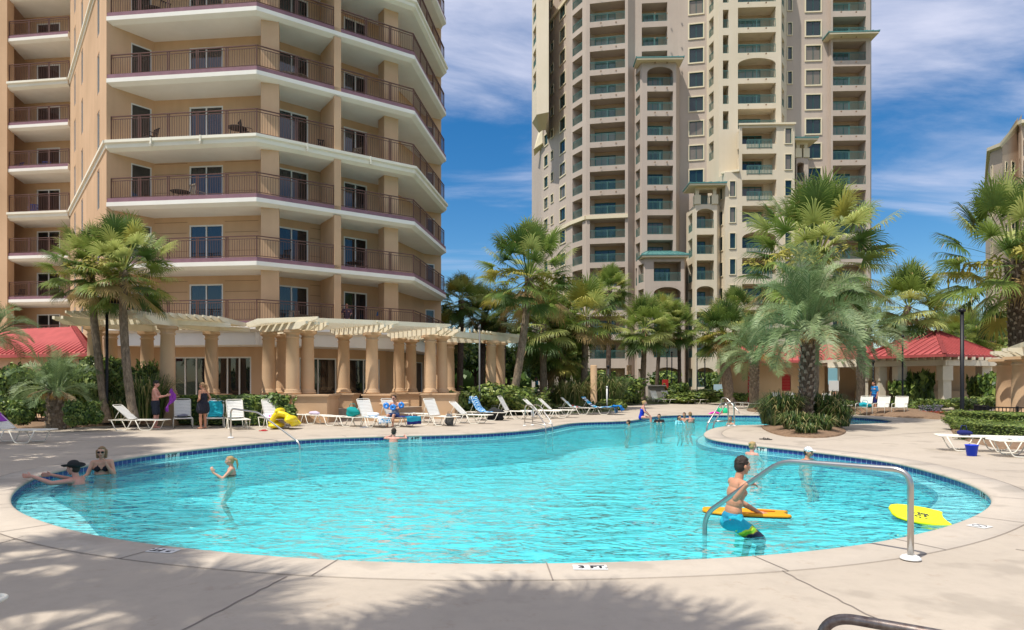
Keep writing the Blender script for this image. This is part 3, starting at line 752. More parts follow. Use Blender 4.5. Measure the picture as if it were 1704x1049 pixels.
# ------------------------------------------------------------------ right tower
M_pink = stucco('pink_stucco', (.54,.45,.38), (.46,.38,.315), .12)
M_cream = stucco('cream_stucco', (.70,.61,.475), (.63,.545,.40), .12)
M_trimc = mat('cream_trim', (.72,.63,.45), .85)
M_teal = mat('teal_rail', (.085,.19,.17), .45, var=.1)
M_tealroof = mat('teal_roof', (.10,.25,.235), .4, var=.2, scale=2)
M_frgrn = mat('green_frame', (.03,.11,.095), .4)
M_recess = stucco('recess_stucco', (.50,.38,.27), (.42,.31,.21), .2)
RT = thing('condominium_tower', 'tall pink and cream stucco tower with teal balcony railings and stepped bays, behind the palms', 'building', (25, 88, 0))
FR = [1.7+3.05*k for k in range(0, 18)]; FR[0] = 1.2
RZ = 56.5
rw = MB()
railN = {'w': 0, 'n': 0}
def balc(a, b, u0, u1, z, rail=True, glass=True, name='balcony_railing', dp=1.9, rr=(0,1), gf=(.12,.72)):
    a = Vector(a); b = Vector(b); u = (b-a).normalized(); n = Vector((u.y, -u.x)); w = u1-u0
    p, q = a+u*(u0+w*rr[0]+.02), a+u*(u0+w*rr[1]-.02)
    if rail: railing(RT, [p, q], z, z+1.02, M_teal, name, sp=.15, post=1.9, w=.03, inset=.10, fat=1.15)
    if glass:
        x0, x1 = u0+w*gf[0], u0+w*gf[1]
        glazed(RT, 'balcony_door' if w > 2 else 'side_door', a, b, x0, x1, z+.03, z+1.85, dp-.05, M_frgrn, M_glass2, .09, 2 if w > 3 else 1, transom=0)
def face(p, q, mi, ops, z0=0, z1=RZ):
    """p,q as (px,d); ops as list of (px0,px1,list of floors,kind,height,arch floors,railname,dz)"""
    a, b = P(*p), P(*q); L = (b-a).length; out = []
    for o in ops:
        px0, px1, floors, kind, h = o[:5]; arch = o[5] if len(o) > 5 else (); dz = o[6] if len(o) > 6 else 0
        u0, u1 = max(.05, onl(px0, a, b)), min(L-.05, onl(px1, a, b))
        for k in floors:
            z = FR[k]+dz
            hh = h
            if z+hh > z1-.1 or z < z0-.01: continue
            if kind == 'p':      # balcony with parapet: the railing sits in the notch
                out.append((u0, u1, z+.55, z+hh, 'b', k in arch)); w = u1-u0
                railing(RT, [a+(b-a).normalized()*(u0+w*.14), a+(b-a).normalized()*(u0+w*.86)], z+.05, z+1.05, M_teal, 'balcony_railing', sp=.16, post=1.9, w=.05, inset=-.03, fat=1.25)
                balc(a, b, u0, u1, z+.3, rail=False)
            else:
                out.append((u0, u1, z, z+hh, kind, k in arch))
                if kind == 'b': balc(a, b, u0, u1, z, name='balcony_railing' if (u1-u0) > 2.2 else 'corner_railing', glass=(u1-u0) > 1.2)
                if kind == 's': balc(a, b, u0, u1, z, name='slit_railing', glass=False)
                if kind == 'w':
                    glazed(RT, 'window', a, b, u0, u1, z, z+hh, .08, M_frgrn, M_glass2, .07, 1 if (u1-u0) > 1 else 0, transom=0 if (u1-u0) > 1.4 or (u1-u0) < .9 else 1, trim=M_trimc, trim_w=.16 if (u1-u0) > .9 else .1)
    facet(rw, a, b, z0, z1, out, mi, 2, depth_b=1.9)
ALL = range(0, 18)
# section a: left wing, slightly turned away
face((901,97), (950,87), 0, [(906,912,range(2,12),'w',1.5,(),.7), (917,921,range(2,18),'w',1.1,(),1.0), (932,941,range(1,18),'w',1.6,(),.65)])
face((950,87), (975,84), 0, [(952.5,969,ALL,'b',2.35)])
face((975,84), (1045,83), 0, [(981.5,1040,ALL,'b',2.35)])
face((1045,83), (1057,83.9), 0, [])
face((1057,83.9), (1128,83.4), 0, [(1068,1110.5,range(14,18),'b',2.35), (1068,1110.5,range(13,14),'b',2.35)])
face((1128,83.4), (1176,82.7), 0, [(1147,1170,range(8,18),'w',1.75,(),.55)])
face((1176,82.7), (1196,79.6), 1, [(1179.5,1187.5,range(9,18),'s',2.2)])
face((1196,79.6), (1300,79.2), 1, [(1203,1212.5,range(10,18),'b',2.2), (1228,1291,range(9,18),'b',2.4,(12,))])
face((1300,79.2), (1309,82.5), 1, [(1301.5,1305,range(10,18),'s',2.1)])
face((1309,82.5), (1378,82.2), 0, [(1311,1317.5,range(11,18),'w',1.5,(),.7), (1341,1365.5,range(2,18),'w',1.8,(),.5)])
face((1378,82.2), (1383,81.4), 0, [])
face((1383,81.4), (1448,81.2), 0, [(1386,1441,ALL,'b',2.35)])
# end returns and back
for a, b in ((P(1448,81.2), P(1450,95)), (P(1450,95), P(885,112)), (P(885,112), P(901,97))): rw.quad((*a,0), (*b,0), (*b,RZ), (*a,RZ))
rw.poly([(*P(*p), RZ) for p in ((901,97),(950,87),(975,84),(1045,83),(1057,83.9),(1128,83.4),(1176,82.7),(1196,79.6),(1300,79.2),(1309,82.5),(1378,82.2),(1383,81.4),(1448,81.2),(1450,95),(885,112))])
def bay(pl, ztop, mi, faces, cap=True):
    """pl: plan points left to right; faces: ops per segment"""
    for (p, q), ops in zip(zip(pl, pl[1:]), faces): face(p, q, mi, ops, 0, ztop)
    rw.poly([(*P(*p), ztop) for p in pl], mi)
# bay D under the small teal roof near the top
zD = zof(104, 81.6)
bay([(1056,83.7),(1068,81.5),(1125,81.4),(1131,83.3)], zD, 0, [[(1057.5,1065,range(4,13),'s',2.2)], [(1077,1120,range(4,13),'b',2.35,(12,))], []])
# lower bay
zD2 = zof(428, 79.4)
bay([(1060,81.6),(1073,79.4),(1139,79.3),(1143,82.6)], zD2, 0, [[(1062,1071,range(0,5),'s',2.2)], [(1088,1133,range(0,5),'b',2.35,(0,3))], []])
# bay J cream with pavilion
zJ = zof(340, 78.2)
bay([(1142,82.4),(1157,78.3),(1193,78.2),(1202,79.6)], zJ, 1, [[(1145,1152,range(0,7),'s',2.2)], [(1159.5,1188,range(0,7),'b',2.3,(0,3,6))], []])
# block K cream
zK = zof(207, 77.3); zK2 = zof(286, 77.6)
bay([(1196,79.7),(1207,77.7),(1230,77.6),(1231,79.3)], zK2, 1, [[(1198.5,1203,range(1,8),'w',1.6,(),.5)], [(1214.5,1223.5,range(1,8),'w',1.75,(),.55)], []])
bay([(1229,79.4),(1230,77.55),(1322,77.3),(1324,82.4)], zK, 1, [[], [(1235,1292,range(7,11),'p',2.45), (1235,1292,range(1,6),'p',2.45,(5,)), (1235,1292,(6,),'p',2.45), (1306.5,1317,range(1,11),'w',1.75,(),.55)], []])
# small tower M beside it
zM = zof(262, 80)
bay([(1323,82.3),(1325,80.1),(1345,80.1),(1346,82.3)], zM, 0, [[], [(1326.5,1338,range(5,9),'b',2.3,(8,))], []])
# upper left turret, corbelled
tz0 = zof(190, 88)
rwq = [(885.5,91),(893,88.2),(913,87.4),(914,95)]
for (p, q), ops in zip(zip(rwq, rwq[1:]), ([(887,892,range(13,18),'s',2.2)], [], [])): face(p, q, 1, ops, tz0, RZ)
b0 = [P(*p) for p in rwq]; tip = [P(897,92), P(903,91), P(908,91), P(912,95)]
for i in range(3): rw.quad((*tip[i], tz0-1.0), (*tip[i+1], tz0-1.0), (*b0[i+1], tz0), (*b0[i], tz0), 1)
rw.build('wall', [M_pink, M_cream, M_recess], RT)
# cornice band on the left sections and slim string courses
cb = MB()
def band(p, q, z, h=.45, d=.22, mbb=None):
    a, b = P(*p), P(*q); u = (b-a).normalized(); n = Vector((u.y,-u.x)); (mbb or cb).prism([tuple(a+n*d), tuple(b+n*d), tuple(b-n*.02), tuple(a-n*.02)], z, z+h)
zc = FR[7]-.62
for p, q in (((901,97),(950,87)),((950,87),(975,84)),((975,84),(1045,83))): band(p, q, zc); cb.build('cornice', M_trimc, RT); cb = MB()
zc2 = FR[17]-.62
for p, q in (((901,97),(950,87)),): band(p, q, FR[17]-.9); cb.build('cornice', M_trimc, RT); cb = MB()
band((1200,78.5),(1231,77.5), zK2-.05, .25, .3); cb.build('cornice', M_trimc, RT); cb = MB()
band((1229,77.5),(1324,77.2), zK-.05, .2, .15)
cb.build('cornice', M_trimc, RT)
# teal roofs over the bays
def hip(c0, c1, depth, z, ov, rise, name='bay_roof'):
    a, b = P(*c0), P(*c1); u = (b-a).normalized(); n = Vector((u.y,-u.x))
    q = [a-u*ov+n*ov, b+u*ov+n*ov, b+u*ov-n*depth, a-u*ov-n*depth]; mb = MB()
    t = [a+u*.8-n*(depth), b-u*.8-n*(depth)]
    mb.prism([tuple(p) for p in q], z-.14, z, 0); mb.prism([tuple(p.lerp(sum(q, Vector((0,0)))/4, .04)) for p in q], z-.34, z-.14, 1)
    Z = z+.003
    mb.quad((*q[0], Z), (*q[1], Z), (*t[1], z+rise), (*t[0], z+rise)); mb.poly([(*q[1], Z), (*q[2], Z), (*t[1], z+rise)]); mb.poly([(*q[3], Z), (*q[0], Z), (*t[0], z+rise)]); mb.poly([(*q[2], Z), (*q[3], Z), (*t[0], z+rise), (*t[1], z+rise)])
    k = int((b-a).length/.5)
    for i in range(k+1):
        f = i/k; p0 = q[0].lerp(q[1], f); p1 = t[0].lerp(t[1], f); mb.bar((*p0, Z+.03), (*p1, z+rise+.03), .05, .06)
    return mb.build(name, [M_tealroof, M_trimc], RT)
hip((1068,81.5), (1125,81.4), 1.6, zD+.25, .85, .55)
hip((1073,79.4), (1139,79.3), 2.6, zD2+.25, .5, 1.0)
hip((1386,81.2), (1446,81.0), 1.2, zof(57, 81), .9, .6)
# open pavilions: posts, beam and roof
def pav(p, q, z, h, depth, ov):
    a, b = P(*p), P(*q); u = (b-a).normalized(); n = Vector((u.y,-u.x)); mb = MB(); rz = math.atan2(u.y, u.x)
    for c in (a+u*.25-n*.25, b-u*.25-n*.25): mb.box((c.x, c.y, z+h/2), (.4,.4,h), rz)
    for c in (a+u*.25-n*.25, b-u*.25-n*.25): mb.box((c.x, c.y, z+.55), (.75,.75,1.1), rz)
    mb.prism([tuple(a), tuple(b), tuple(b-n*.5), tuple(a-n*.5)], z+h, z+h+.35)
    mb.build('pavilion_post', M_trimc, RT)
    railing(RT, [a+u*.6, b-u*.6], z, z+1.0, M_teal, 'balcony_railing', sp=.16, w=.05, inset=.15, fat=1.25)
    hip(p, q, depth, z+h+.6, ov, .9)
    glazed(RT, 'balcony_door', a-n*(depth+.0), b-n*(depth+.0), .5, (b-a).length-.4, z+.05, z+2.1, .1, M_frgrn, M_glass2, .09, 1)
pav((1157,78.3), (1193,78.2), zJ, 1.75, 2.6, .95)
pav((1325,80.1), (1345,80.1), zM, 1.6, 2.2, .9)
# eave brackets and little roof at the far left corner of the tower
mb = MB(); e = zof(243, 97); a, b = P(888,99), P(903,96.2)
mb.poly([(*a, e), (*b, e), (*P(903,96.2), zof(215,97)), (*P(897,99), zof(215,99))]); mb.prism([tuple(P(888,98)), tuple(P(903,95.4)), tuple(P(904,97)), tuple(P(889,101))], e-.15, e)
mb.build('corner_eave', [M_trimc], RT)
# brown drain spouts below the balconies
M_spout = mat('spout_brown', (.3,.2,.13), .8)
for px, d in ((1000,83.45),(1025,83.3),(1090,81.3),(1110,81.3),(1245,79.1),(1275,79.0),(1400,81.0),(1425,81.0)):
    for k in range(8, 18):
        p = P(px, d); mb = MB(); mb.box((p.x, p.y, FR[k]-.3), (.14,.14,.14)); mb.build('drain_spout', M_spout, RT)
# ------------------------------------------------------------------ third building far right
FT = thing('condominium_tower', 'cream building with a teal hipped roof at the far right edge', 'building', (78, 105, 0))
fw = MB()
M_rose = stucco('rose_stucco', (.60,.47,.36), (.52,.4,.3), .12)
zt = zof(222, 100); q = [(1648,104),(1668,99),(1694,101.5),(1700,99),(1790,97)]
fops = []
def face3(p, q2, ops, ztop):
    a, b = P(*p), P(*q2); out = []
    for (x0, x1, zs, h, kind) in ops:
        u0, u1 = onl(x0, a, b), onl(x1, a, b)
        for z in zs:
            if z+h > ztop-.2: continue
            out.append((u0, u1, z, z+h, kind, 0))
            if kind == 'b':
                u = (b-a).normalized(); railing(FT, [a+u*(u0+.02), a+u*(u1-.02)], z, z+1.0, M_teal, 'balcony_railing', sp=.2, w=.05, inset=.1, fat=1.25)
                glazed(FT, 'balcony_door', a, b, u0+.3, u1-.3, z+.03, z+2.05, 1.45, M_frgrn, M_glass2, .09, 2)
            else: glazed(FT, 'window', a, b, u0, u1, z, z+h, .08, M_frgrn, M_glass2, .07, 0, trim=M_trimc, trim_w=.12)
    facet(fw, a, b, 0, ztop, out)
ZS = [3+3.05*k for k in range(16)]
face3(q[0], q[1], [(1650,1652,ZS,2.0,'w')], zof(240,100))
face3(q[1], q[2], [(1673,1676,ZS,1.4,'w'), (1683,1688,ZS,1.8,'w')], zof(240,100)); _a, _b = P(*q[1]), P(*q[2]); fw.poly([(*_a, zof(240,100)), (*_b, zof(240,100)), (*_b, zof(192,100.8)), (*_a, zof(236,98.8))])
face3(q[2], q[3], [], zof(195,100))
face3(q[3], q[4], [(1703,1745,[z-.9 for z in ZS],2.35,'b')], zof(195,98))
for a, b in ((P(1790,97), P(1790,120)), (P(1790,120), P(1640,125)), (P(1640,125), P(1648,104))): fw.quad((*a,0), (*b,0), (*b,zof(240,103)), (*a,zof(240,103)))
fw.build('wall', M_rose, FT)
mb = MB(); e1 = zof(240,100)
ro = [P(1642,104), P(1664,98.4), P(1693,100.8), P(1700,98.3), P(1800,96.3), P(1800,125), P(1637,127)]
zz = [zof(240,102), zof(222,98), zof(190,98), zof(186,96), zof(170,94)]
apex = P(1720,110); za = zof(172,94)+1.2
rz_ = [zof(243,103), zof(232,97), zof(190,98), zof(184,95), zof(172,94), zof(172,94), zof(243,103)]
n = len(ro)
for i in range(n):
    a, b = ro[i], ro[(i+1) % n]; mb.poly([(*a, rz_[i]), (*b, rz_[(i+1) % n]), (*apex, za)], 0)
    mb.quad((*a, rz_[i]-.5), (*b, rz_[(i+1) % n]-.5), (*b, rz_[(i+1) % n]), (*a, rz_[i]), 1)
    mb.poly([(*b, rz_[(i+1) % n]-.5), (*a, rz_[i]-.5), (*apex, min(rz_)-.5)], 1)
mb.build('roof', [M_tealroof, M_trimc], FT)
# ------------------------------------------------------------------ foliage materials
def leaf_mat(name, c, rough=.45, tr=.25, spec=.35):
    m = bpy.data.materials.new(name); m.use_nodes = True; nt = m.node_tree; N = nt.nodes; L = nt.links
    b = N['Principled BSDF']; b.inputs['Base Color'].default_value = (*c, 1); b.inputs['Roughness'].default_value = rough; b.inputs['Specular IOR Level'].default_value = spec
    oi = N.new('ShaderNodeTexCoord'); n = N.new('ShaderNodeTexNoise'); n.inputs['Scale'].default_value = 2.2; n.inputs['Detail'].default_value = 2; L.new(oi.outputs['Object'], n.inputs[0])
    mx = N.new('ShaderNodeMix'); mx.data_type = 'RGBA'; L.new(n.outputs[0], mx.inputs[0]); mx.inputs[6].default_value = (*[x*.6 for x in c], 1); mx.inputs[7].default_value = (*[x*1.4 for x in c], 1); L.new(mx.outputs[2], b.inputs['Base Color'])
    t = N.new('ShaderNodeBsdfTranslucent'); L.new(mx.outputs[2], t.inputs[0]); ms = N.new('ShaderNodeMixShader'); ms.inputs[0].default_value = tr
    L.new(b.outputs[0], ms.inputs[1]); L.new(t.outputs[0], ms.inputs[2]); L.new(ms.outputs[0], N['Material Output'].inputs[0]); m.diffuse_color = (*c, 1); return m
L_sab = [leaf_mat('palm_green', (.20,.27,.055), tr=.38), leaf_mat('palm_green_light', (.42,.46,.14), tr=.38), leaf_mat('palm_green_dark', (.08,.14,.03), tr=.3), leaf_mat('palm_dry', (.36,.25,.10), .7), leaf_mat('palm_yellow', (.38,.34,.07), .6)]
L_butia = [leaf_mat('silver_frond', (.22,.31,.13), .5, .32), leaf_mat('silver_frond_light', (.34,.42,.21), .5, .32), leaf_mat('silver_frond_dark', (.12,.19,.07), .5), leaf_mat('frond_dry', (.42,.32,.19), .8), leaf_mat('fruit_stalk', (.50,.30,.10), .7)]
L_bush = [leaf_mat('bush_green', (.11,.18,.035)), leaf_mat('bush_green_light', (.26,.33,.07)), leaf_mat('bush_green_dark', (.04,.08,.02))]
L_lime = [leaf_mat('hedge_lime', (.17,.24,.045)), leaf_mat('hedge_lime_light', (.30,.34,.09)), leaf_mat('hedge_lime_dark', (.06,.10,.025))]
L_grass = [leaf_mat('blade_green', (.10,.15,.035)), leaf_mat('blade_straw', (.38,.33,.14)), leaf_mat('blade_dark', (.03,.065,.02))]
L_red = [leaf_mat('petal_red', (.45,.05,.03)), leaf_mat('petal_orange', (.48,.15,.05)), L_bush[2]]
L_mauve = [leaf_mat('petal_mauve', (.25,.2,.33)), leaf_mat('sage_grey', (.25,.27,.2)), L_bush[2]]
def bark(name, c1, c2, sc=(14,14,5)):
    m = mat(name, c1, .95, spec=.1); nt = m.node_tree; N = nt.nodes; L = nt.links; b = N['Principled BSDF']; tc = N['Texture Coordinate']
    mp = N.new('ShaderNodeMapping'); mp.inputs['Scale'].default_value = sc; L.new(tc.outputs['Object'], mp.inputs[0])
    n = N.new('ShaderNodeTexNoise'); n.inputs['Scale'].default_value = 1; n.inputs['Detail'].default_value = 6; n.inputs['Roughness'].default_value = .7; L.new(mp.outputs[0], n.inputs[0])
    r = N.new('ShaderNodeMapRange'); r.inputs['From Min'].default_value = .35; r.inputs['From Max'].default_value = .65; L.new(n.outputs[0], r.inputs['Value'])
    x = N.new('ShaderNodeMix'); x.data_type = 'RGBA'; L.new(r.outputs[0], x.inputs[0]); x.inputs[6].default_value = (*c1, 1); x.inputs[7].default_value = (*c2, 1); L.new(x.outputs[2], b.inputs['Base Color'])
    bp = N.new('ShaderNodeBump'); bp.inputs['Strength'].default_value = .9; bp.inputs['Distance'].default_value = .03; L.new(n.outputs[0], bp.inputs['Height']); L.new(bp.outputs[0], b.inputs['Normal']); return m
M_bark = bark('palm_bark', (.30,.23,.165), (.11,.085,.06)); M_bark2 = bark('dark_bark', (.16,.12,.09), (.05,.035,.025)); M_boot = bark('leaf_boot', (.40,.34,.28), (.20,.16,.125), (8,8,8))
# ------------------------------------------------------------------ palm leaves
def strip(mb, pts, side, ws, mi):
    """thin leaf blade: pts along it, half widths ws"""
    base = len(mb.v)
    for p, w in zip(pts, ws): mb.v.append(p-side*w); mb.v.append(p+side*w)
    for i in range(len(pts)-1):
        a = base+2*i; mb.f.append((a, a+1, a+3, a+2)); mb.m.append(mi); mb.sm.append(False)
def fan_leaf(mb, base, d, up, plen, r, n, droop, mi, rnd, dry=3):
    n = int(n*1.4)
    d = d.normalized(); side = d.cross(up)
    if side.length < .05: side = d.cross(Vector((1,0,0)))
    side.normalize(); nrm = side.cross(d).normalized()
    # petiole arcs down a little
    pts = [base]; cur = base.copy(); dd = d.copy(); k = 4
    for i in range(k):
        dd = (dd+Vector((0,0,-.07*droop))).normalized(); cur = cur+dd*plen/k; pts.append(cur.copy())
    strip(mb, pts, side, [.035,.028,.022,.02,.018], mi)
    side2 = dd.cross(nrm).normalized(); nn = side2.cross(dd).normalized()
    roll = rnd.uniform(-.5,.5); s3 = side2*math.cos(roll)+nn*math.sin(roll); n3 = -side2*math.sin(roll)+nn*math.cos(roll)
    span = rnd.uniform(1.75,2.15)
    for j in range(n):
        t = j/(n-1)*2-1; a = t*span+rnd.uniform(-.05,.05)
        dirv = (dd*math.cos(a)+s3*math.sin(a)+n3*(.25-.35*abs(t))).normalized()
        L = r*(1-.32*abs(t)**1.5)*rnd.uniform(.85,1.08); w = .019*r/.9
        st = cur-dd*.0+dd*(r*.18)*(1-abs(t))
        p1 = st+dirv*L*.45; d2 = (dirv+Vector((0,0,-.28*droop))).normalized(); p2 = p1+d2*L*.3
        d3 = (d2+Vector((0,0,-.95*droop*rnd.uniform(.5,1.4)))).normalized(); p3 = p2+d3*L*.27
        sd = dirv.cross(n3).normalized()
        m2 = mi
        base_i = len(mb.v)
        strip(mb, [cur, p1, p2, p3], sd, [.008, w*1.25, w*.9, .004], m2)
        if j % 5 == 2 and rnd.random() < .35: mb.m[-1] = dry
def sabal_crown(seed, r=1.0, nleaf=46, yellow=.08, dead=.12, flowers=0, pl=1.0, bl=1.0):
    rnd = random.Random(seed); mb = MB()
    for i in range(nleaf):
        f = (i+.5)/nleaf; el = math.pi/2*.98-f*2.35+rnd.uniform(-.12,.12); az = i*2.39996+rnd.uniform(-.25,.25)
        d = Vector((math.cos(az)*math.cos(el), math.sin(az)*math.cos(el), math.sin(el)))
        mi = rnd.choices([0,1,2], [5,2.6,2.6])[0]
        if el < -.35: mi = rnd.choices([0,2,3,4], [3,3,dead*14,yellow*10])[0]
        elif rnd.random() < yellow: mi = 4
        z0 = .25-.55*f
        b = Vector((math.cos(az)*.14, math.sin(az)*.14, z0))
        fan_leaf(mb, b, d, Vector((0,0,1)), (.85+.35*rnd.random())*r*pl, (.98+.2*rnd.random())*r*bl, 25, rnd.uniform(.55,1.05)*(1+.4*max(0,-el)), mi, rnd)
    for i in range(10):   # hanging dead leaves hugging the trunk
        az = rnd.uniform(0, 6.28); d = Vector((math.cos(az)*.55, math.sin(az)*.55, -.85))
        if rnd.random() < dead*4: fan_leaf(mb, Vector((math.cos(az)*.15, math.sin(az)*.15, -.25)), d, Vector((0,0,1)), .45*r, .75*r, 12, 1.4, 3, rnd)
    for i in range(flowers):
        az = rnd.uniform(0, 6.28); el = rnd.uniform(-.1,.7); d = Vector((math.cos(az)*math.cos(el), math.sin(az)*math.cos(el), math.sin(el))); p = Vector((0,0,0)); dd = d.copy(); pts = [p.copy()]
        for k in range(8): dd = (dd+Vector((0,0,-.13))).normalized(); p = p+dd*.24*r; pts.append(p.copy())
        mb.tube(pts, .012, 4, 4)
        for k in range(2, 9):
            for q in range(9):
                v = Vector((rnd.gauss(0,1), rnd.gauss(0,1), rnd.gauss(0,1)-.6)).normalized(); s = v.orthogonal().normalized()
                strip(mb, [pts[k], pts[k]+v*.12*r, pts[k]+v*.26*r+Vector((0,0,-.06))], s, [.012,.03,.008], 4)
    return mb
def butia_crown(seed, r=1.0, n=40):
    rnd = random.Random(seed); mb = MB()
    for i in range(n):
        f = (i+.5)/n; el = math.pi/2*.97-f*1.62+rnd.uniform(-.1,.1); az = i*2.39996+rnd.uniform(-.2,.2)
        d = Vector((math.cos(az)*math.cos(el), math.sin(az)*math.cos(el), math.sin(el))); side = Vector((-math.sin(az), math.cos(az), 0))
        L = r*rnd.uniform(2.0,2.7); K = 22; p = Vector((math.cos(az)*.2, math.sin(az)*.2, .15-.3*f)); dd = d.copy(); mi = rnd.choices([0,1,2], [5,3.2,2])[0]
        if f > .9 and rnd.random() < .5: mi = 3
        pts = [p.copy()]
        for k in range(K):
            g = .012+.085*(k/K)**1.5; dd = (dd+Vector((0,0,-g*1.9))).normalized()
            if dd.z < -.9: dd = (dd+Vector((math.cos(az), math.sin(az), 0))*.08).normalized()
            p = p+dd*L/K; pts.append(p.copy())
        mb.tube(pts, [.035-.03*k/K for k in range(K+1)], 5, mi if mi != 1 else 0)
        twist = rnd.uniform(-.5,.5)
        for k in range(5, K+1):
            t = (pts[k]-pts[k-1]).normalized(); s = (side*math.cos(twist)+t.cross(side)*math.sin(twist)).normalized(); nn = s.cross(t).normalized()
            if nn.z < 0: nn = -nn
            ll = r*.62*math.sin(math.pi*min(1,(k-3.5)/(K-2))*.82+.25)
            for sg in (-1, 1):
                for h in (0, .25, .5, .75):
                    b = pts[k-1].lerp(pts[k], h); dv = (s*sg*.75+t*rnd.uniform(.45,.8)+nn*rnd.uniform(.25,.6)).normalized(); e = b+dv*ll*.5; dv2 = (dv+Vector((0,0,-rnd.uniform(.2,.7)))).normalized(); e2 = e+dv2*ll*.5*rnd.uniform(.5,1.2)
                    strip(mb, [b, e, e2], t.cross(dv).normalized().cross(dv).normalized(), [.005,.010,.002], mi)
    for i in range(7):
        az = rnd.uniform(3.4,5.9); p = Vector((math.cos(az)*.3, math.sin(az)*.3, -.05)); dd = Vector((math.cos(az)*.8, math.sin(az)*.8, .25)); pts = [p.copy()]
        for k in range(6): dd = (dd+Vector((0,0,-.16))).normalized(); p = p+dd*.17*r; pts.append(p.copy())
        mb.tube(pts, .02, 5, 3)
        for k in range(3, 7):
            for q in range(12):
                v = Vector((rnd.gauss(0,.6), rnd.gauss(0,.6), -1)).normalized(); strip(mb, [pts[k], pts[k]+v*.3*r], v.orthogonal().normalized(), [.012,.006], 4)
    return mb
def trunk_mb(pts, r0, r1, seed=0, boots=0):
    rnd = random.Random(seed); mb = MB(); N = 26; path = []; rr = []
    for i in range(N+1):
        t = i/N; k = t*(len(pts)-1); a = int(min(k, len(pts)-2)); f = k-a
        p0 = pts[max(a-1,0)]; p1 = pts[a]; p2 = pts[a+1]; p3 = pts[min(a+2, len(pts)-1)]
        path.append(.5*((2*p1)+(-p0+p2)*f+(2*p0-5*p1+4*p2-p3)*f*f+(-p0+3*p1-3*p2+p3)*f**3))
        rr.append((r0+(r1-r0)*t)*(1+.35*max(0, 1-t*9))*rnd.uniform(.95,1.05)*(1+.25*max(0, t*6-5)))
    mb.tube(path, rr, 12, 0)
    L = sum((path[i+1]-path[i]).length for i in range(N))
    if boots:      # criss-cross old leaf bases
        a0 = boots if boots < 1 else 0; nb = int(L*(1-a0)*30)
        for i in range(nb):
            t = a0+(1-a0)*(i/nb); k = t*N; a = min(int(k), N-1); c = path[a].lerp(path[a+1], k-a); r = rr[a]*.92; az = i*2.39996+rnd.uniform(-.15,.15)
            o = Vector((math.cos(az), math.sin(az), 0)); s = Vector((-math.sin(az), math.cos(az), 0)); g = 1+.8*max(0, t-.75)*2
            p = c+o*r; q = c+o*(r+.085*g)+Vector((0,0,.15*g)); w = .07*g
            mb.quad(p-s*w, p+s*w, q+s*w*.55, q-s*w*.55, 1); mb.quad(q-s*w*.55, q+s*w*.55, q+s*w*.5-o*.05, q-s*w*.5-o*.05, 1)
            mb.quad(p-s*w, q-s*w*.55, q-s*w*.5-o*.05, c+o*r*.7-s*w, 1); mb.quad(p+s*w, c+o*r*.7+s*w, q+s*w*.5-o*.05, q+s*w*.55, 1)
    return mb
CR = {}
def crown_mesh(key, fn, mats):
    if key not in CR:
        o = fn().build('crown', mats); CR[key] = o.data; bpy.data.objects.remove(o)
    return CR[key]
kinds = {
 'a': lambda: sabal_crown(3, 1, 50), 'b': lambda: sabal_crown(11, 1, 44, .14, .3), 'c': lambda: sabal_crown(23, 1, 52, .05, .1),
 'y': lambda: sabal_crown(31, 1, 46, .3, .35, 4), 'f': lambda: sabal_crown(47, 1, 56, .1, .12, 9), 'g': lambda: sabal_crown(71, 1, 82, .14, .14, 8, 1.3, .72), 's': lambda: sabal_crown(61, 1, 34, .05, .05), 'u': lambda: butia_crown(5, 1, 50), 'v': lambda: butia_crown(9, 1, 34)}
def palm(label, base, top, crown_r, kind='a', r0=.2, r1=.16, lean=(0,0), boots=0, seed=0, group='palms round the pool', mb_=M_bark, rot=0, sz=1.0):
    """base/top are world points; crown_r metres"""
    base, top = Vector(base), Vector(top)
    t = thing('cabbage_palm' if kind not in 'uv' else 'silver_palm', label, 'palm tree', base, group=group)
    mid = base.lerp(top, .5)+Vector((lean[0], lean[1], 0)); q = [base-Vector((0,0,.15)), base.lerp(mid,.5)+Vector((lean[0]*.3,lean[1]*.3,0)), mid, mid.lerp(top,.5)+Vector((lean[0]*.3,lean[1]*.3,0)), top]
    trunk_mb(q, r0, r1, seed, boots).build('trunk', [mb_, M_boot], t)
    o = bpy.data.objects.new('crown', crown_mesh(kind, kinds[kind], L_butia if kind in 'uv' else L_sab)); COL.objects.link(o); o.parent = t
    o.location = top-base; s = crown_r/(2.05 if kind not in 'uv' else 2.35); o.scale = (s, s, s*sz); o.rotation_euler = (random.Random(seed).uniform(-.08,.08), random.Random(seed+1).uniform(-.08,.08), rot)
    return t
def ppx(label, bx, by, tx, ty, d, rpx, kind='a', wpx=12, dz=0, lean=(0,0), boots=0, seed=0, dt=None, rot=None, ground=None, mb_=M_bark, sz=1.0):
    """palm from photo measures: base column/row (row only fixes ground height), crown centre, distance, crown radius in px"""
    b = A(bx, by, d); t = A(tx, ty, dt or d); b.z = ground if ground is not None else max(-.02, min(b.z, .7))
    w = wpx*d/F/2
    return palm(label, b, t, rpx*d/F, kind, w*1.08, w*.9, (lean[0]*d/F, 0), boots, seed, rot=rot if rot is not None else seed*1.3, mb_=mb_, sz=sz)
ppx('tall palm with a slim curved trunk beside the black lamp post left of the pool', 224, 700, 206, 450, 24.4, 82, 'g', 13.5, lean=(-7,0), seed=1)
ppx('palm with its trunk leaning left behind the black lamp post', 178, 697, 150, 452, 25.0, 68, 'g', 12, lean=(-3,0), seed=2)
ppx('leaning palm with a full round crown above the round bush mid picture', 852, 660, 880, 462, 36, 80, 'g', 13, lean=(4,0), seed=3)
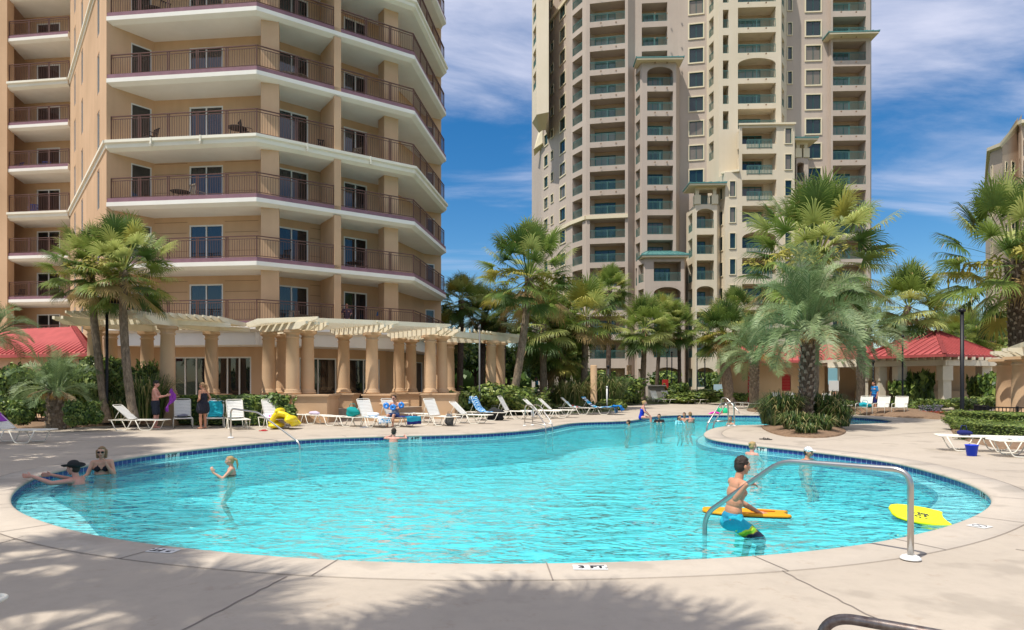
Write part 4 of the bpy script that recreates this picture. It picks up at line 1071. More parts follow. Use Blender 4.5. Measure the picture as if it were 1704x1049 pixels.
ppx('palm with a straight pale trunk right of the leaning palm', 905, 678, 903, 540, 42, 62, 'c', 12, seed=4)
ppx('palm whose trunk stands close behind the straight pale trunk', 918, 672, 914, 560, 46, 60, 'a', 11, seed=5)
ppx('short dark palm behind the loungers with a sunken crown', 935, 668, 936, 588, 44, 50, 'b', 12, seed=6, mb_=M_bark2)
ppx('yellowing palm with dry hanging leaves right of the beige bollard row', 971, 668, 975, 528, 43, 62, 'y', 11, seed=7)
ppx('dark slim palm standing in front of the lower balconies of the right tower', 1012, 662, 1014, 484, 50, 40, 'a', 8, seed=8, mb_=M_bark2)
ppx('bright palm directly behind the two raised loungers', 1069, 664, 1073, 547, 55, 50, 'c', 9, seed=9)
ppx('dark palm just behind the bright palm', 1092, 655, 1100, 528, 62, 38, 'a', 6, seed=10, mb_=M_bark2)
ppx('small dark palm right of the bright palm', 1131, 655, 1130, 545, 62, 38, 'c', 6, seed=11, mb_=M_bark2)
ppx('palm with a thick trunk at the start of the garden path', 1216, 668, 1203, 555, 50, 52, 'f', 17, lean=(-2,0), seed=12, ground=.05)
ppx('palm leaning over the red roofed wall behind the island', 1215, 640, 1225, 515, 58, 34, 'b', 9, seed=13)
ppx('silver green palm with arching fronds in front of the beige wall left of the island', 1254, 664, 1256, 590, 43, 68, 'v', 15, boots=.3, seed=14, ground=.05, rot=1)
ppx('biggest palm rising highest above the silver palm of the island', 1352, 690, 1358, 432, 29, 118, 'g', 17, seed=15, ground=.1)
ppx('silver green palm on the pool island with a shaggy patterned trunk', 1340, 717, 1345, 548, 24.6, 102, 'u', 23, boots=1, seed=16, ground=.05, rot=.6, sz=1.22, mb_=M_bark2)
ppx('silver palm with drooping fronds behind the white armchairs', 1432, 665, 1434, 560, 39, 74, 'v', 13, boots=.3, seed=17, rot=2.2)
ppx('round headed palm between the armchairs and the red roof', 1485, 668, 1512, 510, 46, 66, 'c', 10, lean=(-9,0), seed=18)
ppx('big palm with a thick shaggy trunk leaving the frame on the right', 1700, 690, 1690, 436, 31.5, 112, 'g', 30, boots=.35, seed=19, ground=.1, mb_=M_bark2, rot=2.0, sz=1.15)
ppx('dark palm left of the pergola end, in front of the sky', 765, 655, 768, 500, 52, 42, 'a', 10, seed=20, mb_=M_bark2)
ppx('dark palm behind the right end of the pergola', 800, 655, 806, 520, 55, 42, 'c', 10, seed=21, mb_=M_bark2)
ppx('dark low palm filling the gap behind the pergola columns', 742, 655, 744, 555, 58, 40, 'b', 10, seed=22, mb_=M_bark2)
ppx('dark palm behind the leaning palm above the bush', 835, 650, 838, 528, 54, 46, 'a', 11, seed=23, mb_=M_bark2)
ppx('palm whose fronds enter the frame at the left edge above the shrubs', -14, 690, -16, 560, 27, 62, 'v', 16, boots=.4, seed=24)
ppx('short palm spreading fronds low over the shrubs on the left', 92, 702, 92, 650, 24.5, 68, 'v', 24, boots=1, seed=25, ground=.15, rot=.4)
ppx('palm rising behind the red roof near the right edge', 1600, 640, 1602, 560, 60, 48, 'b', 9, seed=26)
ppx('second palm behind the red roof, left of the shaggy trunk', 1655, 640, 1652, 568, 62, 46, 'c', 9, seed=27)
ppx('dark palm behind the round headed palm', 1560, 640, 1562, 560, 66, 40, 'a', 8, seed=28, mb_=M_bark2)
# palms that stand beside the photographer and shade the deck
for i, (x, y, z, r, k) in enumerate(((-7.3,1.0,11.0,1.75,'s'),(-3.5,.6,9.6,2.0,'a'),(-8.6,2.9,11.0,1.45,'s'),(-12.9,9.8,10.5,2.3,'c'),(-14.6,12.6,9.5,2.3,'a'),(-16.4,15.4,10,2.4,'c'),(-18.6,18.6,9,2.3,'a'),(-15.3,7.8,11.5,2.3,'b'))):
    palm('palm shading the deck from outside the left of the photo', (x-.3, y-.3, 0), (x, y, z), r, k, .2, .16, seed=40+i, group='palms shading the deck', rot=i)
# ------------------------------------------------------------------ bushes
def leaves(mb, c, rad, n, s, rnd, box=False, elong=1.8, shell=.5):
    for _ in range(n):
        if box:
            f = rnd.random()
            v = Vector((rnd.uniform(-1,1), rnd.uniform(-1,1), rnd.uniform(-1,1))); a = rnd.choice((0,1,2,2)); v[a] = 1 if (a == 2 or rnd.random() < .5) else -1
            v[a] *= rnd.uniform(.8,1.06); p = Vector((v.x*rad[0], v.y*rad[1], v.z*rad[2]))
        else:
            v = Vector((rnd.gauss(0,1), rnd.gauss(0,1), rnd.gauss(0,1))).normalized(); f = rnd.uniform(shell, 1)**.6*rnd.uniform(.93,1.05); p = Vector((v.x*rad[0], v.y*rad[1], v.z*rad[2]))*f
        nv = (v+Vector((rnd.gauss(0,.5), rnd.gauss(0,.5), rnd.gauss(0,.5)+.4))).normalized(); t = nv.orthogonal().normalized(); t = (Quaternion(nv, rnd.uniform(0,6.28)) @ t); b = nv.cross(t)
        ss = s*rnd.uniform(.6,1.3); p = Vector(c)+p
        if p.z < -.02: continue
        mi = rnd.choices([0,1,2], [5,2.5,3])[0]
        n0 = len(mb.v); mb.v += [p-t*ss*elong*.5, p+b*ss*.5, p+t*ss*elong*.5, p-b*ss*.5]; mb.f.append((n0,n0+1,n0+2,n0+3)); mb.m.append(mi); mb.sm.append(False)
BV = {}
def bush_mesh(seed, mats, n, s, box=False, lumps=7):
    key = (seed, mats[0].name, n, s, box)
    if key in BV: return BV[key]
    rnd = random.Random(seed); mb = MB()
    if box:
        leaves(mb, (0,0,.5), (1,1,.5), n, s, rnd, True)
        for _ in range(12):
            leaves(mb, (rnd.uniform(-.9,.9), rnd.uniform(-.9,.9), rnd.uniform(.85,1)), (.18,.18,.12), n//40, s, rnd)
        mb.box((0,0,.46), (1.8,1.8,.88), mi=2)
    else:
        for k in range(lumps):
            a = rnd.uniform(0,6.28); q = rnd.uniform(0,.6); c = (math.cos(a)*q, math.sin(a)*q, rnd.uniform(.25,.7)); rr = rnd.uniform(.3,.5)
            leaves(mb, c, (rr,rr,rr*.8), n//lumps, s, rnd)
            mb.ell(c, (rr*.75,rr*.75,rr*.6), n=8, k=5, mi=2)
        for k in range(18):      # stray shoots break the outline
            a = rnd.uniform(0,6.28); q = rnd.uniform(.1,.8); p = Vector((math.cos(a)*q, math.sin(a)*q, .5)); v = Vector((math.cos(a)*.5, math.sin(a)*.5, 1)).normalized()
            for j in range(5):
                leaves(mb, p+v*(.1*j), (.06,.06,.06), 4, s, rnd)
    o = mb.build('foliage', mats); BV[key] = o.data; bpy.data.objects.remove(o); return BV[key]
STEM = {}
def bush(label, c, size, mats, n=2600, s=.075, seed=1, box=False, rz=0, name='shrub', cat='shrub', group=None):
    t = thing(name, label, cat, (c[0], c[1], c[2]), rz, group)
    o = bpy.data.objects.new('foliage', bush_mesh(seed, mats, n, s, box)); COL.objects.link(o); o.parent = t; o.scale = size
    if 'm' not in STEM:
        mb = MB(); r = random.Random(4)
        for i in range(6): a = i*1.05; mb.tube([(math.cos(a)*.08, math.sin(a)*.08, -.05), (math.cos(a)*.2, math.sin(a)*.2, .25), (math.cos(a)*.4, math.sin(a)*.4, .5)], [.03,.02,.01], 5)
        so_ = mb.build('stem', M_bark2); STEM['m'] = so_.data; bpy.data.objects.remove(so_)
    o2 = bpy.data.objects.new('stem', STEM['m']); COL.objects.link(o2); o2.parent = t; o2.scale = size
    return t
def grass_tuft(label, c, r, h, mats, n=500, seed=1, w=.012, group=None, bend=.6):
    rnd = random.Random(seed); t = thing('grass_clump', label, 'grass', c, 0, group); mb = MB()
    for _ in range(n):
        a = rnd.uniform(0,6.28); q = r*.55*rnd.random()**.5; p = Vector(c)+Vector((math.cos(a)*q, math.sin(a)*q, 0)); a2 = a+rnd.gauss(0,.6); o = Vector((math.cos(a2), math.sin(a2), 0)); L = h*rnd.uniform(.6,1.15); k = rnd.uniform(.1,bend)
        pts = [p, p+Vector((0,0,L*.5))+o*L*.15*k*2, p+Vector((0,0,L*(.92-.35*k)))+o*L*.75*k, p+Vector((0,0,L*(1.0-.8*k)))+o*L*1.25*k]
        strip(mb, pts, Vector((-o.y, o.x, 0)), [w, w, w*.8, .002], rnd.choices([0,1,2], [5,1.6,3])[0])
    mb.build('blades', mats, t); return t
GB = 'shrubs in the left planting bed'
def bpx(label, px, py, d, w, h, mats, dep=None, **k):
    """px centre, py of the base row"""
    b = P(px, d); zz = max(0, min(zof(py, d), .45)); return bush(label, (b.x, b.y, zz), (w*d/F/1.7, (dep or w*.8)*d/F/1.7, h*d/F/1.05), mats, **k)
bpx('tall leafy shrub at the left edge below the palm fronds', 15, 700, 26.5, 110, 100, L_bush, seed=1, n=9240, s=.055, group=GB)
bpx('big shrub behind the short palm in the left bed', 95, 696, 27, 140, 108, L_bush, seed=2, n=11440, s=.055, group=GB)
bpx('big shrub left of the black lamp post', 160, 694, 27, 130, 110, L_lime, seed=3, n=11440, s=.055, group=GB)
bpx('shrub between the lamp post and the slim curved trunk', 215, 694, 27.2, 110, 90, L_bush, seed=4, n=9240, s=.055, group=GB)
bpx('narrow light shrub against the first pergola column', 246, 688, 27.5, 50, 100, L_lime, seed=3, n=7000, s=.06, group=GB)
bpx('low shrub near the bed edge right of the short palm', 142, 706, 23.4, 62, 44, L_bush, seed=5, n=5200, s=.085, group=GB)
bpx('low shrub at the bed edge left of the short palm', 35, 706, 23.6, 70, 46, L_bush, seed=6, n=5200, s=.085, group=GB)
bpx('tiny light shrub at the foot of the short palm', 120, 708, 22.6, 22, 16, L_lime, seed=5, n=900, s=.3, group=GB)
grass_tuft('loose grassy clump beside the slim curved trunk', A(245, 698, 26), 1.0, 1.9, L_grass, 520, 3, .014)
grass_tuft('grassy clump left of the slim curved trunk', A(196, 704, 25.8), .8, 1.2, L_grass, 420, 4, .014)
def hedge(label, a, b, w, h, mats, seed, s=.035, n=6500, z=0.05):
    a = Vector(a); b = Vector(b); c = (a+b)/2; L = (b-a).length; rz = math.atan2((b-a).y, (b-a).x)
    return bush(label, (c.x, c.y, z), (L/2, w/2, h), mats, n, s, seed, True, rz, 'hedge', 'hedge')
hedge('clipped green hedge behind the loungers in front of the pergola', P(285,27.2), P(455,26.8), 1.3, 1.12, L_bush, 1, s=.045, n=9000)
bpx('rounded end of the clipped hedge beside the stone pedestal', 458, 700, 26.2, 74, 48, L_bush, seed=7, n=4200, s=.09)
bpx('dense leafy bush behind the tie dye towel', 757, 692, 34.5, 92, 46, L_lime, seed=8, n=4600, s=.075)
bpx('dense leafy bush between the tie dye towel and the leaning trunk', 812, 690, 35, 110, 54, L_lime, seed=9, n=4600, s=.075)
bpx('leafy bush around the foot of the leaning palm', 866, 688, 35.5, 90, 50, L_lime, seed=8, n=4600, s=.075)
bpx('dark bush in the shade left of the short dark palm', 940, 672, 47, 90, 36, L_bush, seed=9, n=2600, s=.09)
bpx('dark bush behind the beige bollard', 1035, 668, 50, 90, 44, L_bush, seed=7, n=2600, s=.09)
bpx('round lighter shrub left of the bright palm', 1054, 672, 52, 34, 26, L_lime, seed=8, n=2200, s=.11)
bpx('small lime shrub behind the raised loungers', 925, 678, 43, 24, 18, L_lime, seed=5, n=1200, s=.2)
bpx('round dark clipped shrub in front of the arched opening', 1127, 664, 60, 44, 30, L_bush, seed=9, n=2600, s=.09)
bpx('low lime ground shrub along the garden path', 1150, 672, 54, 90, 22, L_lime, seed=9, n=2600, s=.09)
bpx('lime shrub strip beyond the path bend', 1180, 664, 64, 70, 18, L_lime, seed=8, n=2200, s=.1)
bpx('tall loose shrub before the tower arch right of the black posts', 1182, 656, 70, 40, 42, L_bush, seed=6, n=2400, s=.12)
bpx('loose shrub before the tower arch behind the posts', 1108, 654, 70, 60, 42, L_bush, seed=5, n=2400, s=.12)
bpx('shrub at the foot of the tower below the slim palm', 985, 656, 66, 90, 46, L_bush, seed=6, n=2400, s=.12)
bpx('low plants at the corner of the lounger row', 1024, 682, 41, 44, 20, L_lime, seed=7, n=2000, s=.13)
for i, (x, y, d, r, h) in enumerate(((905,686,38,1.3,.5),(950,686,37,1.3,.45),(985,685,38,1.2,.6))):
    grass_tuft(('low grass below the pale trunks', 'low grass behind the raised loungers', 'low grass at the foot of the beige bollard')[i], G(x,y)+Vector((0,0,.06)), r, h, L_grass, 420, 10+i, .02)
grass_tuft('tall straw coloured ornamental grass left of the beige bollard', A(955,678,42), 2.0, 1.9, [L_grass[0], L_grass[1], L_grass[1]], 900, 21, .014)
grass_tuft('tall pale ornamental grass right of the beige bollard', A(1008,676,42), 1.7, 2.2, [L_grass[0], L_grass[1], L_grass[0]], 800, 22, .014)
# island planting
def at_(x, y): v = G(x, y); v.z = .12; return v
for i, (x, y, r, h, n, bend) in enumerate(((1304,714,.8,1.35,620,.55),(1284,711,.65,1.05,420,.7),(1322,721,.6,.7,300,.9),(1372,713,.8,1.3,620,.55),(1396,715,.6,1.0,420,.75),(1366,722,.6,.6,280,.9),(1342,726,.6,.35,220,.9))):
    lb = ('tall strap leaved clump left of the island trunk','strap leaved clump at the left tip of the island bed','low clump in front left of the island trunk','tall strap leaved clump right of the island trunk','strap leaved clump at the right tip of the island bed','low clump in front right of the island trunk','short grass tuft at the front of the island bed')[i]
    grass_tuft(lb, at_(x,y), r, h, L_grass, n, 30+i, .016, 'strap leaved plants on the island', bend)
# beds on the right
def flat(label, px, py, d, w, h, mats, seed, n=1600, s=.07, name='flower_patch', cat='flowers'): return bpx(label, px, py, d, w, h, mats, dep=w*.5, seed=seed, n=n, s=s, name=name, cat=cat)
flat('red flower patch left of the island shrubs', 1277, 686, 36.8, 44, 10, L_red, 3)
flat('red flowers behind the white armchairs', 1440, 690, 36.5, 60, 8, L_red, 4)
flat('red flowers right of the last armchair', 1535, 694, 34.5, 60, 9, L_red, 5)
flat('red flowers in the corner beside the clipped lime hedge', 1570, 695, 34, 44, 9, L_red, 6)
flat('mauve flower mound in front of the cabana posts', 1548, 690, 35.5, 44, 18, L_mauve, 4, cat='flowers')
for i, (px, py, d, w, h, mt, lb) in enumerate(((1400,684,39,60,20,L_bush,'low shrub behind the side table'),(1463,682,39,60,24,L_lime,'lime shrub behind the armchairs'),(1515,686,38,60,26,L_lime,'lime shrub right of the last armchair'),(1555,684,39,56,22,L_lime,'lime shrub in front of the cabana post'),(1600,686,37,60,26,L_lime,'lime shrub between the cabana posts'),(1640,684,38,70,28,L_lime,'lime shrub before the right cabana post'),(1235,668,50,40,16,L_bush,'low shrub below the red door'))):
    bpx(lb, px, py, d, w, h, mt, seed=5+i % 4, n=2400, s=.085)
for i, (px, py, d, h, lb) in enumerate(((1530,676,42,62,'broad leaved plant in the shade of the cabana'),(1634,672,42,50,'climbing plant by the right cabana post'),(1655,674,40,56,'broad leaved plant right of the cabana posts'),(1505,676,42,46,'dark leafy plant at the cabana back wall'))):
    bpx(lb, px, py, d, 42, h, L_bush, seed=2+i, n=1200, s=.22)
hp = [G(1585,712), G(1600,722), G(1645,738), G(1760,750)]
bush('clipped lime hedge, left rounded end by the black post', tuple(P(1607,26.4))+(0.02,), (.85,1.4,.62), L_lime, 6500, .05, 11, False, 0, 'hedge', 'hedge')
hedge('low clipped lime hedge behind the blue bucket', P(1612,25.6), P(1790,21.8), 1.5, .60, L_lime, 12, s=.04, n=12000, z=.02)
hedge('front part of the low lime ground hedge behind the right loungers', P(1640,20.4), P(1790,18.0), 2.6, .50, L_lime, 13, s=.035, n=12000, z=.02)
bush('loose lime ground cover at the corner of the right bed', tuple(P(1604,23.4))+(0.02,), (.75,1.5,.5), L_lime, 6500, .05, 14, False, 0, 'hedge', 'hedge')
# far trees behind the cabana and behind the pergola
def tree(label, c, h, r, mats, seed, name='broadleaf_tree', n=4200, s=.1, trunk=M_bark2, group='trees behind the pool garden'):
    t = thing(name, label, 'tree', c, 0, group); o = bpy.data.objects.new('crown', bush_mesh(seed, mats, n, s)); COL.objects.link(o); o.parent = t; o.location = (0,0,h-r*1.25); o.scale = (r, r, r*1.25)
    mb = MB(); mb.tube([(0,0,-.2),(.1,0,h*.3),(0,.1,h*.65)], [.22,.17,.08], 8)
    for a in range(4): mb.tube([(0,0,h*.4),(math.cos(a*1.6)*r*.3, math.sin(a*1.6)*r*.3, h*.62),(math.cos(a*1.6)*r*.6, math.sin(a*1.6)*r*.6, h*.75)], [.09,.06,.03], 6)
    for v in range(len(mb.v)): mb.v[v] += Vector(c)
    mb.build('trunk', trunk, t); return t
TL = [('dark tree between the tower and the pergola end',748,60,40,62,L_bush),('dark tree behind the palms right of the pergola end',790,64,44,70,L_bush),('dark tree behind the leaning palm',845,60,44,64,L_bush),('dark tree behind the straight pale trunks',900,64,46,60,L_bush),('dark tree left of the slim dark palm',945,66,40,56,L_bush),
 ('tree behind the round headed palm',1540,70,46,80,L_bush),('olive tree behind the red roof ridge',1590,72,50,92,L_lime),('tree at the right behind the shaggy trunk',1650,74,56,105,L_bush),('olive tree above the cabana roof at the right edge',1700,70,50,90,L_lime),('tree behind the silver palm of the armchairs',1440,74,46,62,L_bush),('tree low behind the path end',1200,86,34,30,L_bush),('tree beyond the left red roof',-30,60,60,120,L_bush)]
for i, (lb, px, d, rp, hp_, mt) in enumerate(TL):
    p = P(px, d); tree(lb, (p.x, p.y, 0), zof(HY-hp_, d), rp*d/F, mt, 1+i % 6)
# distant belt of greenery that closes the horizon
mb = MB(); rnd = random.Random(77)
for i in range(210):
    a = -1.25+2.5*i/209; d = 150+rnd.uniform(-15,30); x, y = math.sin(a)*d*1.2, math.cos(a)*d; r = rnd.uniform(4,8)
    leaves(mb, (x, y, r*.55), (r, r, r*.75), 130, 1.3, rnd); mb.ell((x, y, r*.45), (r*.8, r*.8, r*.6), n=8, k=5, mi=2)
o = mb.build('tree_belt', L_bush); o['kind'] = 'stuff'; o['label'] = 'far belt of dense green trees along the horizon'
# ------------------------------------------------------------------ pergola
M_perg = stucco('pergola_cream', (.76,.69,.53), (.66,.58,.42), 1.5, .3)
M_col = stucco('column_stucco', (.60,.41,.25), (.52,.34,.20), .8)
PT = 4.02
PG = thing('pergola', 'curved cream pergola on round tan columns in front of the tower', 'pergola', (-10, 30, 0))
def column(x, d, z0=1.22, top=PT, r=.29, parent=None, name='column'):
    p = P(x, d); mb = MB(); h = top-z0
    prof = [(r*1.28,0),(r*1.28,.07),(r*1.12,.09),(r*1.2,.15),(r*1.02,.20),(r,.24),(r*1.0,h*.45),(r*.9,h-.36),(r*1.03,h-.34),(r*1.03,h-.29),(r*.9,h-.27),(r*.92,h-.2),(r*1.16,h-.13),(r*1.22,h-.12)]
    mb.lathe(prof, (p.x, p.y, z0), 24); mb.box((p.x, p.y, top-.06), (r*2.5, r*2.5, .12), .4)
    return mb.build(name, M_col, parent or PG)
def dcol(top_y): return (PT-H)*F/(HY-top_y)
def pier(x0, x1, d, dep, ztop=1.2, z0=0.0, rz=0, off=0.0, name='pedestal'):
    a, b = P(x0, d), P(x1, d); w = b.x-a.x; c = Vector(((a.x+b.x)/2, d+dep/2+off)); mb = MB()
    mb.box((c.x, c.y, z0+.09), (w+.08, dep+.08, .18), rz); mb.box((c.x, c.y, (z0+ztop-.16)/2+.08), (w-.04, dep-.04, ztop-.16-z0-.14), rz)
    mb.box((c.x, c.y, ztop-.12), (w+.02, dep+.02, .10), rz); mb.box((c.x, c.y, ztop-.035), (w+.14, dep+.14, .07), rz)
    return mb.build(name, M_col, PG)
cols = [(158,27.4),(184,29.6),(245,30.1),(279,27.0),(352,30.1),(447,30.4),(470,31.6),(487,29.0),(512,29.6),(572,32.2),(619,30.6),(664,34.6),(684,35.6),(716,32.2),(735,33.0),(748,38.0),(817,36.4),(832,38.4)]
for x, d in cols: column(x, d)
pier(436, 482, 30.0, 2.2); pier(484, 545, 28.3, 1.9); pier(558, 587, 31.5, 1.4); pier(604, 648, 29.7, 1.6); pier(652, 698, 33.9, 2.4); pier(701, 757, 31.4, 2.4); pier(738, 762, 37.4, 1.4); pier(806, 843, 35.8, 3.2, z0=0); pier(266,292,26.4,1.2); pier(340,364,29.5,1.2); pier(146,172,26.8,1.2); pier(172,258,29.2,1.8)
def beam_end(u): pass
def beam(pts, z0, z1, w=.12, pair=.42, name='beam', tail=(True, True)):
    """double beam along plan points with notched, upswept ends"""
    a, b = pts[0], pts[-1]; u = (b-a).normalized(); s = Vector((-u.y, u.x)); out = []
    for sg in (-1, 1):
        mb = MB(); o = s*sg*pair/2; L = (b-a).length; e = .55
        prof = []
        if tail[0]: prof += [(0, z0+(z1-z0)*.62), (e*.35, z0+(z1-z0)*.40), (e*.5, z0+(z1-z0)*.42), (e*.9, z0)]
        else: prof += [(0, z0)]
        if tail[1]: prof += [(L-e*.9, z0), (L-e*.5, z0+(z1-z0)*.42), (L-e*.35, z0+(z1-z0)*.40), (L, z0+(z1-z0)*.62)]
        else: prof += [(L, z0)]
        top = [(L, z1), (0, z1)]; q = prof+top
        for sd in (-1, 1):
            pp = [a+o+u*x+s*sd*w/2 for x, z in q]; vs = [(*p, z) for p, (x, z) in zip(pp, q)]
            n = len(prof)   # split in convex quads along the length
            xs = [x for x, z in prof]
            for i in range(n-1):
                A_, B_ = prof[i], prof[i+1]; l0, l1 = a+o+u*A_[0]+s*sd*w/2, a+o+u*B_[0]+s*sd*w/2
                qd = [(*l0, A_[1]), (*l1, B_[1]), (*l1, z1), (*l0, z1)]
                mb.quad(*(qd if sd < 0 else qd[::-1]))
        for i in range(len(q)):
            A_, B_ = q[i], q[(i+1) % len(q)]; l0, l1 = a+o+u*A_[0], a+o+u*B_[0]; h = s*w/2
            mb.quad((*(l0+h), A_[1]), (*(l1+h), B_[1]), (*(l1-h), B_[1]), (*(l0-h), A_[1]))
        out.append(mb.build(name, M_perg, PG))
    return a, b
def ext(a, b, e0, e1): u = (b-a).normalized(); return [a-u*e0, b+u*e1]
BZ0, BZ1 = PT+.002, PT+.30
pc_ = {x: P(x, d) for x, d in cols}
bD = beam(ext(pc_[158], pc_[245], 1.7, .8), BZ0, BZ1); bE = beam(ext(pc_[279], pc_[352], 1.7, .6), BZ0, BZ1)
bA = beam(ext(pc_[447], pc_[487], .7, 1.5), BZ0, BZ1); bA2 = beam(ext(pc_[470], pc_[512], .7, 1.5), BZ0, BZ1)
bB = beam(ext(pc_[572], pc_[619], .8, 1.3), BZ0, BZ1); bC = beam(ext(pc_[664], pc_[716], .8, 1.3), BZ0, BZ1); bC2 = beam(ext(pc_[684], pc_[735], .8, 1.3), BZ0, BZ1)
bF = beam(ext(pc_[735]+Vector((.35,.2)), pc_[817], -.1, 1.5), BZ0, BZ1, pair=.36, tail=(False, True)); bG = beam(ext(pc_[748], pc_[832], .3, 1.5), BZ0, BZ1, pair=.36, tail=(False, True))
def rafters(b1, b2, n, e0=.7, e1=.7, name='rafter', f0=.06, f1=.94, z=BZ1+.003):
    for i in range(n):
        f = f0+(f1-f0)*i/(n-1); a = b1[0].lerp(b1[1], f); b = b2[0].lerp(b2[1], f); u = (b-a).normalized(); a = a-u*e0; b = b+u*e1; s = Vector((-u.y, u.x))*.035; L = (b-a).length
        mb = MB(); h = .20; t = .35
        q = [(0, z+h*.55), (t, z), (L-t, z), (L, z+h*.55), (L, z+h), (0, z+h)]
        for sd in (1, -1):
            for (x0, za), (x1, zb) in zip(q[:3], q[1:4]):
                qd = [(*(a+u*x0+s*sd), za), (*(a+u*x1+s*sd), zb), (*(a+u*x1+s*sd), z+h), (*(a+u*x0+s*sd), z+h)]; mb.quad(*(qd[::-1] if sd > 0 else qd))
        for k in range(6):
            (x0, za), (x1, zb) = q[k], q[(k+1) % 6]; mb.quad((*(a+u*x0+s), za), (*(a+u*x1+s), zb), (*(a+u*x1-s), zb), (*(a+u*x0-s), za))
        mb.build(name, M_perg, PG)

eE2 = [P(368, 27.6), P(415, 31.2)]

rafters((bD[0], bE[0]), (bD[1], bE[1]), 10, 0, 0, f0=.10, f1=.90); rafters((bE[0], eE2[0]), (bE[1], eE2[1]), 8, -.5, 0, f0=.14, f1=.9)
for p_, q_ in ((pc_[158], pc_[279]), (pc_[245], pc_[352]), (pc_[279], eE2[0].lerp(eE2[1], .3)), (pc_[352], eE2[1])):
    mb = MB(); mb.bar((*p_, BZ1-.11), (*q_, BZ1-.11), .1, .2); mb.build('girder', M_perg, PG)
rafters((P(408,31.5), P(432,28.8)), bA, 8, .1, .5); rafters(bA2, bB, 11, .4, .6); rafters(bB, bC, 11, .4, .5); rafters((bC2[1].lerp(bC2[0],1.0), bC2[1]), (bC2[1]+Vector((.9,.5)), bC2[1]+Vector((1.3,.4))), 6, .3, .3) if False else None
rafters(bF, bG, 11, .5, .5)
# stone basin on the patio
t = thing('stone_planter', 'round tiered stone basin between the pergola pedestals', 'planter', tuple(P(656,29.2))+(.0,))
mb = MB(); o = t.location; mb.lathe([(.5,0),(.5,.12),(.3,.2),(.22,.5),(.3,.62),(.62,.72),(.66,.80),(.6,.84),(.52,.80),(.1,.76)], o, 28); mb.build('basin', M_col, t)
mb = MB(); mb.lathe([(.85,0.001),(.85,.1),(.8,.13)], o, 28); mb.build('plinth', M_col, t)
# ------------------------------------------------------------------ cabana on the right with red metal roof
M_red = mat('red_metal', (.42,.095,.09), .7, var=.25, scale=1.5, spec=.12); M_beige = stucco('beige_stucco', (.58,.44,.27), (.50,.37,.21), .5); M_post = mat('cream_post', (.70,.63,.50), .8, var=.08); M_redp = mat('red_paint', (.42,.03,.03), .4)
CB = thing('poolside_cabana', 'long beige cabana with a red standing seam roof and cream posts', 'building', (20, 45, 0))
def seam_roof(parent, faces, name='roof', th=.14, step=.42):
    mb = MB()
    for f in faces:      # f: eave a, eave b, top b, top a
        a, b, c, d = [Vector(p) for p in f]; mb.poly([a, b, c, d] if (c-d).length > .01 else [a, b, c])
        n = (b-a).cross(d-a).normalized(); k = int((b-a).length/step)
        for i in range(k+1):
            fr = i/max(1,k); p = a.lerp(b, fr); eu = (b-a).normalized()
            # run up slope perpendicular to the eave until the hip is met
            up = ((d-a)-eu*(d-a).dot(eu)).normalized(); x = (b-a).length*fr; xa = (d-a).dot(eu); xb = (b-a).length-(c-b).dot(eu)*-1
            Hh = (d-a).dot(up); xl, xr = (d-a).dot(eu), (c-a).dot(eu)
            if x < xl: hh = Hh*x/max(xl, 1e-6)
            elif x > xr: hh = Hh*((b-a).length-x)/max((b-a).length-xr, 1e-6)
            else: hh = Hh
            if hh > .1: mb.bar(p+n*.03, p+up*hh+n*.03, .035, .05, up=n)
        mb.box((a+b)/2-Vector((0,0,.09)), ((b-a).length, .10, .16), math.atan2((b-a).y, (b-a).x)) if True else None
    for f in faces:
        a, b, c, d = [Vector(p) for p in f]
        for p, q in ((b, c), (a, d)):
            if (p-q).length > .3: mb.bar(p+Vector((0,0,.03)), q+Vector((0,0,.05)), .22, .06)
    return mb.build(name, M_red, parent)
ez = 3.42
e1_, e2_, e3_ = P(1432, 43.5), P(1572, 39.0), P(1672, 42.5)
pk0, pk1 = P(1536, 45.0), P(1558, 45.0); pz = zof(551, 45)
bk1, bk2 = P(1690, 50), P(1440, 52)
seam_roof(CB, [((*e1_, ez), (*e2_, ez), (*pk1, pz), (*pk0, pz)), ((*e2_, ez), (*e3_, ez), (*pk1, pz), (*pk1, pz)), ((*e3_, ez), (*bk1, ez), (*pk1, pz), (*pk1, pz)), ((*bk1, ez), (*bk2, ez), (*pk0, pz), (*pk1, pz)), ((*bk2, ez), (*e1_, ez), (*pk0, pz), (*pk0, pz))])
# long wing to the left
l0, l1 = P(1205, 50.5), P(1452, 46.5); r0, r1 = P(1225, 54.5), P(1450, 51.5); lz = 3.35; rzz = 4.75
seam_roof(CB, [((*l0, lz), (*l1, lz), (*r1, rzz), (*r0, rzz)), ((*P(1452,56), lz), (*P(1212,59), lz), (*r0, rzz), (*r1, rzz)), ((*P(1212,59), lz), (*l0, lz), (*r0, rzz), (*r0, rzz))])
mb = MB()
wa, wb_ = P(1214, 52.0), P(1372, 49.2)
facet(mb, wa, wb_, 0, 3.3, [(onl(1244,wa,wb_), onl(1250.5,wa,wb_), .15, 2.6, 'w', 0), (onl(1301,wa,wb_), onl(1316,wa,wb_), 1.1, 2.35, 'w', 0)], thick=.2)
for p, q in ((wb_, P(1372,51.5)), (P(1372,51.5), P(1700,49.5)), (P(1208,58), wa), (P(1700,49.5), P(1700,55)), (P(1700,55), P(1208,58))): mb.quad((*p, 0), (*q, 0), (*q, 3.3), (*p, 3.3))
mb.box(((P(1560,49.2)).x, 49.3, .55), (12, .3, 1.1)); 
mb.build('wall', M_beige, CB)
u = (wb_-wa).normalized()
def on(px): return wa+u*onl(px, wa, wb_)
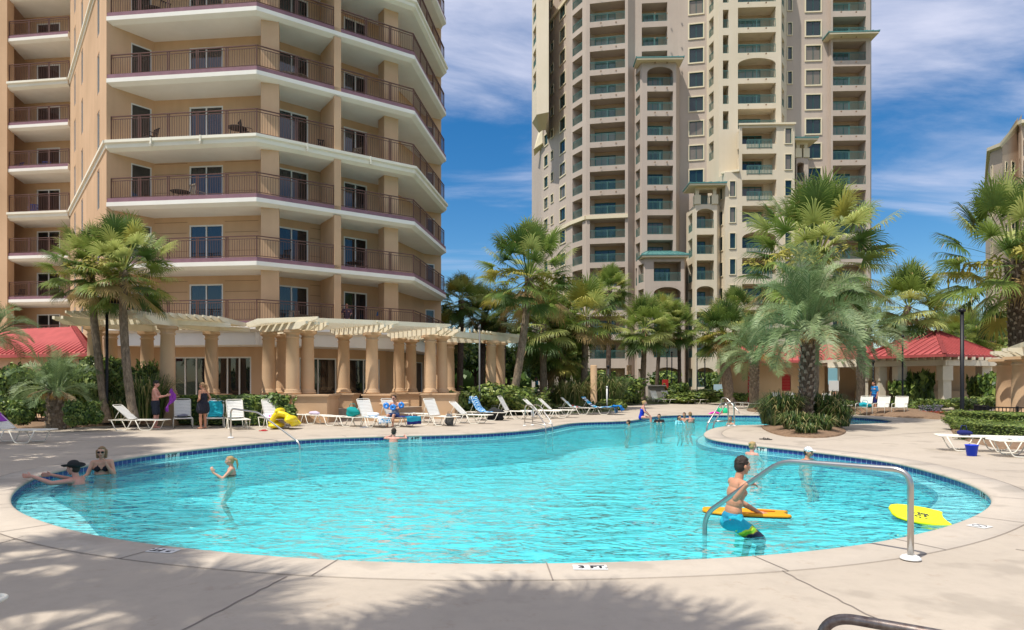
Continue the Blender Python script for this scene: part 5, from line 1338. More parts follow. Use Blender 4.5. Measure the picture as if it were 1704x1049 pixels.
mb = MB(); p, q = on(1244), on(1250.5); c = (p+q)/2; mb.box((c.x, c.y+.12, 1.37), ((q-p).length, .06, 2.45), math.atan2(u.y, u.x)); mb.build('door', M_redp, CB)
mb = MB(); p, q = on(1301), on(1316); c = (p+q)/2; rz = math.atan2(u.y, u.x)
for i in range(11): mb.box((c.x, c.y+.1, 1.15+i*.115), ((q-p).length, .05, .10), rz)
mb.build('shutter', M_redp, CB)
mb = MB(); mb.box((c.x, c.y-.03, 1.72), ((q-p).length+.3, .06, 1.4), rz); mb.build('shutter_surround', M_beige, CB) if False else None
for px, d in ((1388,45.0),(1437,44.0),(1466,43.2),(1497,42.3),(1572,40.3),(1637,42.0)):
    p = P(px, d); mb = MB(); w = .62 if px > 1480 else .5
    mb.box((p.x, p.y, .35), (w+.08, w+.08, .5)); mb.box((p.x, p.y, 1.35), (w*.8, w*.8, 2.2)); mb.box((p.x, p.y, 2.3), (w, w, .9)); mb.build('post', M_post, CB)
mb = MB()
def bm2(p, q, z, h, w=.18): mb.bar((*p, z), (*q, z), w, h)
for o in (-.18, .18):
    bm2(P(1380,45.2)+Vector((0,o)), P(1500,42.2)+Vector((0,o)), 2.93, .34); bm2(P(1500,42.2)+Vector((0,o)), P(1576,40.1)+Vector((0,o)), 2.93, .34); bm2(P(1568,40.1)+Vector((0,o)), P(1668,41.9)+Vector((0,o)), 2.93, .34)
mb.build('beam', M_post, CB)
for i in range(22):
    f = i/21; px = 1385+280*f; d = 45.0-5.0*min(1, f/.68)+(1.9*(f-.68)/.32 if f > .68 else 0); p = P(px, d); mb = MB()
    mb.box((p.x, p.y+1.0, 3.2), (.09, 3.1, .18)); mb.build('rafter', M_post, CB)
# trellis shade frame (casts the grid shadow on the wall)
mb = MB()
for i in range(5): p = P(1384+i*14, 47.6-.2*i); mb.box((p.x, p.y, 3.0), (.12, 3.2, .14))
mb.build('trellis', M_post, CB)
# shed with red roof at the left
SH = thing('garden_shed', 'small tan shed with a red ribbed roof behind the left shrubs', 'building', (-21.5, 33, 0))
sz0, pk = zof(588, 31.5), zof(545, 35)
a, b, c, d = P(-40, 33.5), P(150, 31.0), P(122, 34.6), P(-20, 37)
seam_roof(SH, [((*a, sz0), (*b, sz0), (*c, pk), (*d, pk)), ((*b, sz0), (*P(170,38), sz0), (*c, pk), (*c, pk))], step=.3)
mb = MB(); a, b = P(-30, 34), P(146, 31.6)
mb.quad((*a,0), (*b,0), (*b,sz0-.05), (*a,sz0-.05)); q = P(165,37.6); mb.quad((*b,0), (*q,0), (*q,sz0-.05), (*b,sz0-.05)); mb.build('wall', M_tan, SH)
# ------------------------------------------------------------------ pergola at the right edge and fence
P2T = thing('pergola', 'cream pergola corner on tan columns behind the black fence at the right edge', 'pergola', (24, 29, 0))
PGsave = PG; PG = P2T; PTs = PT; PT = zof(596, 29)
for x, d in ((1675,30.2),(1702,27.5),(1760,27.0)): column(x, d, .3, PT, .40, P2T)
mb = MB(); a, b = P(1683,31.5), P(1760,25.5)
for (x0, d0, x1, d1, z) in ((1651,29.6,1800,28.6,PT),(1655,31.2,1800,30.2,PT),(1672,26.8,1800,26.2,PT)):
    p, q = P(x0,d0), P(x1,d1); beam([p, q], z+.002, z+.32, pair=.40)
rafters((P(1662,32.2), P(1790,31.2)), (P(1700,25.6), P(1850,25.2)), 9, .2, .6, z=PT+.33)
PG = PGsave; PT = PTs
M_blk = mat('black_iron', (.015,.015,.017), .4, metal=.3); M_blk2 = mat('dark_panel', (.04,.04,.042), .6)
FN = thing('iron_fence', 'low black picket fence behind the clipped lime hedge on the right', 'fence', (19.5, 27, 0))
def fence(a, b, z0, z1, sp=.12):
    L = (b-a).length; u = (b-a)/L; k = int(L/sp); mb = MB()
    for i in range(k+1): p = a+u*L*i/k; mb.box((p.x, p.y, (z0+z1)/2), (.022,.022,z1-z0))
    mb.build('pickets', M_blk, FN)
    mb = MB(); mb.bar((*a, z1), (*b, z1), .045, .045); mb.bar((*a, z0+.1), (*b, z0+.1), .035, .035); mb.build('top_rail', M_blk, FN)
    for i in range(0, k+1, max(1, k//3)): p = a+u*L*i/k; mb = MB(); mb.box((p.x, p.y, (z1+.05)/2), (.06,.06,z1+.05)); mb.build('fence_post', M_blk, FN)
fz = zof(674, 29.5)
fence(P(1622,29.5), P(1644,27.4), .15, fz, .10); fence(P(1644,27.4), P(1800,25.2), .12, fz-.02)
mb = MB(); a, b = P(1622,29.6), P(1645,27.6); mb.quad((*a,.15), (*b,.12), (*b,fz-.04), (*a,fz-.04)); mb.build('side_panel', M_blk2, FN)
# ------------------------------------------------------------------ lamp posts, bollards, signs
def lamp(label, x, by, d, ty, r=.05, head=True, m=M_blk):
    b = A(x, by, d); b.z = max(b.z, 0); zt = zof(ty, d); t = thing('lamp_post', label, 'lamp post', b, group='black lamp posts'); mb = MB()
    mb.lathe([(r*2.2,0),(r*2.2,.25),(r*1.3,.32),(r,.5),(r*.9,zt-b.z)], b, 12); mb.build('post', m, t)
    if head:
        mb = MB(); c = Vector((b.x, b.y, zt)); mb.tube([c+Vector((0,0,-.05)), c+Vector((0,0,.1)), c+Vector((.08,0,.16)), c+Vector((.2,0,.14))], .03, 6); mb.lathe([(.3,-.09),(.29,-.06),(.2,.04),(.08,.1),(.05,.16)], c+Vector((.22,0,.02)), 18); mb.build('lamp_shade', m, t)
        mb = MB(); mb.ell(c+Vector((.22,0,-.07)), (.13,.13,.07)); mb.build('bulb', M_wframe, t)
    else:
        mb = MB(); c = Vector((b.x, b.y, zt)); mb.lathe([(r*.9,0),(r*1.7,.02),(r*1.7,.1),(r*.5,.16)], c, 12); mb.build('post_cap', m, t)
    return t
lamp('black lamp post with a dome shade between the two left palm trunks', 178, 706, 25, 503, .055)
lamp('slim grey pole rising from the bush by the pergola end', 798, 690, 34, 547, .045, False, mat('grey_pole', (.12,.12,.12), .5))
lamp('black pole beside the white pipe at the end of the lounger row', 1012, 680, 41, 612, .05, False)
lamp('left one of the two close black poles before the tower arch', 1110, 656, 62, 588, .055, False)
lamp('right one of the two close black poles before the tower arch', 1118, 656, 62, 588, .055, False)
lamp('black pole right of the tower arch, nearest the path', 1160, 664, 60, 590, .055, False)
lamp('black pole beside the second tower arch', 1173, 660, 64, 600, .055, False)
lamp('black pole between the silver palm and the armchairs', 1453, 684, 38, 604, .055, False)
lamp('black pole in front of the red roof', 1502, 686, 38, 562, .05, False)
lamp('tall thick black pole by the rounded end of the lime hedge', 1601, 708, 26.6, 520, .075, False)
def bollard(label, x, by, d, ty, r):
    b = A(x, by, d); b.z = max(b.z, 0); zt = zof(ty, d)-b.z; mb = MB(); mb.lathe([(r*1.1,0),(r*1.1,.1),(r,.13),(r,zt-.05),(r*.9,zt)], b, 20); t = thing('round_pillar', label, 'pillar', b, group='free standing pillars'); mb.build('shaft', M_col, t)
bollard('plain tan round pillar with its flat top above the striped towel', 988, 678, 41, 608, .21); bollard('plain tan round pillar further back between the palms', 1047, 655, 56, 608, .22)
t = thing('white_pipe', 'thin white vent pipe with a cap in front of the black pole', 'pipe', A(1010,680,40)); mb = MB(); b = t.location; b.z = .05; mb.tube([b, b+Vector((0,0,1.35))], .045, 10); mb.build('shaft', M_wframe, t); mb = MB(); mb.lathe([(.06,1.35),(.06,1.42),(.02,1.46)], b, 12); mb.build('pipe_cap', M_wframe, t)
t = thing('utility_box', 'grey utility box on the planting behind the loungers', 'utility box', (A(1092,652,60).x, 60, 0)); mb = MB(); mb.box((t.location.x, 60, .85), (1.4,.6,1.1)); mb.build('cabinet', mat('box_grey', (.30,.28,.25), .6), t); mb = MB(); mb.box((t.location.x, 59.95, 1.45), (1.6,.8,.1)); mb.build('lid', mat('box_lid', (.25,.24,.22), .6), t)
t = thing('fire_extinguisher_case', 'red upright case on a post right of the grey box', 'case', (A(1107,650,60).x, 60, 0)); mb = MB(); mb.box((t.location.x, 60, 1.4), (.5,.3,1.2)); mb.build('case', M_redp, t); mb = MB(); mb.tube([(t.location.x,60,0),(t.location.x,60,.8)], .05, 6); mb.build('post', M_blk, t)
t = thing('wall_sign', 'blue and white notice board fixed to a cabana post', 'sign', (P(1386,44.6).x, 44.6, 2.0)); c = t.location; mb = MB(); mb.box((c.x, 44.62, 2.15), (.62,.04,1.1)); mb.build('board', mat('sign_blue', (.25,.48,.55), .5), t); mb = MB(); mb.box((c.x+.05, 44.58, 1.5), (.66,.04,.7)); mb.build('paper', M_wframe, t)
t = thing('path_sign', 'small white sign plate on a stake by the path bend', 'sign', (P(1195,66).x, 66, 0)); c = t.location; mb = MB(); mb.box((c.x, 66, 1.2), (.9,.04,.7)); mb.build('plate', mat('sign_pale', (.45,.6,.65), .5), t); mb = MB(); mb.tube([(c.x,66.04,0),(c.x,66.04,1.3)], .04, 6); mb.build('post', M_blk, t)
t = thing('path_light', 'small black garden spotlight at the left bed edge', 'garden light', G(121,713)); c = t.location; mb = MB(); mb.tube([c, c+Vector((0,0,.22))], .02, 6); mb.build('stake', M_blk, t); mb = MB(); mb.lathe([(.05,.2),(.09,.3),(.11,.42),(.1,.44)], c, 12); mb.build('lamp_shade', M_blk, t)
# ------------------------------------------------------------------ stainless rails
def steel():
    m = mat('stainless_steel', (.50,.48,.45), .22, metal=1); nt = m.node_tree; N = nt.nodes; L = nt.links; b = N['Principled BSDF']; tc = N['Texture Coordinate']
    n = N.new('ShaderNodeTexNoise'); n.inputs['Scale'].default_value = 3; n.inputs['Detail'].default_value = 3; L.new(tc.outputs['Object'], n.inputs[0])
    r = N.new('ShaderNodeMapRange'); r.inputs['To Min'].default_value = .24; r.inputs['To Max'].default_value = .38; L.new(n.outputs[0], r.inputs['Value']); L.new(r.outputs[0], b.inputs['Roughness']); return m
M_steel = steel(); M_flange = mat('white_flange', (.80,.79,.76), .5, var=.1)
def round_path(pts, rad, k=8):
    out = [pts[0]]
    for a, b, c in zip(pts, pts[1:], pts[2:]):
        u, v = (a-b), (c-b); r = min(rad, u.length*.48, v.length*.48); p, q = b+u.normalized()*r, b+v.normalized()*r
        for i in range(k+1): t = i/k; out.append(p*(1-t)**2+b*2*t*(1-t)+q*t*t)
    out.append(pts[-1]); return out
def vplane(B, E, tz): return [Vector((*(B+(E-B)*t), z)) for t, z in tz]
def flange(p, parent, r=.075):
    mb = MB(); mb.lathe([(r*1.25,.009),(r*1.25,.02),(r,.04),(r*.6,.05)], (p[0], p[1], 0), 24); mb.build('flange', M_flange, parent)
def handrail(label, B, E, tz, r=.026, rad=.2):
    t = thing('handrail', label, 'handrail', (*B, 0), group='steel pool rails'); mb = MB(); mb.tube(round_path(vplane(B, E, tz), rad, 10), r, 16); mb.build('rail', M_steel, t); flange(B, t); return t
handrail('brushed steel handrail arching over the near pool edge beside the boy', Vector((3.865,6.41)), Vector((2.37,8.13)), ((0,.0),(.0,.87),(.57,.845),(1.0,.10),(1.0,-1.1)), .029, .17)
handrail('steel handrail sloping into the pool from the deck on the left', Vector(G(384,729.5)[:2]), Vector(G(499,749,WZ)[:2]), ((0,0),(0,.92),(.42,.84),(1,.05),(1,-1.0)), .026, .2)
# bottom right rail whose bend enters the frame
M_steel2 = mat('weathered_steel', (.36,.32,.29), .42, metal=.9, col2=(.16,.11,.09), scale=22, detail=8)
Bq = Vector((1.62,2.55)); t = thing('handrail', 'thick weathered handrail bend cut off by the bottom right corner', 'handrail', (*Bq, 0), group='steel pool rails')
dB = 3.35; p1 = A(1362,1080,dB); p2 = A(1366,1022,dB); p3 = A(1560,1056,dB-.25); p4 = A(1760,1095,dB-.5)
mb = MB(); mb.tube(round_path([Vector((p1.x, p1.y, 0)), p2+Vector((0,0,.0)), p3, p4, Vector((p4.x+.05, p4.y-.1, 0))], .16, 12), .026, 16); mb.build('rail', M_steel2, t); flange((p1.x, p1.y), t)
def ladder(label, b1, b2, w1, w2, ztop=.86, mid=None):
    """b1,b2 deck feet (pixels); w1,w2 where the rails enter the water (pixels)"""
    B = [Vector(G(*b)[:2]) for b in (b1, b2)]; E = [Vector(G(*b, WZ)[:2]) for b in (w1, w2)]
    t = thing('pool_ladder', label, 'pool ladder', (*B[0], 0), group='steel pool ladders')
    for p, q in zip(B, E):
        mb = MB(); mb.tube(round_path(vplane(p, q, ((0,0),(.02,ztop),(.38,ztop*.96),(.98,.15),(1,-.9))), .22, 8), .022, 12); mb.build('rail', M_steel, t); flange(p, t, .06)
    for f, z in ((.0,.16),):
        mb = MB(); mb.tube([Vector((*B[0], z)), Vector((*B[0].lerp(E[0], .97), z))], .014, 8); mb.build('cross_bar', M_steel, t)
        mb = MB(); mb.tube([Vector((*B[1], z)), Vector((*B[1].lerp(E[1], .97), z))], .014, 8); mb.build('cross_bar', M_steel, t)
    for z in (-.35,-.65): mb = MB(); mb.bar((*E[0], z), (*E[1], z), .12, .03); mb.build('step', M_steel, t)
ladder('steel pool ladder below the loungers left of centre', (873,709.5), (886,708.5), (909,722), (920,719))
ladder('steel grab rails on the tip of the pool peninsula', (1176,713.5), (1187,712.2), (1208,711), (1222,709), .9) if False else None
B = [Vector(G(1212,710.2)[:2]), Vector(G(1222,709.4)[:2])]; E = [Vector(G(1175,719,WZ)[:2]), Vector(G(1186,716,WZ)[:2])]
t = thing('pool_ladder', 'steel pool ladder at the tip of the peninsula', 'pool ladder', (*B[0], 0), group='steel pool ladders')
for p, q in zip(B, E):
    mb = MB(); mb.tube(round_path(vplane(p, q, ((0,0),(.02,.95),(.35,.92),(.98,.10),(1,-.9))), .25, 8), .026, 12); mb.build('rail', M_steel, t); flange(p, t, .06)
    mb = MB(); mb.tube([Vector((*p, .22)), Vector((*p.lerp(q, .97), .2))], .015, 8); mb.build('cross_bar', M_steel, t)
handrail('thin steel handrail at the far side of the pool behind the ladder', Vector(G(1200,687)[:2]), Vector(G(1231,693,WZ)[:2]), ((0,0),(0,.86),(.3,.85),(1,.05),(1,-.9)), .03, .2)
# ------------------------------------------------------------------ depth markers
M_white = mat('marker_white', (.74,.73,.70), .5, var=.12, scale=30); M_ink = mat('marker_ink', (.03,.03,.035), .6)
def deck_marker(label, px, py, rz, txts, w=.15, symbol=False):
    c = G(px, py); t = thing('depth_marker', label, 'depth marker', (c.x, c.y, .0085), rz, 'depth markers set in the deck'); n = len(txts)
    for i, s in enumerate(txts):
        x = (i-(n-1)/2)*w*1.04; mb = MB(); mb.v = []; mb.box((x, 0, .0015), (w, w, .004)); o = mb.build('tile', M_white, None); o.parent = t
        if s: text_obj('lettering', s, w*.8, M_ink, t, (x, 0, .0046), (0,0,0), .0004, .006)
        if symbol:
            mb = MB(); mb.tube([(x+math.cos(a)*w*.36, math.sin(a)*w*.36, .005) for a in [k*math.pi/12 for k in range(24)]], .004, 4, closed=True); mb.bar((x-w*.26,-w*.26,.005), (x+w*.26,w*.26,.005), .008, .002); o = mb.build('symbol', M_ink, None); o.parent = t
deck_marker('white "3 FT." depth marker at the near pool edge, middle of the picture', 982, 946, -.01, ['3', 'FT.'], .155)
deck_marker('white "3 FT." depth marker at the near pool edge on the left, facing the water', 272, 918, -.22+math.pi, ['3', 'FT.'], .15)
deck_marker('white no diving marker tile at the near pool edge on the right', 1630, 877, .5, [''], .2, True)
def wall_marker(label, px, py, s, rev=False):
    i = nearest(G(px, py)); p = OUTL[i]; n = -ONRM[i]; rz = math.atan2(n.y, n.x)+math.pi/2; t = thing('depth_marker', label, 'depth marker', (p.x+n.x*.004, p.y+n.y*.004, -.135), rz, 'depth markers in the tile band')
    mb = MB(); mb.box((0,0,0), (.44,.012,.15)); o = mb.build('tile', M_white, None); o.parent = t
    text_obj('lettering', s, .15, M_ink, t, (0,-.0075,0), (R(90),0,0), .0004, .006)
wall_marker('"3 FT" depth tile in the far tile band on the left', 285, 751, '3 FT'); wall_marker('"4 FT" depth tile in the far tile band beside the swimming boy', 692, 724, '4 FT'); wall_marker('"5 FT" depth tile in the tile band behind the woman by the peninsula', 1266, 741, '5 FT'); wall_marker('"3 FT" depth tile in the tile band at the right end of the pool', 1633, 812, '3 FT')
# ------------------------------------------------------------------ loungers
M_strap = mat('white_strap', (.80,.78,.72), .55, var=.06); M_tube = mat('cream_tube', (.76,.72,.62), .4)
def strap_panel(mb, x0, x1, w, z0, z1, dx=.062, gap=.012):
    L = math.hypot(x1-x0, z1-z0); n = int(L/dx)
    for i in range(n):
        a, b = i/n, (i+1)/n-gap/L; xa, xb = x0+(x1-x0)*a, x0+(x1-x0)*b; za, zb = z0+(z1-z0)*a, z0+(z1-z0)*b; s = .012
        for k in range(4):
            y0, y1 = -w/2+w*k/4, -w/2+w*(k+1)/4; f = lambda y: -s*(1-(2*y/w)**2)
            mb.quad((xa,y0,za+f(y0)), (xb,y0,zb+f(y0)), (xb,y1,zb+f(y1)), (xa,y1,za+f(y1))); mb.quad((xa,y1,za+f(y1)-.006), (xb,y1,zb+f(y1)-.006), (xb,y0,zb+f(y0)-.006), (xa,y0,za+f(y0)-.006))
def lounger(ang):
    t = thing('sun_lounger', 'x', 'sun lounger'); w = .62; z = .37; hx = .74; L = 1.95
    mb = MB(); mb.tube(round_path([Vector((.02,-w/2,z)), Vector((L,-w/2,z)), Vector((L,w/2,z)), Vector((.02,w/2,z)), Vector((.02,-w/2,z))], .07, 5), .016, 8); mb.build('frame', M_tube, t)
    for y in (-w/2, w/2):
        for x0 in (.12, .98):
            mb = MB(); yy = y*1.04; mb.tube(round_path([Vector((x0,yy,z-.01)), Vector((x0+.17,yy*1.03,.016)), Vector((x0+.55,yy*1.03,.016)), Vector((x0+.72,yy,z-.01))], .08, 5), .015, 8); mb.build('leg', M_tube, t)
    mb = MB(); strap_panel(mb, hx+.02, L-.02, w, z, z); mb.build('seat', M_strap, t)
    c, s = math.cos(ang), math.sin(ang); bl = .80; e = Vector((hx-c*bl, 0, z+s*bl+.01)); mb = MB()
    mb.tube(round_path([Vector((hx,-w/2+.02,z+.01)), e+Vector((0,-w/2+.02,0)), e+Vector((0,w/2-.02,0)), Vector((hx,w/2-.02,z+.01))], .07, 5), .015, 8)
    if ang > .2:
        m = Vector((hx-c*bl*.6, 0, z+s*bl*.6))
        for y in (-w/2+.02, w/2-.02): mb.tube([m+Vector((0,y,0)), Vector((max(.05, hx-c*bl*.6-.18), y, z))], .01, 6)
    br = mb.build('backrest', M_tube, t); mb = MB(); q = MB(); strap_panel(mb, hx-c*.05, e.x+c*.03, w-.04, z+s*.05+.01, e.z-s*.03)
    mb.build('straps', M_strap, br); return t
LP = {0: [lounger(.0), 0], 45: [lounger(R(42)), 0], 60: [lounger(R(60)), 0]}
LG = {}
def put_lounger(key, px, py, hd, ang, label, world=None, z=0.002):
    p = G(px, py) if world is None else Vector(world); s = LP[ang]; o = place(s[0], s[1], (p.x, p.y, z), R(hd), label, 'white strap loungers round the pool'); s[1] += 1; LG[key] = (Vector((p.x, p.y, z)), R(hd), ang); return o
for a in (('c0',-28,737,0,45,'white strap lounger leaving the frame on the left with a purple towel at its head'),('c1',188,716,1,45,'white strap lounger side on in front of the black lamp post'),('c2',303,708.5,-62,60,'white strap lounger between the man and the woman who stand'),('c3',361,708,-70,60,'white strap lounger with the turquoise towel on its back'),
 ('c4',387,711,-58,60,'white strap lounger right of the turquoise towel, behind the left handrail'),('c5',442,710,-50,60,'white strap lounger carrying the pink patterned towel'),('c6',494,704,-35,0,'flat white lounger right behind the yellow float'),('c7',545,708,-30,0,'flat white lounger with the teal bag at its end'),
 ('c8',596,708.5,-45,60,'white lounger with raised back right of the teal bag'),('c9',634,708,-40,60,'white lounger on which the woman in sunglasses sits'),('c10',704,706.5,-42,60,'white lounger alone right of the woman, back raised'),('c10b',664,701.5,-30,0,'flat white lounger just behind the navy towel'),
 ('c11',747,704,-22,45,'white lounger in front of the tie dye towel with the backpack beside it'),('c12',776,699,-20,60,'white lounger with the tie dye towel over its back'),('c13',820,697,-18,60,'white lounger above the black bag'),('c14',868,696,-18,45,'left of the two bare raised loungers behind the ladder'),
 ('c15',893,694.5,-16,45,'right of the two bare raised loungers behind the ladder'),('c16',930,690,-14,45,'lounger with the red towel'),('c17',966,689.5,-18,45,'lounger draped with the striped towel'),('c18',1082,671.5,-68,60,'far lounger with the green towel on its seat'),('c19',1101,671.5,-68,60,'far lounger with the lilac towel on its seat'),
 ('c20',1127,672,-60,0,'flat far lounger with a blue towel, right of the raised pair'),('c21',1145,672,-60,0,'last flat far lounger toward the garden path'),('c22',1228,679.5,-75,0,'flat lounger below the red door, left one'),('c23',1251,679.5,-75,0,'flat lounger below the red door, right one'),
 ('c24',1286,679.5,-80,60,'raised lounger left of the island trunk with a dark towel'),('c25',1309,679.5,-80,60,'raised lounger just beside the island trunk')): put_lounger(*a)
put_lounger('c26', 1562, 749, -22, 0, 'flat lounger near the right edge beside the blue bucket')
put_lounger('c27', 1652, 759, -16, 0, 'flat lounger cut by the right edge with a blue patterned towel')
put_lounger('c28', 0, 0, 4, 0, 'white lounger foot peeking in at the bottom left corner', (-5.10, 3.74, 0))
# armchairs
def armchair():
    t = thing('strap_armchair', 'x', 'chair'); w = .56
    mb = MB(); strap_panel(mb, -.24, .24, w, .40, .43); mb.build('seat', M_strap, t)
    mb = MB(); strap_panel(mb, -.24, -.42, w, .46, .98); mb.build('backrest', M_strap, t)
    for y in (-w/2-.01, w/2+.01):
        mb = MB(); mb.tube(round_path([Vector((-.36,y,0)), Vector((-.25,y,.40)), Vector((-.43,y,1.0))], .05, 4), .016, 8); mb.build('leg', M_tube, t)
        mb = MB(); mb.tube(round_path([Vector((.34,y,0)), Vector((.26,y,.62)), Vector((-.3,y,.64))], .09, 5), .016, 8); mb.build('leg', M_tube, t)
    mb = MB(); mb.tube([(-.43,-w/2,1.0),(-.43,w/2,1.0)], .016, 8); mb.tube([(.27,-w/2,.43),(.27,w/2,.43)], .014, 8); mb.tube([(-.25,-w/2,.40),(-.25,w/2,.40)], .014, 8); mb.build('frame', M_tube, t); return t
ac = armchair(); 
for i, (px, py, hd, lb) in enumerate(((1437,691.5,-140,'white strap armchair under the turquoise bag, beside the small table'),(1466,692,-140,'white strap armchair in the middle of the three by the flower bed'),(1497,692.5,-135,'white strap armchair at the right end of the three by the flower bed'))):
    p = G(px, py); place(ac, i, (p.x, p.y, .002), R(hd), lb, 'white armchairs by the flower bed')
t = thing('side_table', 'small white side table left of the armchairs', 'table', G(1411,690.5)); c = t.location; mb = MB(); mb.lathe([(.23,.48),(.25,.5),(.25,.52)], c, 20); mb.build('tabletop', M_strap, t)
for a in range(4): mb = MB(); x, y = math.cos(a*1.57+.7), math.sin(a*1.57+.7); mb.tube([c+Vector((x*.18,y*.18,.49)), c+Vector((x*.24,y*.24,0))], .014, 6); mb.build('leg', M_tube, t)
# ------------------------------------------------------------------ towels and bags
def cloth(name, c, **k): return mat(name, c, .95, bump=.5, bscale=35, **k)
def tiedye():
    m = mat('tie_dye_cloth', (.02,.30,.62), .95); nt = m.node_tree; N = nt.nodes; L = nt.links; b = N['Principled BSDF']; uv = N.new('ShaderNodeUVMap'); mp = N.new('ShaderNodeMapping'); mp.inputs['Location'].default_value = (-.45,-1.0,0); L.new(uv.outputs[0], mp.inputs[0])
    w = N.new('ShaderNodeTexWave'); w.wave_type = 'RINGS'; w.rings_direction = 'SPHERICAL'; w.inputs['Scale'].default_value = 2.6; w.inputs['Distortion'].default_value = 5; w.inputs['Detail'].default_value = 3; w.inputs['Detail Scale'].default_value = 3; L.new(mp.outputs[0], w.inputs[0])
    r = N.new('ShaderNodeValToRGB'); r.color_ramp.elements[0].color = (.005,.12,.45,1); r.color_ramp.elements[1].color = (.78,.86,.88,1); e = r.color_ramp.elements.new(.55); e.color = (.02,.40,.70,1); L.new(w.outputs[0], r.inputs[0]); L.new(r.outputs[0], b.inputs['Base Color']); return m
def stripes(name, cols, sc=7, vert=False):
    m = mat(name, cols[0], .95); nt = m.node_tree; N = nt.nodes; L = nt.links; b = N['Principled BSDF']; uv = N.new('ShaderNodeUVMap'); sp = N.new('ShaderNodeSeparateXYZ'); L.new(uv.outputs[0], sp.inputs[0])
    mu = N.new('ShaderNodeMath'); mu.operation = 'MULTIPLY'; mu.inputs[1].default_value = sc; L.new(sp.outputs[0 if vert else 1], mu.inputs[0]); fr = N.new('ShaderNodeMath'); fr.operation = 'FRACT'; L.new(mu.outputs[0], fr.inputs[0])
    r = N.new('ShaderNodeValToRGB'); r.color_ramp.interpolation = 'CONSTANT'; els = r.color_ramp.elements
    while len(els) < len(cols): els.new(.5)
    for i, c in enumerate(cols): els[i].position = i/len(cols); els[i].color = (*c, 1)
    L.new(fr.outputs[0], r.inputs[0]); L.new(r.outputs[0], b.inputs['Base Color']); return m
def spots(name, c1, c2, sc=9):
    m = mat(name, c1, .95); nt = m.node_tree; N = nt.nodes; L = nt.links; b = N['Principled BSDF']; uv = N.new('ShaderNodeUVMap'); v = N.new('ShaderNodeTexVoronoi'); v.inputs['Scale'].default_value = sc; L.new(uv.outputs[0], v.inputs[0])
    r = N.new('ShaderNodeValToRGB'); r.color_ramp.elements[0].position = .36; r.color_ramp.elements[1].position = .42; r.color_ramp.elements[0].color = (*c1, 1); r.color_ramp.elements[1].color = (*c2, 1); L.new(v.outputs['Distance'], r.inputs[0]); L.new(r.outputs[0], b.inputs['Base Color']); return m
def towel(name, label, key, path, y0, y1, m, seed=0, wr=.012, cat='towel'):
    """path in the lounger frame: list of (x,z); hangs between y0 and y1"""
    p0, hd, _ = LG[key]; M = Matrix.Rotation(hd, 3, 'Z'); rnd = random.Random(seed); pts = []
    ds = [0]
    for a, b in zip(path, path[1:]): ds.append(ds[-1]+math.hypot(b[0]-a[0], b[1]-a[1]))
    n = max(8, int(ds[-1]/.05)); mb = MB(); ny = 12; rows = []
    ph = [rnd.uniform(0,6) for _ in range(4)]
    for i in range(n+1):
        s = ds[-1]*i/n; k = max(j for j in range(len(path)) if ds[j] <= s+1e-9); k = min(k, len(path)-2); f = (s-ds[k])/(ds[k+1]-ds[k]); x = path[k][0]+(path[k+1][0]-path[k][0])*f; z = path[k][1]+(path[k+1][1]-path[k][1])*f; row = []
        for j in range(ny+1):
            y = y0+(y1-y0)*j/ny; w = wr*(math.sin(y*17+ph[0]+s*3)+math.sin(s*13+ph[1]+y*5)+.6*math.sin(y*31+s*21+ph[2]))
            row.append(len(mb.v)); mb.v.append(p0+M @ Vector((x+w*.4+.01*math.sin(y*9+ph[3]), y+.02*math.sin(s*7+ph[2]), max(.012, z+.018+abs(w)))))
        rows.append(row)
    for i in range(n):
        for j in range(ny):
            mb.f.append((rows[i][j], rows[i+1][j], rows[i+1][j+1], rows[i][j+1])); mb.m.append(0); mb.sm.append(True); u0, u1 = y0+(y1-y0)*j/ny, y0+(y1-y0)*(j+1)/ny; v0, v1 = ds[-1]*i/n, ds[-1]*(i+1)/n; mb.uv[len(mb.f)-1] = [(u0-y0,v0),(u0-y0,v1),(u1-y0,v1),(u1-y0,v0)]
    c = p0+M @ Vector((path[0][0], (y0+y1)/2, path[0][1])); o = mb.build(name, m, None, c); so_ = o.modifiers.new('thickness', 'SOLIDIFY'); so_.thickness = .012; tag(o, label, cat); return o
S = .37
def backpt(f, ang): return (.74-math.cos(R(ang))*.8*f, S+math.sin(R(ang))*.8*f)
M_turq = cloth('turquoise_cloth', (.02,.42,.50), var=.4, scale=10); M_tealc = cloth('teal_cloth', (.01,.28,.27)); M_navy = cloth('navy_cloth', (.015,.02,.12)); M_purple = cloth('purple_cloth', (.30,.06,.42)); M_redc = cloth('red_cloth', (.55,.02,.03)); M_whitec = cloth('white_cloth', (.75,.75,.75)); M_bluec = cloth('blue_cloth', (.01,.20,.58), var=.3, scale=12)
b60 = lambda f: backpt(f, 60); b45 = lambda f: backpt(f, 42)
towel('towel', 'turquoise towel hung over a lounger back behind the standing woman', 'c3', [b60(.85), b60(.2), (.9,S)], -.26, .26, M_turq, 1)
towel('towel', 'pink and white patterned towel spread over a lounger seat', 'c5', [b60(.2), (.78,S), (1.6,S), (1.7,S-.2)], -.34, .30, spots('pink_pattern', (.72,.08,.38), (.8,.75,.78)), 2)
towel('towel', 'blue and white patterned towel trailing off the lounger left of the woman', 'c8', [(.8,S), (1.7,S), (1.95,S), (2.0,S-.22)], -.33, .2, spots('blue_pattern', (.03,.35,.65), (.75,.8,.82), 11), 3)
towel('towel', 'navy towel with a turquoise edge draped over the lounger foot right of the woman', 'c9', [(1.25,S+.02), (1.97,S+.02), (2.02,S-.28)], -.36, .36, stripes('navy_turquoise', [(.015,.02,.14),(.015,.02,.14),(.02,.3,.42)], 1.1), 4)
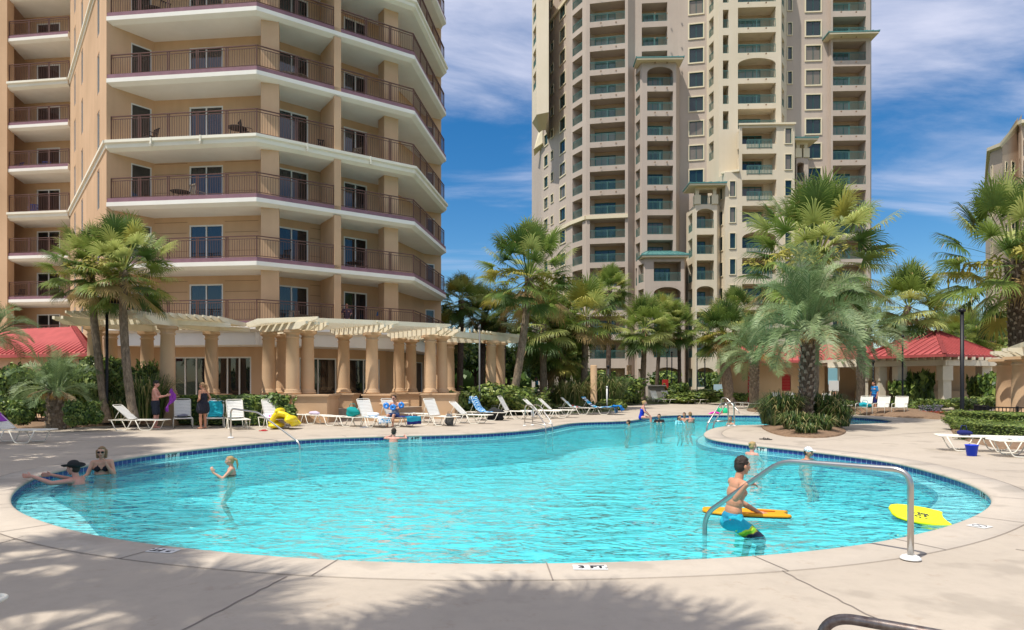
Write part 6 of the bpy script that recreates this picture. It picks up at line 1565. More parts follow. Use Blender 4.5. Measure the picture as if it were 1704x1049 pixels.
towel('towel', 'blue and white tie dye towel spread over a raised lounger back', 'c12', [(backpt(1.03,60)[0]-.03, .75), b60(1.03), b60(.2), (.85,S), (1.35,S)], -.42, .42, tiedye(), 5)
towel('towel', 'white towel hanging off the lounger right of the black bag', 'c13', [(1.45,S), (1.97,S), (2.02,.08)], -.25, .2, M_whitec, 6)
towel('towel', 'bright red towel with a pale print crumpled on a lounger', 'c16', [b45(.55), b45(.05), (1.15,S)], -.33, .28, spots('red_print', (.55,.02,.03), (.6,.75,.75), 3), 7, .03)
towel('towel', 'blue white and black striped towel over a lounger back', 'c17', [b45(1.03), b45(.2), (.9,S), (1.3,S)], -.42, .42, stripes('stripe_cloth', [(.02,.35,.6),(.75,.78,.78),(.03,.05,.12),(.75,.78,.78),(.2,.5,.7),(.02,.35,.6)], 2.2), 8)
towel('towel', 'long blue striped towel hanging to the ground off the lounger end', 'c17', [(1.25,S+.02), (1.5,S+.02), (1.9,S+.03), (1.98,S-.3)], -.5, .45, stripes('stripe_blue', [(.02,.25,.5),(.4,.6,.7),(.02,.18,.42),(.25,.2,.45),(.02,.4,.6)], 3, True), 9)
towel('towel', 'fluffy bright blue towel bunched at the right end of the lounger row', 'c17', [(1.75,S+.05), (2.2,S+.06), (2.3,S-.2)], -.45, .48, M_bluec, 10, .035)
towel('towel', 'lime green towel on the seat of a far lounger', 'c18', [(.75,S), (1.3,S)], -.3, .3, cloth('lime_cloth', (.25,.5,.08)), 11)
towel('towel', 'lilac towel on the seat of a far lounger', 'c19', [b60(.35), (.75,S), (1.2,S)], -.3, .3, cloth('lilac_cloth', (.42,.35,.6)), 12)
towel('towel', 'pale blue towel lying on a flat far lounger', 'c20', [(.3,S), (1.3,S)], -.3, .3, cloth('pale_blue_cloth', (.12,.3,.6)), 13)
towel('towel', 'dark patterned towel on the raised lounger beside the island trunk', 'c24', [b60(.5), (.75,S), (1.4,S)], -.3, .3, spots('dark_pattern', (.05,.05,.15), (.5,.5,.6), 12), 14)
towel('towel', 'blue and white patterned towel on the lounger at the right edge', 'c27', [(.35,S+.01), (1.3,S+.01)], -.3, .26, spots('aqua_pattern', (.02,.3,.6), (.78,.8,.8), 7), 15)
towel('towel', 'purple towel hung over the head of the lounger at the left edge', 'c0', [(.05,.35), b45(1.04), b45(.4)], -.33, .33, M_purple, 16)
def blob_obj(name, label, cat, c, r, m, seed=1, sub=None, parts=None, amp=.12, rz=0, group=None):
    t = thing(name, label, cat, c, rz, group); mb = MB(); mb.ell(Vector(c)+Vector((0,0,r[2])), r, n=20, k=12); rnd = random.Random(seed); ph = [rnd.uniform(0,6) for _ in range(5)]
    for i, v in enumerate(mb.v):
        d = v-Vector(c)-Vector((0,0,r[2])); f = 1+amp*(math.sin(d.x*19+ph[0])*math.sin(d.y*17+ph[1])+math.sin(d.z*21+ph[2]+d.x*9)); q = d*f
        if q.z < -r[2]*.8: q.z = -r[2]*.8
        mb.v[i] = Vector(c)+Vector((0,0,r[2]*.8))+q
    mb.build('bag_body' if cat == 'bag' else 'body', m, t)
    if cat == 'bag':
        mb = MB(); c = Vector(c); top = c+Vector((0,0,r[2]*1.7)); mb.tube([top+Vector((-r[0]*.5,0,-.02)), top+Vector((-r[0]*.3,0,.12)), top+Vector((r[0]*.3,0,.12)), top+Vector((r[0]*.5,0,-.02))], .012, 6); mb.build('handle', m, t)
    return t
def onl_pt(key, x, y=0, z=S+.02): p0, hd, _ = LG[key]; return p0+Matrix.Rotation(hd,3,'Z') @ Vector((x,y,z))
blob_obj('beach_bag', 'bulging teal cloth bag on a flat lounger', 'bag', onl_pt('c7',1.35,.0), (.27,.2,.22), M_tealc, 2)
blob_obj('rolled_towel', 'crumpled white towel beside the teal bag', 'towel', onl_pt('c8',.95,.1), (.25,.2,.1), M_whitec, 3)
blob_obj('rolled_towel', 'crumpled striped towel on a flat lounger behind the yellow float', 'towel', onl_pt('c6',1.2), (.24,.18,.08), stripes('mauve_stripe', [(.6,.5,.6),(.75,.75,.75)], 8), 4)
blob_obj('rolled_towel', 'folded grey towel left on the lounger between the standing people', 'towel', onl_pt('c2',.85), (.18,.24,.06), cloth('grey_cloth', (.25,.25,.3)), 5)
blob_obj('beach_bag', 'large black bag in front of a raised lounger by the leafy bush', 'bag', G(824,699.5), (.42,.25,.32), cloth('black_cloth', (.03,.03,.03)), 6)
blob_obj('backpack', 'grey backpack standing on the deck before the lounger row', 'bag', G(748,708.5), (.19,.16,.25), mat('backpack_grey', (.2,.2,.2), .8, col2=(.05,.05,.05), scale=14), 7)
blob_obj('beach_bag', 'dark bag lying on the flat lounger near the right edge', 'bag', onl_pt('c26',.55,.05), (.18,.12,.07), M_navy, 8)
blob_obj('beach_bag', 'turquoise bag lying on the left armchair', 'bag', (G(1437,691.5).x+.05, G(1437,691.5).y-.05, .42), (.32,.2,.15), M_turq, 9)
blob_obj('beach_bag', 'black bag pushed against the turquoise one on the armchair', 'bag', (G(1430,691).x-.02, G(1430,691).y, .44), (.16,.18,.14), M_blk2, 10)
# blue bucket
t = thing('bucket', 'small blue plastic bucket on the deck under the right loungers', 'bucket', G(1617,759)); c = t.location; mb = MB(); M_bb = mat('bucket_blue', (.01,.05,.62), .35)
mb.lathe([(.10,.0),(.135,.25),(.145,.25),(.145,.262),(.128,.262),(.095,.02)], c, 28); mb.build('pail', M_bb, t); mb = MB(); mb.tube([c+Vector((.14*math.cos(a), .02, .25-.10*math.sin(a)*.9)) for a in [k*math.pi/10 for k in range(11)]], .005, 6); mb.build('handle', M_bb, t)
# yellow inflatable leaning on a lounger
def inflatable():
    t = thing('pool_float', 'yellow ribbed inflatable float lying over a lounger beside the left handrail', 'float', G(474,714)); c = t.location; c.z = .01; M_y = mat('yellow_vinyl', (.80,.62,.01), .3, spec=.6)
    mb = MB(); r = .10
    for i in range(5):
        y = -.32+i*.16; mb.tube(round_path([c+Vector((-.42,y,.20)), c+Vector((-.2,y,.62-.05*i)), c+Vector((.25,y,.5-.04*i)), c+Vector((.45,y,.12))], .2, 6), [.05]+[r]*19+[.05] if False else r, 10)
    mb.ell(c+Vector((.30,-.2,.35)), (.2,.5,.16)); mb.ell(c+Vector((-.3,0,.13)), (.28,.5,.13)); mb.ell(c+Vector((-.18,.0,.66)), (.13,.46,.12)); o = mb.build('body', M_y, t)
    rm_ = o.modifiers.new('fuse', 'REMESH'); rm_.mode = 'VOXEL'; rm_.voxel_size = .018; rm_.use_smooth_shade = True; sm = o.modifiers.new('smooth', 'SMOOTH'); sm.iterations = 4
    mb = MB(); mb.lathe([(.02,0),(.02,.03)], c+Vector((.1,-.42,.55)), 10); mb.build('valve', M_y, t)
inflatable()
# sandals
def sandals(label, px, py, m):
    t = thing('sandals', label, 'shoes', G(px, py)); c = t.location; rnd = random.Random(int(px))
    for k in range(2):
        a = rnd.uniform(-.5,.5); u = Vector((math.cos(a), math.sin(a), 0)); o = c+Vector((rnd.uniform(-.04,.04), k*.16, .004)); mb = MB(); pts = []
        s = Vector((-u.y, u.x, 0)); q = [o+u*x*.13+s*y*.045 for x, y in ((-1,-.6),(-.8,-.9),(0,-.75),(.7,-1),(1,-.4),(1,.4),(.7,1),(0,.75),(-.8,.9),(-1,.6))]; mb.prism([(p.x, p.y) for p in q], .009, .028); so_ = mb.build('sole', m, t)
        mb = MB(); mb.tube([o+u*.06+Vector((0,0,.03)), o+s*.03+Vector((0,0,.055)), o-u*.02+s*.045+Vector((0,0,.028))], .008, 5); mb.tube([o+u*.06+Vector((0,0,.03)), o-s*.03+Vector((0,0,.055)), o-u*.02-s*.045+Vector((0,0,.028))], .008, 5); mb.build('thong', m, so_)
sandals('pair of dark sandals on the peninsula deck above the pool edge', 1276, 732.5, M_blk2); sandals('pale sandals on the deck left of the woman in sunglasses', 606, 712.5, mat('pale_rubber', (.4,.4,.42), .7)); sandals('pair of flip flops under the loungers by the yellow float', 436, 718, M_redc)
for k, s in LP.items(): assert s[1] > 0
# ------------------------------------------------------------------ people
def skin(name, c): 
    m = mat(name, c, .5, spec=.35, var=.12, scale=12); m.node_tree.nodes['Principled BSDF'].inputs['Subsurface Weight'].default_value = .08; m.node_tree.nodes['Principled BSDF'].inputs['Subsurface Radius'].default_value = (.05,.02,.01); return m
SK = [skin('skin_fair', (.62,.33,.22)), skin('skin_tan', (.50,.24,.14)), skin('skin_pink', (.66,.32,.24)), skin('skin_warm', (.58,.28,.17))]
M_hb = mat('hair_dark_brown', (.035,.022,.015), .5, bump=.6, bscale=90); M_hl = mat('hair_light_brown', (.20,.11,.05), .5, bump=.6, bscale=90, col2=(.33,.2,.1), scale=30); M_hblond = mat('hair_blond', (.42,.28,.12), .5, bump=.6, bscale=90); M_hgrey = mat('hair_grey', (.3,.27,.24), .6, bump=.6, bscale=90)
M_eye = mat('eye_dark', (.02,.015,.012), .2); M_eyew = mat('eye_white', (.7,.68,.65), .3); M_lip = mat('lip', (.45,.12,.10), .5); M_brow = mat('brow', (.04,.025,.015), .8); M_lens = mat('sunglass_lens', (.01,.01,.012), .3, spec=.2)
M_blkc = cloth('black_swim', (.015,.015,.02)); M_shorts = cloth('charcoal_shorts', (.03,.035,.05)); M_royal = cloth('royal_swim', (.01,.04,.50)); M_bluesh = cloth('blue_shirt', (.02,.20,.50)); M_hat = cloth('black_hat', (.03,.03,.03)); M_whitecap = cloth('white_cap', (.80,.80,.82))
def capsule(mb, a, b, ra, rb, n=12, mi=0):
    a, b = Vector(a), Vector(b); d = b-a; L = d.length
    if L < 1e-5: mb.ell(a, ra, n=n, k=6); return
    t = d/L; path = []; rr = []
    for k in range(4): th = math.pi/2*(1-k/4)*1.0; path.append(a-t*ra*math.sin(th)); rr.append(max(.0008, ra*math.cos(th)))
    for k in range(5): path.append(a.lerp(b, k/4)); rr.append(ra+(rb-ra)*k/4)
    for k in range(1, 5): th = math.pi/2*k/4; path.append(b+t*rb*math.sin(th)); rr.append(max(.0008, rb*math.cos(th)))
    mb.tube(path, rr, n, mi)
def frame_from(z, fwd):
    z = z.normalized(); x = fwd.cross(z).normalized(); y = z.cross(x); return Matrix((x, y, z)).transposed()
def fuse(o, vox, it=3):
    r = o.modifiers.new('fuse', 'REMESH'); r.mode = 'VOXEL'; r.voxel_size = vox; r.use_smooth_shade = True
    s = o.modifiers.new('smooth', 'SMOOTH'); s.iterations = it; s.factor = .5
PERSON_N = 0
def person(label, loc, yaw, J, sk=0, height=1.75, hair=('short', M_hb), wear=(), vox=.011, cat='person', hat=None, glasses=False, fat=1.0, woman=False, curl=.5, group=None):
    """J: joint dict in the person's frame (x right, y forward, z up, metres for 1.75 m). Root at loc."""
    k = height/1.75; c = Vector(loc); M = Matrix.Rotation(yaw, 3, 'Z'); t = thing('person', label, 'person', c, 0, group)
    D = dict(hip=(0,0,.93), neck=(0,.0,1.47), hl=(-.10,0,.9), hr=(.10,0,.9), kl=(-.11,.02,.49), kr=(.11,.02,.49), al=(-.11,0,.09), ar=(.11,0,.09), fl=(0,1,0), fr=(0,1,0), el=(-.25,-.02,1.15), er=(.25,-.02,1.15), wl=(-.27,.06,.9), wr=(.27,.06,.9), hdl=(-.02,.1,-1), hdr=(.02,.1,-1), look=(0,1,0), sw=.185)
    if woman: D['sw'] = .165
    D.update(J)
    def W_(p): return c+M @ (Vector(p)*k)
    def Dv(p): return (M @ Vector(p)).normalized()
    hip, neck = Vector(D['hip']), Vector(D['neck']); sp = (neck-hip); up = sp.normalized(); look = Vector(D['look']).normalized()
    tf = Vector(D.get('chest', (0,1,0))); side = tf.cross(up).normalized(); tf = up.cross(side).normalized()   # side = right
    sl_, sr_ = neck-side*D['sw']-up*.06, neck+side*D['sw']-up*.06
    if 'shl' in D: sl_ = Vector(D['shl'])
    if 'shr' in D: sr_ = Vector(D['shr'])
    Mt = Matrix((side, tf, up)).transposed()
    mb = MB()
    def E(p, r, Mx=Mt): mb.ell(W_(p), Vector(r)*k, M @ Mx, 16, 10)
    def Cp(a, b, ra, rb): capsule(mb, W_(a), W_(b), ra*k, rb*k)
    fw = fat
    E(hip, (.165*fw,.115*fw,.13)); E(hip+up*.12, (.145*fw,.105*fw,.13)); E(hip+up*.24, (.15*fw,.105*fw,.13)); E(hip+up*.36, (.165,.115,.14)); E(neck-up*.10, (.155,.10,.11))
    Cp(sl_+side*.03, sr_-side*.03, .058, .058)
    if woman: E(hip+up*.35+tf*.09-side*.075, (.06,.055,.06)); E(hip+up*.35+tf*.09+side*.075, (.06,.055,.06))
    else: E(hip+up*.38+tf*.05-side*.075, (.08,.06,.06)); E(hip+up*.38+tf*.05+side*.075, (.08,.06,.06))
    hc = neck+up*.055+Vector((0,0,.10))+look*.035
    if 'head' in D: hc = Vector(D['head'])
    Cp(neck-up*.02, hc-Vector((0,0,.05))-look*.02, .06, .052)
    Mh = frame_from(Vector(D.get('hup', (0,0,1))), look)
    hx, hy, hz = Mh.col[0], Mh.col[1], Mh.col[2]
    E(hc+hz*.025, (.076,.096,.098), Mh); E(hc-hz*.035+hy*.018, (.062,.074,.078), Mh); E(hc-hz*.085+hy*.052, (.032,.03,.028), Mh); E(hc+hy*.085+hz*.035, (.05,.02,.02), Mh)
    Cp(hc+hy*.098+hz*.015, hc+hy*.118-hz*.022, .009, .015); E(hc+hy*.103-hz*.026, (.019,.012,.009), Mh); E(hc+hy*.092-hz*.056, (.027,.013,.010), Mh)
    for s in (-1, 1): E(hc+hx*s*.079-hz*.005-hy*.008, (.012,.022,.033), Mh); E(hc+hx*s*.045-hz*.02+hy*.066, (.026,.02,.022), Mh)
    # limbs
    for h_, kn, an, ft in (('hl','kl','al','fl'),('hr','kr','ar','fr')):
        a, b, d = Vector(D[h_]), Vector(D[kn]), Vector(D[an]); Cp(a, a.lerp(b,.5), .086*fw, .072*fw); Cp(a.lerp(b,.5), b, .072*fw, .052); Cp(b, b.lerp(d,.35)+Vector((0,0,0)), .052, .056); Cp(b.lerp(d,.35), d, .056, .036)
        f = Vector(D[ft]).normalized(); Cp(d-Vector((0,0,.045))-f*.035, d-Vector((0,0,.055))+f*.13, .034, .026); 
        sd = f.cross(Vector((0,0,1))).normalized() if abs(f.z) < .9 else Vector((1,0,0))
        for q in range(5): Cp(d-Vector((0,0,.062))+f*.12+sd*(q-2)*.017, d-Vector((0,0,.066))+f*(.175-.008*abs(q-1))+sd*(q-2)*.018, .011, .009)
    HANDS = []
    for sh, e, w, hd, s in ((sl_,'el','wl','hdl',-1),(sr_,'er','wr','hdr',1)):
        e, w = Vector(D[e]), Vector(D[w]); E(sh, (.055,.052,.056)); Cp(sh, e, .050, .040); Cp(e, e.lerp(w,.3), .042, .041); Cp(e.lerp(w,.3), w, .041, .026)
        h = Vector(D[hd]).normalized(); pn = Vector(D.get('p'+('l' if s < 0 else 'r'), (s*-1,0,0)))   # palm normal
        pn = (pn-h*pn.dot(h)).normalized(); th = h.cross(pn)*(1 if s > 0 else -1); th.normalize()
        if 'tl' in D and s < 0: th = Vector(D['tl']).normalized()
        if 'tr' in D and s > 0: th = Vector(D['tr']).normalized()
        Mp = Matrix((th, pn, h)).transposed(); E(w+h*.05, (.040,.017,.050), Mp)
        cu = D.get('curl'+('l' if s < 0 else 'r'), curl)
        for q in range(4):
            o = (1.5-q)*.0205; ln = (.070,.078,.073,.058)[q]; st = w+h*.088+th*o; d1 = (h+pn*cu*.55+th*(1.5-q)*.06).normalized(); d2 = (h+pn*cu*1.5).normalized(); d3 = (h+pn*cu*3).normalized()
            p1 = st+d1*ln*.45; p2 = p1+d2*ln*.32; p3 = p2+d3*ln*.28; Cp(st-h*.03, p1, .0105, .0095); Cp(p1, p2, .0095, .0088); Cp(p2, p3, .0088, .0075)
        ts = w+h*.03+th*.028; t1 = ts+(th*.8+h*.6+pn*.35).normalized()*.036; t2 = t1+(h*.9+th*.3+pn*.5).normalized()*.032; Cp(ts, t1, .0135, .011); Cp(t1, t2, .011, .0085)
    body = mb.build('body', SK[sk], t); fuse(body, vox*k if vox < .009 else vox)
    # face
    mb = MB()
    for s in (-1, 1): mb.ell(W_(hc+hx*s*.031+hy*.086+hz*.012), Vector((.0125,.008,.0075))*k, M @ Mh, 10, 6, 0); mb.ell(W_(hc+hx*s*.031+hy*.0925+hz*.012), Vector((.006,.004,.006))*k, M @ Mh, 8, 6, 1)
    mb.build('eyes', [M_eyew, M_eye], t)
    mb = MB()
    for s in (-1, 1): capsule(mb, W_(hc+hx*s*.015+hy*.099+hz*.033), W_(hc+hx*s*.05+hy*.088+hz*.035), .0045*k, .003*k, 6)
    mb.build('eyebrows', M_brow, t)
    mb = MB(); capsule(mb, W_(hc-hx*.02+hy*.099-hz*.054), W_(hc+hx*.02+hy*.099-hz*.054), .0065*k, .0065*k, 8); mb.build('mouth', M_lip, t)
    if glasses:
        mb = MB()
        for s in (-1, 1): mb.ell(W_(hc+hx*s*.034+hy*.099+hz*.010), Vector((.030,.008,.022))*k, M @ Mh, 14, 8); capsule(mb, W_(hc+hx*s*.06+hy*.09+hz*.015), W_(hc+hx*s*.082-hy*.01+hz*.012), .004*k, .004*k, 6)
        capsule(mb, W_(hc-hx*.01+hy*.104+hz*.015), W_(hc+hx*.01+hy*.104+hz*.015), .004*k, .004*k, 6); mb.build('sunglasses', M_lens, t)
    # hair
    st, hm = hair; mb = MB()
    if st != 'none':
        E(hc+hz*.040-hy*.016, (.083,.096,.094), Mh); E(hc+hz*.0-hy*.045, (.080,.068,.085), Mh); E(hc+hz*.092+hy*.025, (.06,.06,.03), Mh)
        rnd = random.Random(len(label))
        if st == 'long':
            for q in range(9): a = (q-4)/4*1.5; o = hc+hx*math.sin(a)*.075-hy*math.cos(a)*.085; Cp(o+hz*.02, o-hz*.14+hx*math.sin(a)*.01, .035, .030); Cp(o-hz*.12, o-hz*.21-hy*.01, .030, .016)
            for s in (-1, 1): Cp(hc+hx*s*.06+hy*.05+hz*.08, hc+hx*s*.088+hy*.02-hz*.06, .022, .02); Cp(hc+hx*s*.088+hy*.02-hz*.06, hc+hx*s*.09+hy*.02-hz*.15, .02, .012)
        if st == 'bob':
            for q in range(9): a = (q-4)/4*1.6; o = hc+hx*math.sin(a)*.080-hy*math.cos(a)*.080; Cp(o+hz*.03, o-hz*.10, .034, .026)
        if st == 'pony': p = hc-hy*.10+hz*.05; Cp(p, p-hy*.06-hz*.03, .026, .03); Cp(p-hy*.06-hz*.03, p-hy*.085-hz*.16, .03, .024); Cp(p-hy*.085-hz*.16, p-hy*.07-hz*.27, .024, .008)
        if st == 'bun': E(hc-hy*.10+hz*.07, (.04,.04,.04), Mh)
        if st == 'short':
            for q in range(60):
                a = rnd.uniform(0,6.28); e = rnd.uniform(-.1,1.5); v = hx*math.cos(a)*math.cos(e)+hy*math.sin(a)*math.cos(e)+hz*math.sin(e)
                if v.dot(hy) > .55 and e < .6: continue
                p = hc+hz*.045-hy*.014+(hx*v.dot(hx)*.080+hy*v.dot(hy)*.094+hz*v.dot(hz)*.090); Cp(p, p+v*.012+hy*.004, .009, .006)
        # keep the face free: hair sits behind a plane through the forehead
        h = mb.build('hair', hm, t); fuse(h, .008, 2)
    if hat == 'cap' or hat == 'whitecap':
        mb = MB(); E(hc+hz*.055-hy*.006, (.089,.104,.090), Mh); E(hc+hz*.052+hy*.105, (.068,.075,.010), Mh); o = mb.build('cap', M_hat if hat == 'cap' else M_whitecap, t)
    if hat == 'brim':
        mb = MB(); E(hc+hz*.075-hy*.005, (.092,.108,.085), Mh); n0 = len(mb.v); mb.build('hat_crown', M_hat, t)
        mb = MB(); rows = []
        for r_, dz in ((.09,.045),(.13,.03),(.165,.045),(.172,.06)):
            rows.append([len(mb.v)+q for q in range(28)])
            for q in range(28): a = q/28*6.283; dzz = dz+.035*abs(math.cos(a))**2*(r_-.09)/.08; mb.v.append(W_(hc+hx*math.cos(a)*r_+hy*math.sin(a)*r_*1.15+hz*dzz))
        for r0, r1 in zip(rows, rows[1:]):
            for q in range(28): mb.f.append((r0[q], r0[(q+1)%28], r1[(q+1)%28], r1[q])); mb.m.append(0); mb.sm.append(True)
        o = mb.build('hat_brim', M_hat, t); s_ = o.modifiers.new('thickness', 'SOLIDIFY'); s_.thickness = .006
    # clothes
    for wname, m in wear:
        mb = MB(); g = .012
        if wname in ('shorts', 'board_shorts'):
            E(hip+up*.03, (.172*fw+g,.122*fw+g,.10)); E(hip-up*.04, (.175*fw+g,.125*fw+g,.10))
            for h_, kn in (('hl','kl'),('hr','kr')): a, b = Vector(D[h_]), Vector(D[kn]); Cp(a, a.lerp(b, .80 if wname == 'board_shorts' else .62), .100*fw, .088*fw)
            o = mb.build('shorts', m, t)
        elif wname == 'trunks2': continue
        elif wname in ('swimsuit', 'dress', 'bikini', 'shirt'):
            if wname == 'bikini':
                for s in (-1, 1): E(hip+up*.35+tf*.094+side*s*.075, (.064,.058,.060)); Cp(hip+up*.40+tf*.11+side*s*.07, neck+side*s*.06-tf*.01, .010, .009)
                for q in range(18): a = q/18*6.283; b = (q+1)/18*6.283; f_ = lambda an: hip+up*.33+side*math.cos(an)*.172+tf*math.sin(an)*.118; Cp(f_(a), f_(b), .011, .011)
            else:
                E(hip, (.165*fw+g,.115*fw+g,.13+g)); E(hip+up*.12, (.145*fw+g,.105*fw+g,.13)); E(hip+up*.24, (.15*fw+g,.105*fw+g,.13)); E(hip+up*.35, (.165+g,.115+g,.11))
                if woman: E(hip+up*.35+tf*.09-side*.075, (.072,.066,.068)); E(hip+up*.35+tf*.09+side*.075, (.072,.066,.068))
                if wname == 'shirt':
                    E(neck-up*.09, (.165,.11,.10)); Cp(sl_+side*.03, sr_-side*.03, .070, .070)
                    for sh, e in ((sl_,'el'),(sr_,'er')): E(sh, (.074,.070,.074)); Cp(sh, sh.lerp(Vector(D[e]), .75), .066, .060)
                    E(hip-up*.02, (.178*fw+g,.128*fw+g,.12))
                else:
                    for s in (-1, 1): Cp(hip+up*.40+tf*.10+side*s*.07, neck+side*s*.08, .012, .012); Cp(neck+side*s*.08, hip+up*.38-tf*.10+side*s*.07, .012, .012)
                if wname == 'dress':
                    for h_, kn in (('hl','kl'),('hr','kr')): a, b = Vector(D[h_]), Vector(D[kn]); Cp(a, a.lerp(b, .42), .13*fw, .15*fw)
            o = mb.build(wname, m, t)
        fuse(o, .010, 3)
    return t
def feet(px, py): return G(px, py)
# standing pair on the deck
pz_ = feet(256, 713.5); NM = R(-75)
man = person('shirtless standing man in a black cap and dark shorts holding up a purple towel', pz_+Vector((0,.1,.0)), NM, dict(el=(-.27,.12,1.14), wl=(-.12,.40,1.20), hdl=(.3,1,.35), er=(.27,.12,1.14), wr=(.12,.40,1.20), hdr=(-.3,1,.35), look=(.15,1,-.18), kl=(-.12,.05,.49), kr=(.12,.02,.49)), 2, 1.80, ('short', M_hb), (('board_shorts', M_shorts),), hat='cap', fat=1.12)
c = pz_+Matrix.Rotation(NM,3,'Z') @ Vector((0,.55,0)); t = thing('towel', 'purple towel held up by the standing man', 'towel', c+Vector((0,.1,1.2))); mb = MB()
rnd = random.Random(6)
for k in range(12):
    for j in range(5):
        pass
pts = [[c+Vector((-.10+(.030+.0045*k*math.sin(.5+k*.35))*(j-0)+.015*math.sin(k*1.1+j), .1+.04*math.sin(j*2.2+k*.4), 1.50-.062*k-.012*(j-3)**2*(1 if k < 3 else .2)-(.05*math.sin(j*1.7) if k > 12 else 0))) for j in range(7)] for k in range(15)]
for k in range(14):
    for j in range(6): mb.quad(pts[k][j], pts[k+1][j], pts[k+1][j+1], pts[k][j+1], 0, True)
o = mb.build('cloth', M_purple, t, weld=True); s_ = o.modifiers.new('thickness', 'SOLIDIFY'); s_.thickness = .03; s_ = o.modifiers.new('sub', 'SUBSURF'); s_.levels = 1; s_.render_levels = 1
wm = feet(338, 714); person('standing woman in a black skirted swimdress with one hand on her belly', wm, R(72), dict(el=(-.27,-.08,1.13), wl=(-.08,.18,1.03), hdl=(.9,.3,-.2), er=(.25,-.10,1.15), wr=(.22,.12,.96), hdr=(-.2,.5,-1), look=(-.3,1,-.35), pl=(0,-1,0)), 3, 1.74, ('pony', M_hl), (('dress', cloth('black_dress', (.03,.03,.045), var=.5, scale=20)),), woman=True, glasses=True, fat=1.15)
# seated woman
p0, hd, _ = LG['c9']; sx = p0+Matrix.Rotation(hd,3,'Z') @ Vector((.95,-.05,0))
person('woman in sunglasses sitting on a lounger among bright blue arm floats', sx+Vector((0,0,-.40)), R(165), dict(hip=(0,0,.87), neck=(0,.08,1.40), hl=(-.10,.05,.86), hr=(.10,.05,.86), kl=(-.13,.46,.88), kr=(.13,.46,.88), al=(-.12,.50,.50), ar=(.14,.44,.50), el=(-.26,.22,1.15), wl=(-.06,.38,1.14), hdl=(.8,.5,.1), er=(.26,.22,1.15), wr=(.05,.40,1.12), hdr=(-.8,.5,.1), look=(.1,1,-.2)), 0, 1.7, ('bun', M_hb), (('swimsuit', cloth('grey_top', (.2,.22,.28))), ('shorts', cloth('denim_shorts', (.06,.11,.25)))), woman=True, glasses=True)
M_af = mat('blue_vinyl', (.02,.22,.65), .25, spec=.7)
for i, o_ in enumerate(((-.30,-.32,.82), (-.02,-.42,.76), (.28,-.30,.84))):
    t = thing('arm_float', ('bright blue inflatable arm float at the left of the seated woman', 'bright blue inflatable arm float in the lap of the seated woman', 'bright blue inflatable arm float at the right of the seated woman')[i], 'float', sx+Vector(o_), group='blue arm floats'); mb = MB()
    mb.tube([sx+Vector(o_)+Vector((.075*math.cos(a), 0, .075*math.sin(a))) for a in [k*math.pi/9 for k in range(18)]], .05, 10, closed=True); mb.build('body', M_af, t); mb = MB(); mb.lathe([(.012,0),(.012,.03)], sx+Vector(o_)+Vector((0,0,.12)), 8); mb.build('valve', M_af, t)
# in the water: loc z chosen so that the waterline cuts the body
def inwater(label, px, py, yaw, J, waterline, sk=0, h=1.7, **k):
    """(px,py): pixel of the waterline on the body; waterline = height on the 1.75 m figure"""
    p = G(px, py, WZ); z = WZ-waterline*h/1.75; return person(label, Vector((p.x, p.y, z)), R(yaw), J, k.pop('skn', sk), h, k.pop('hair', ('short', M_hb)), k.pop('wear', ()), **k)
sq = dict(kl=(-.12,.2,.55), kr=(.12,.2,.55), al=(-.12,.0,.12), ar=(.12,.0,.12))
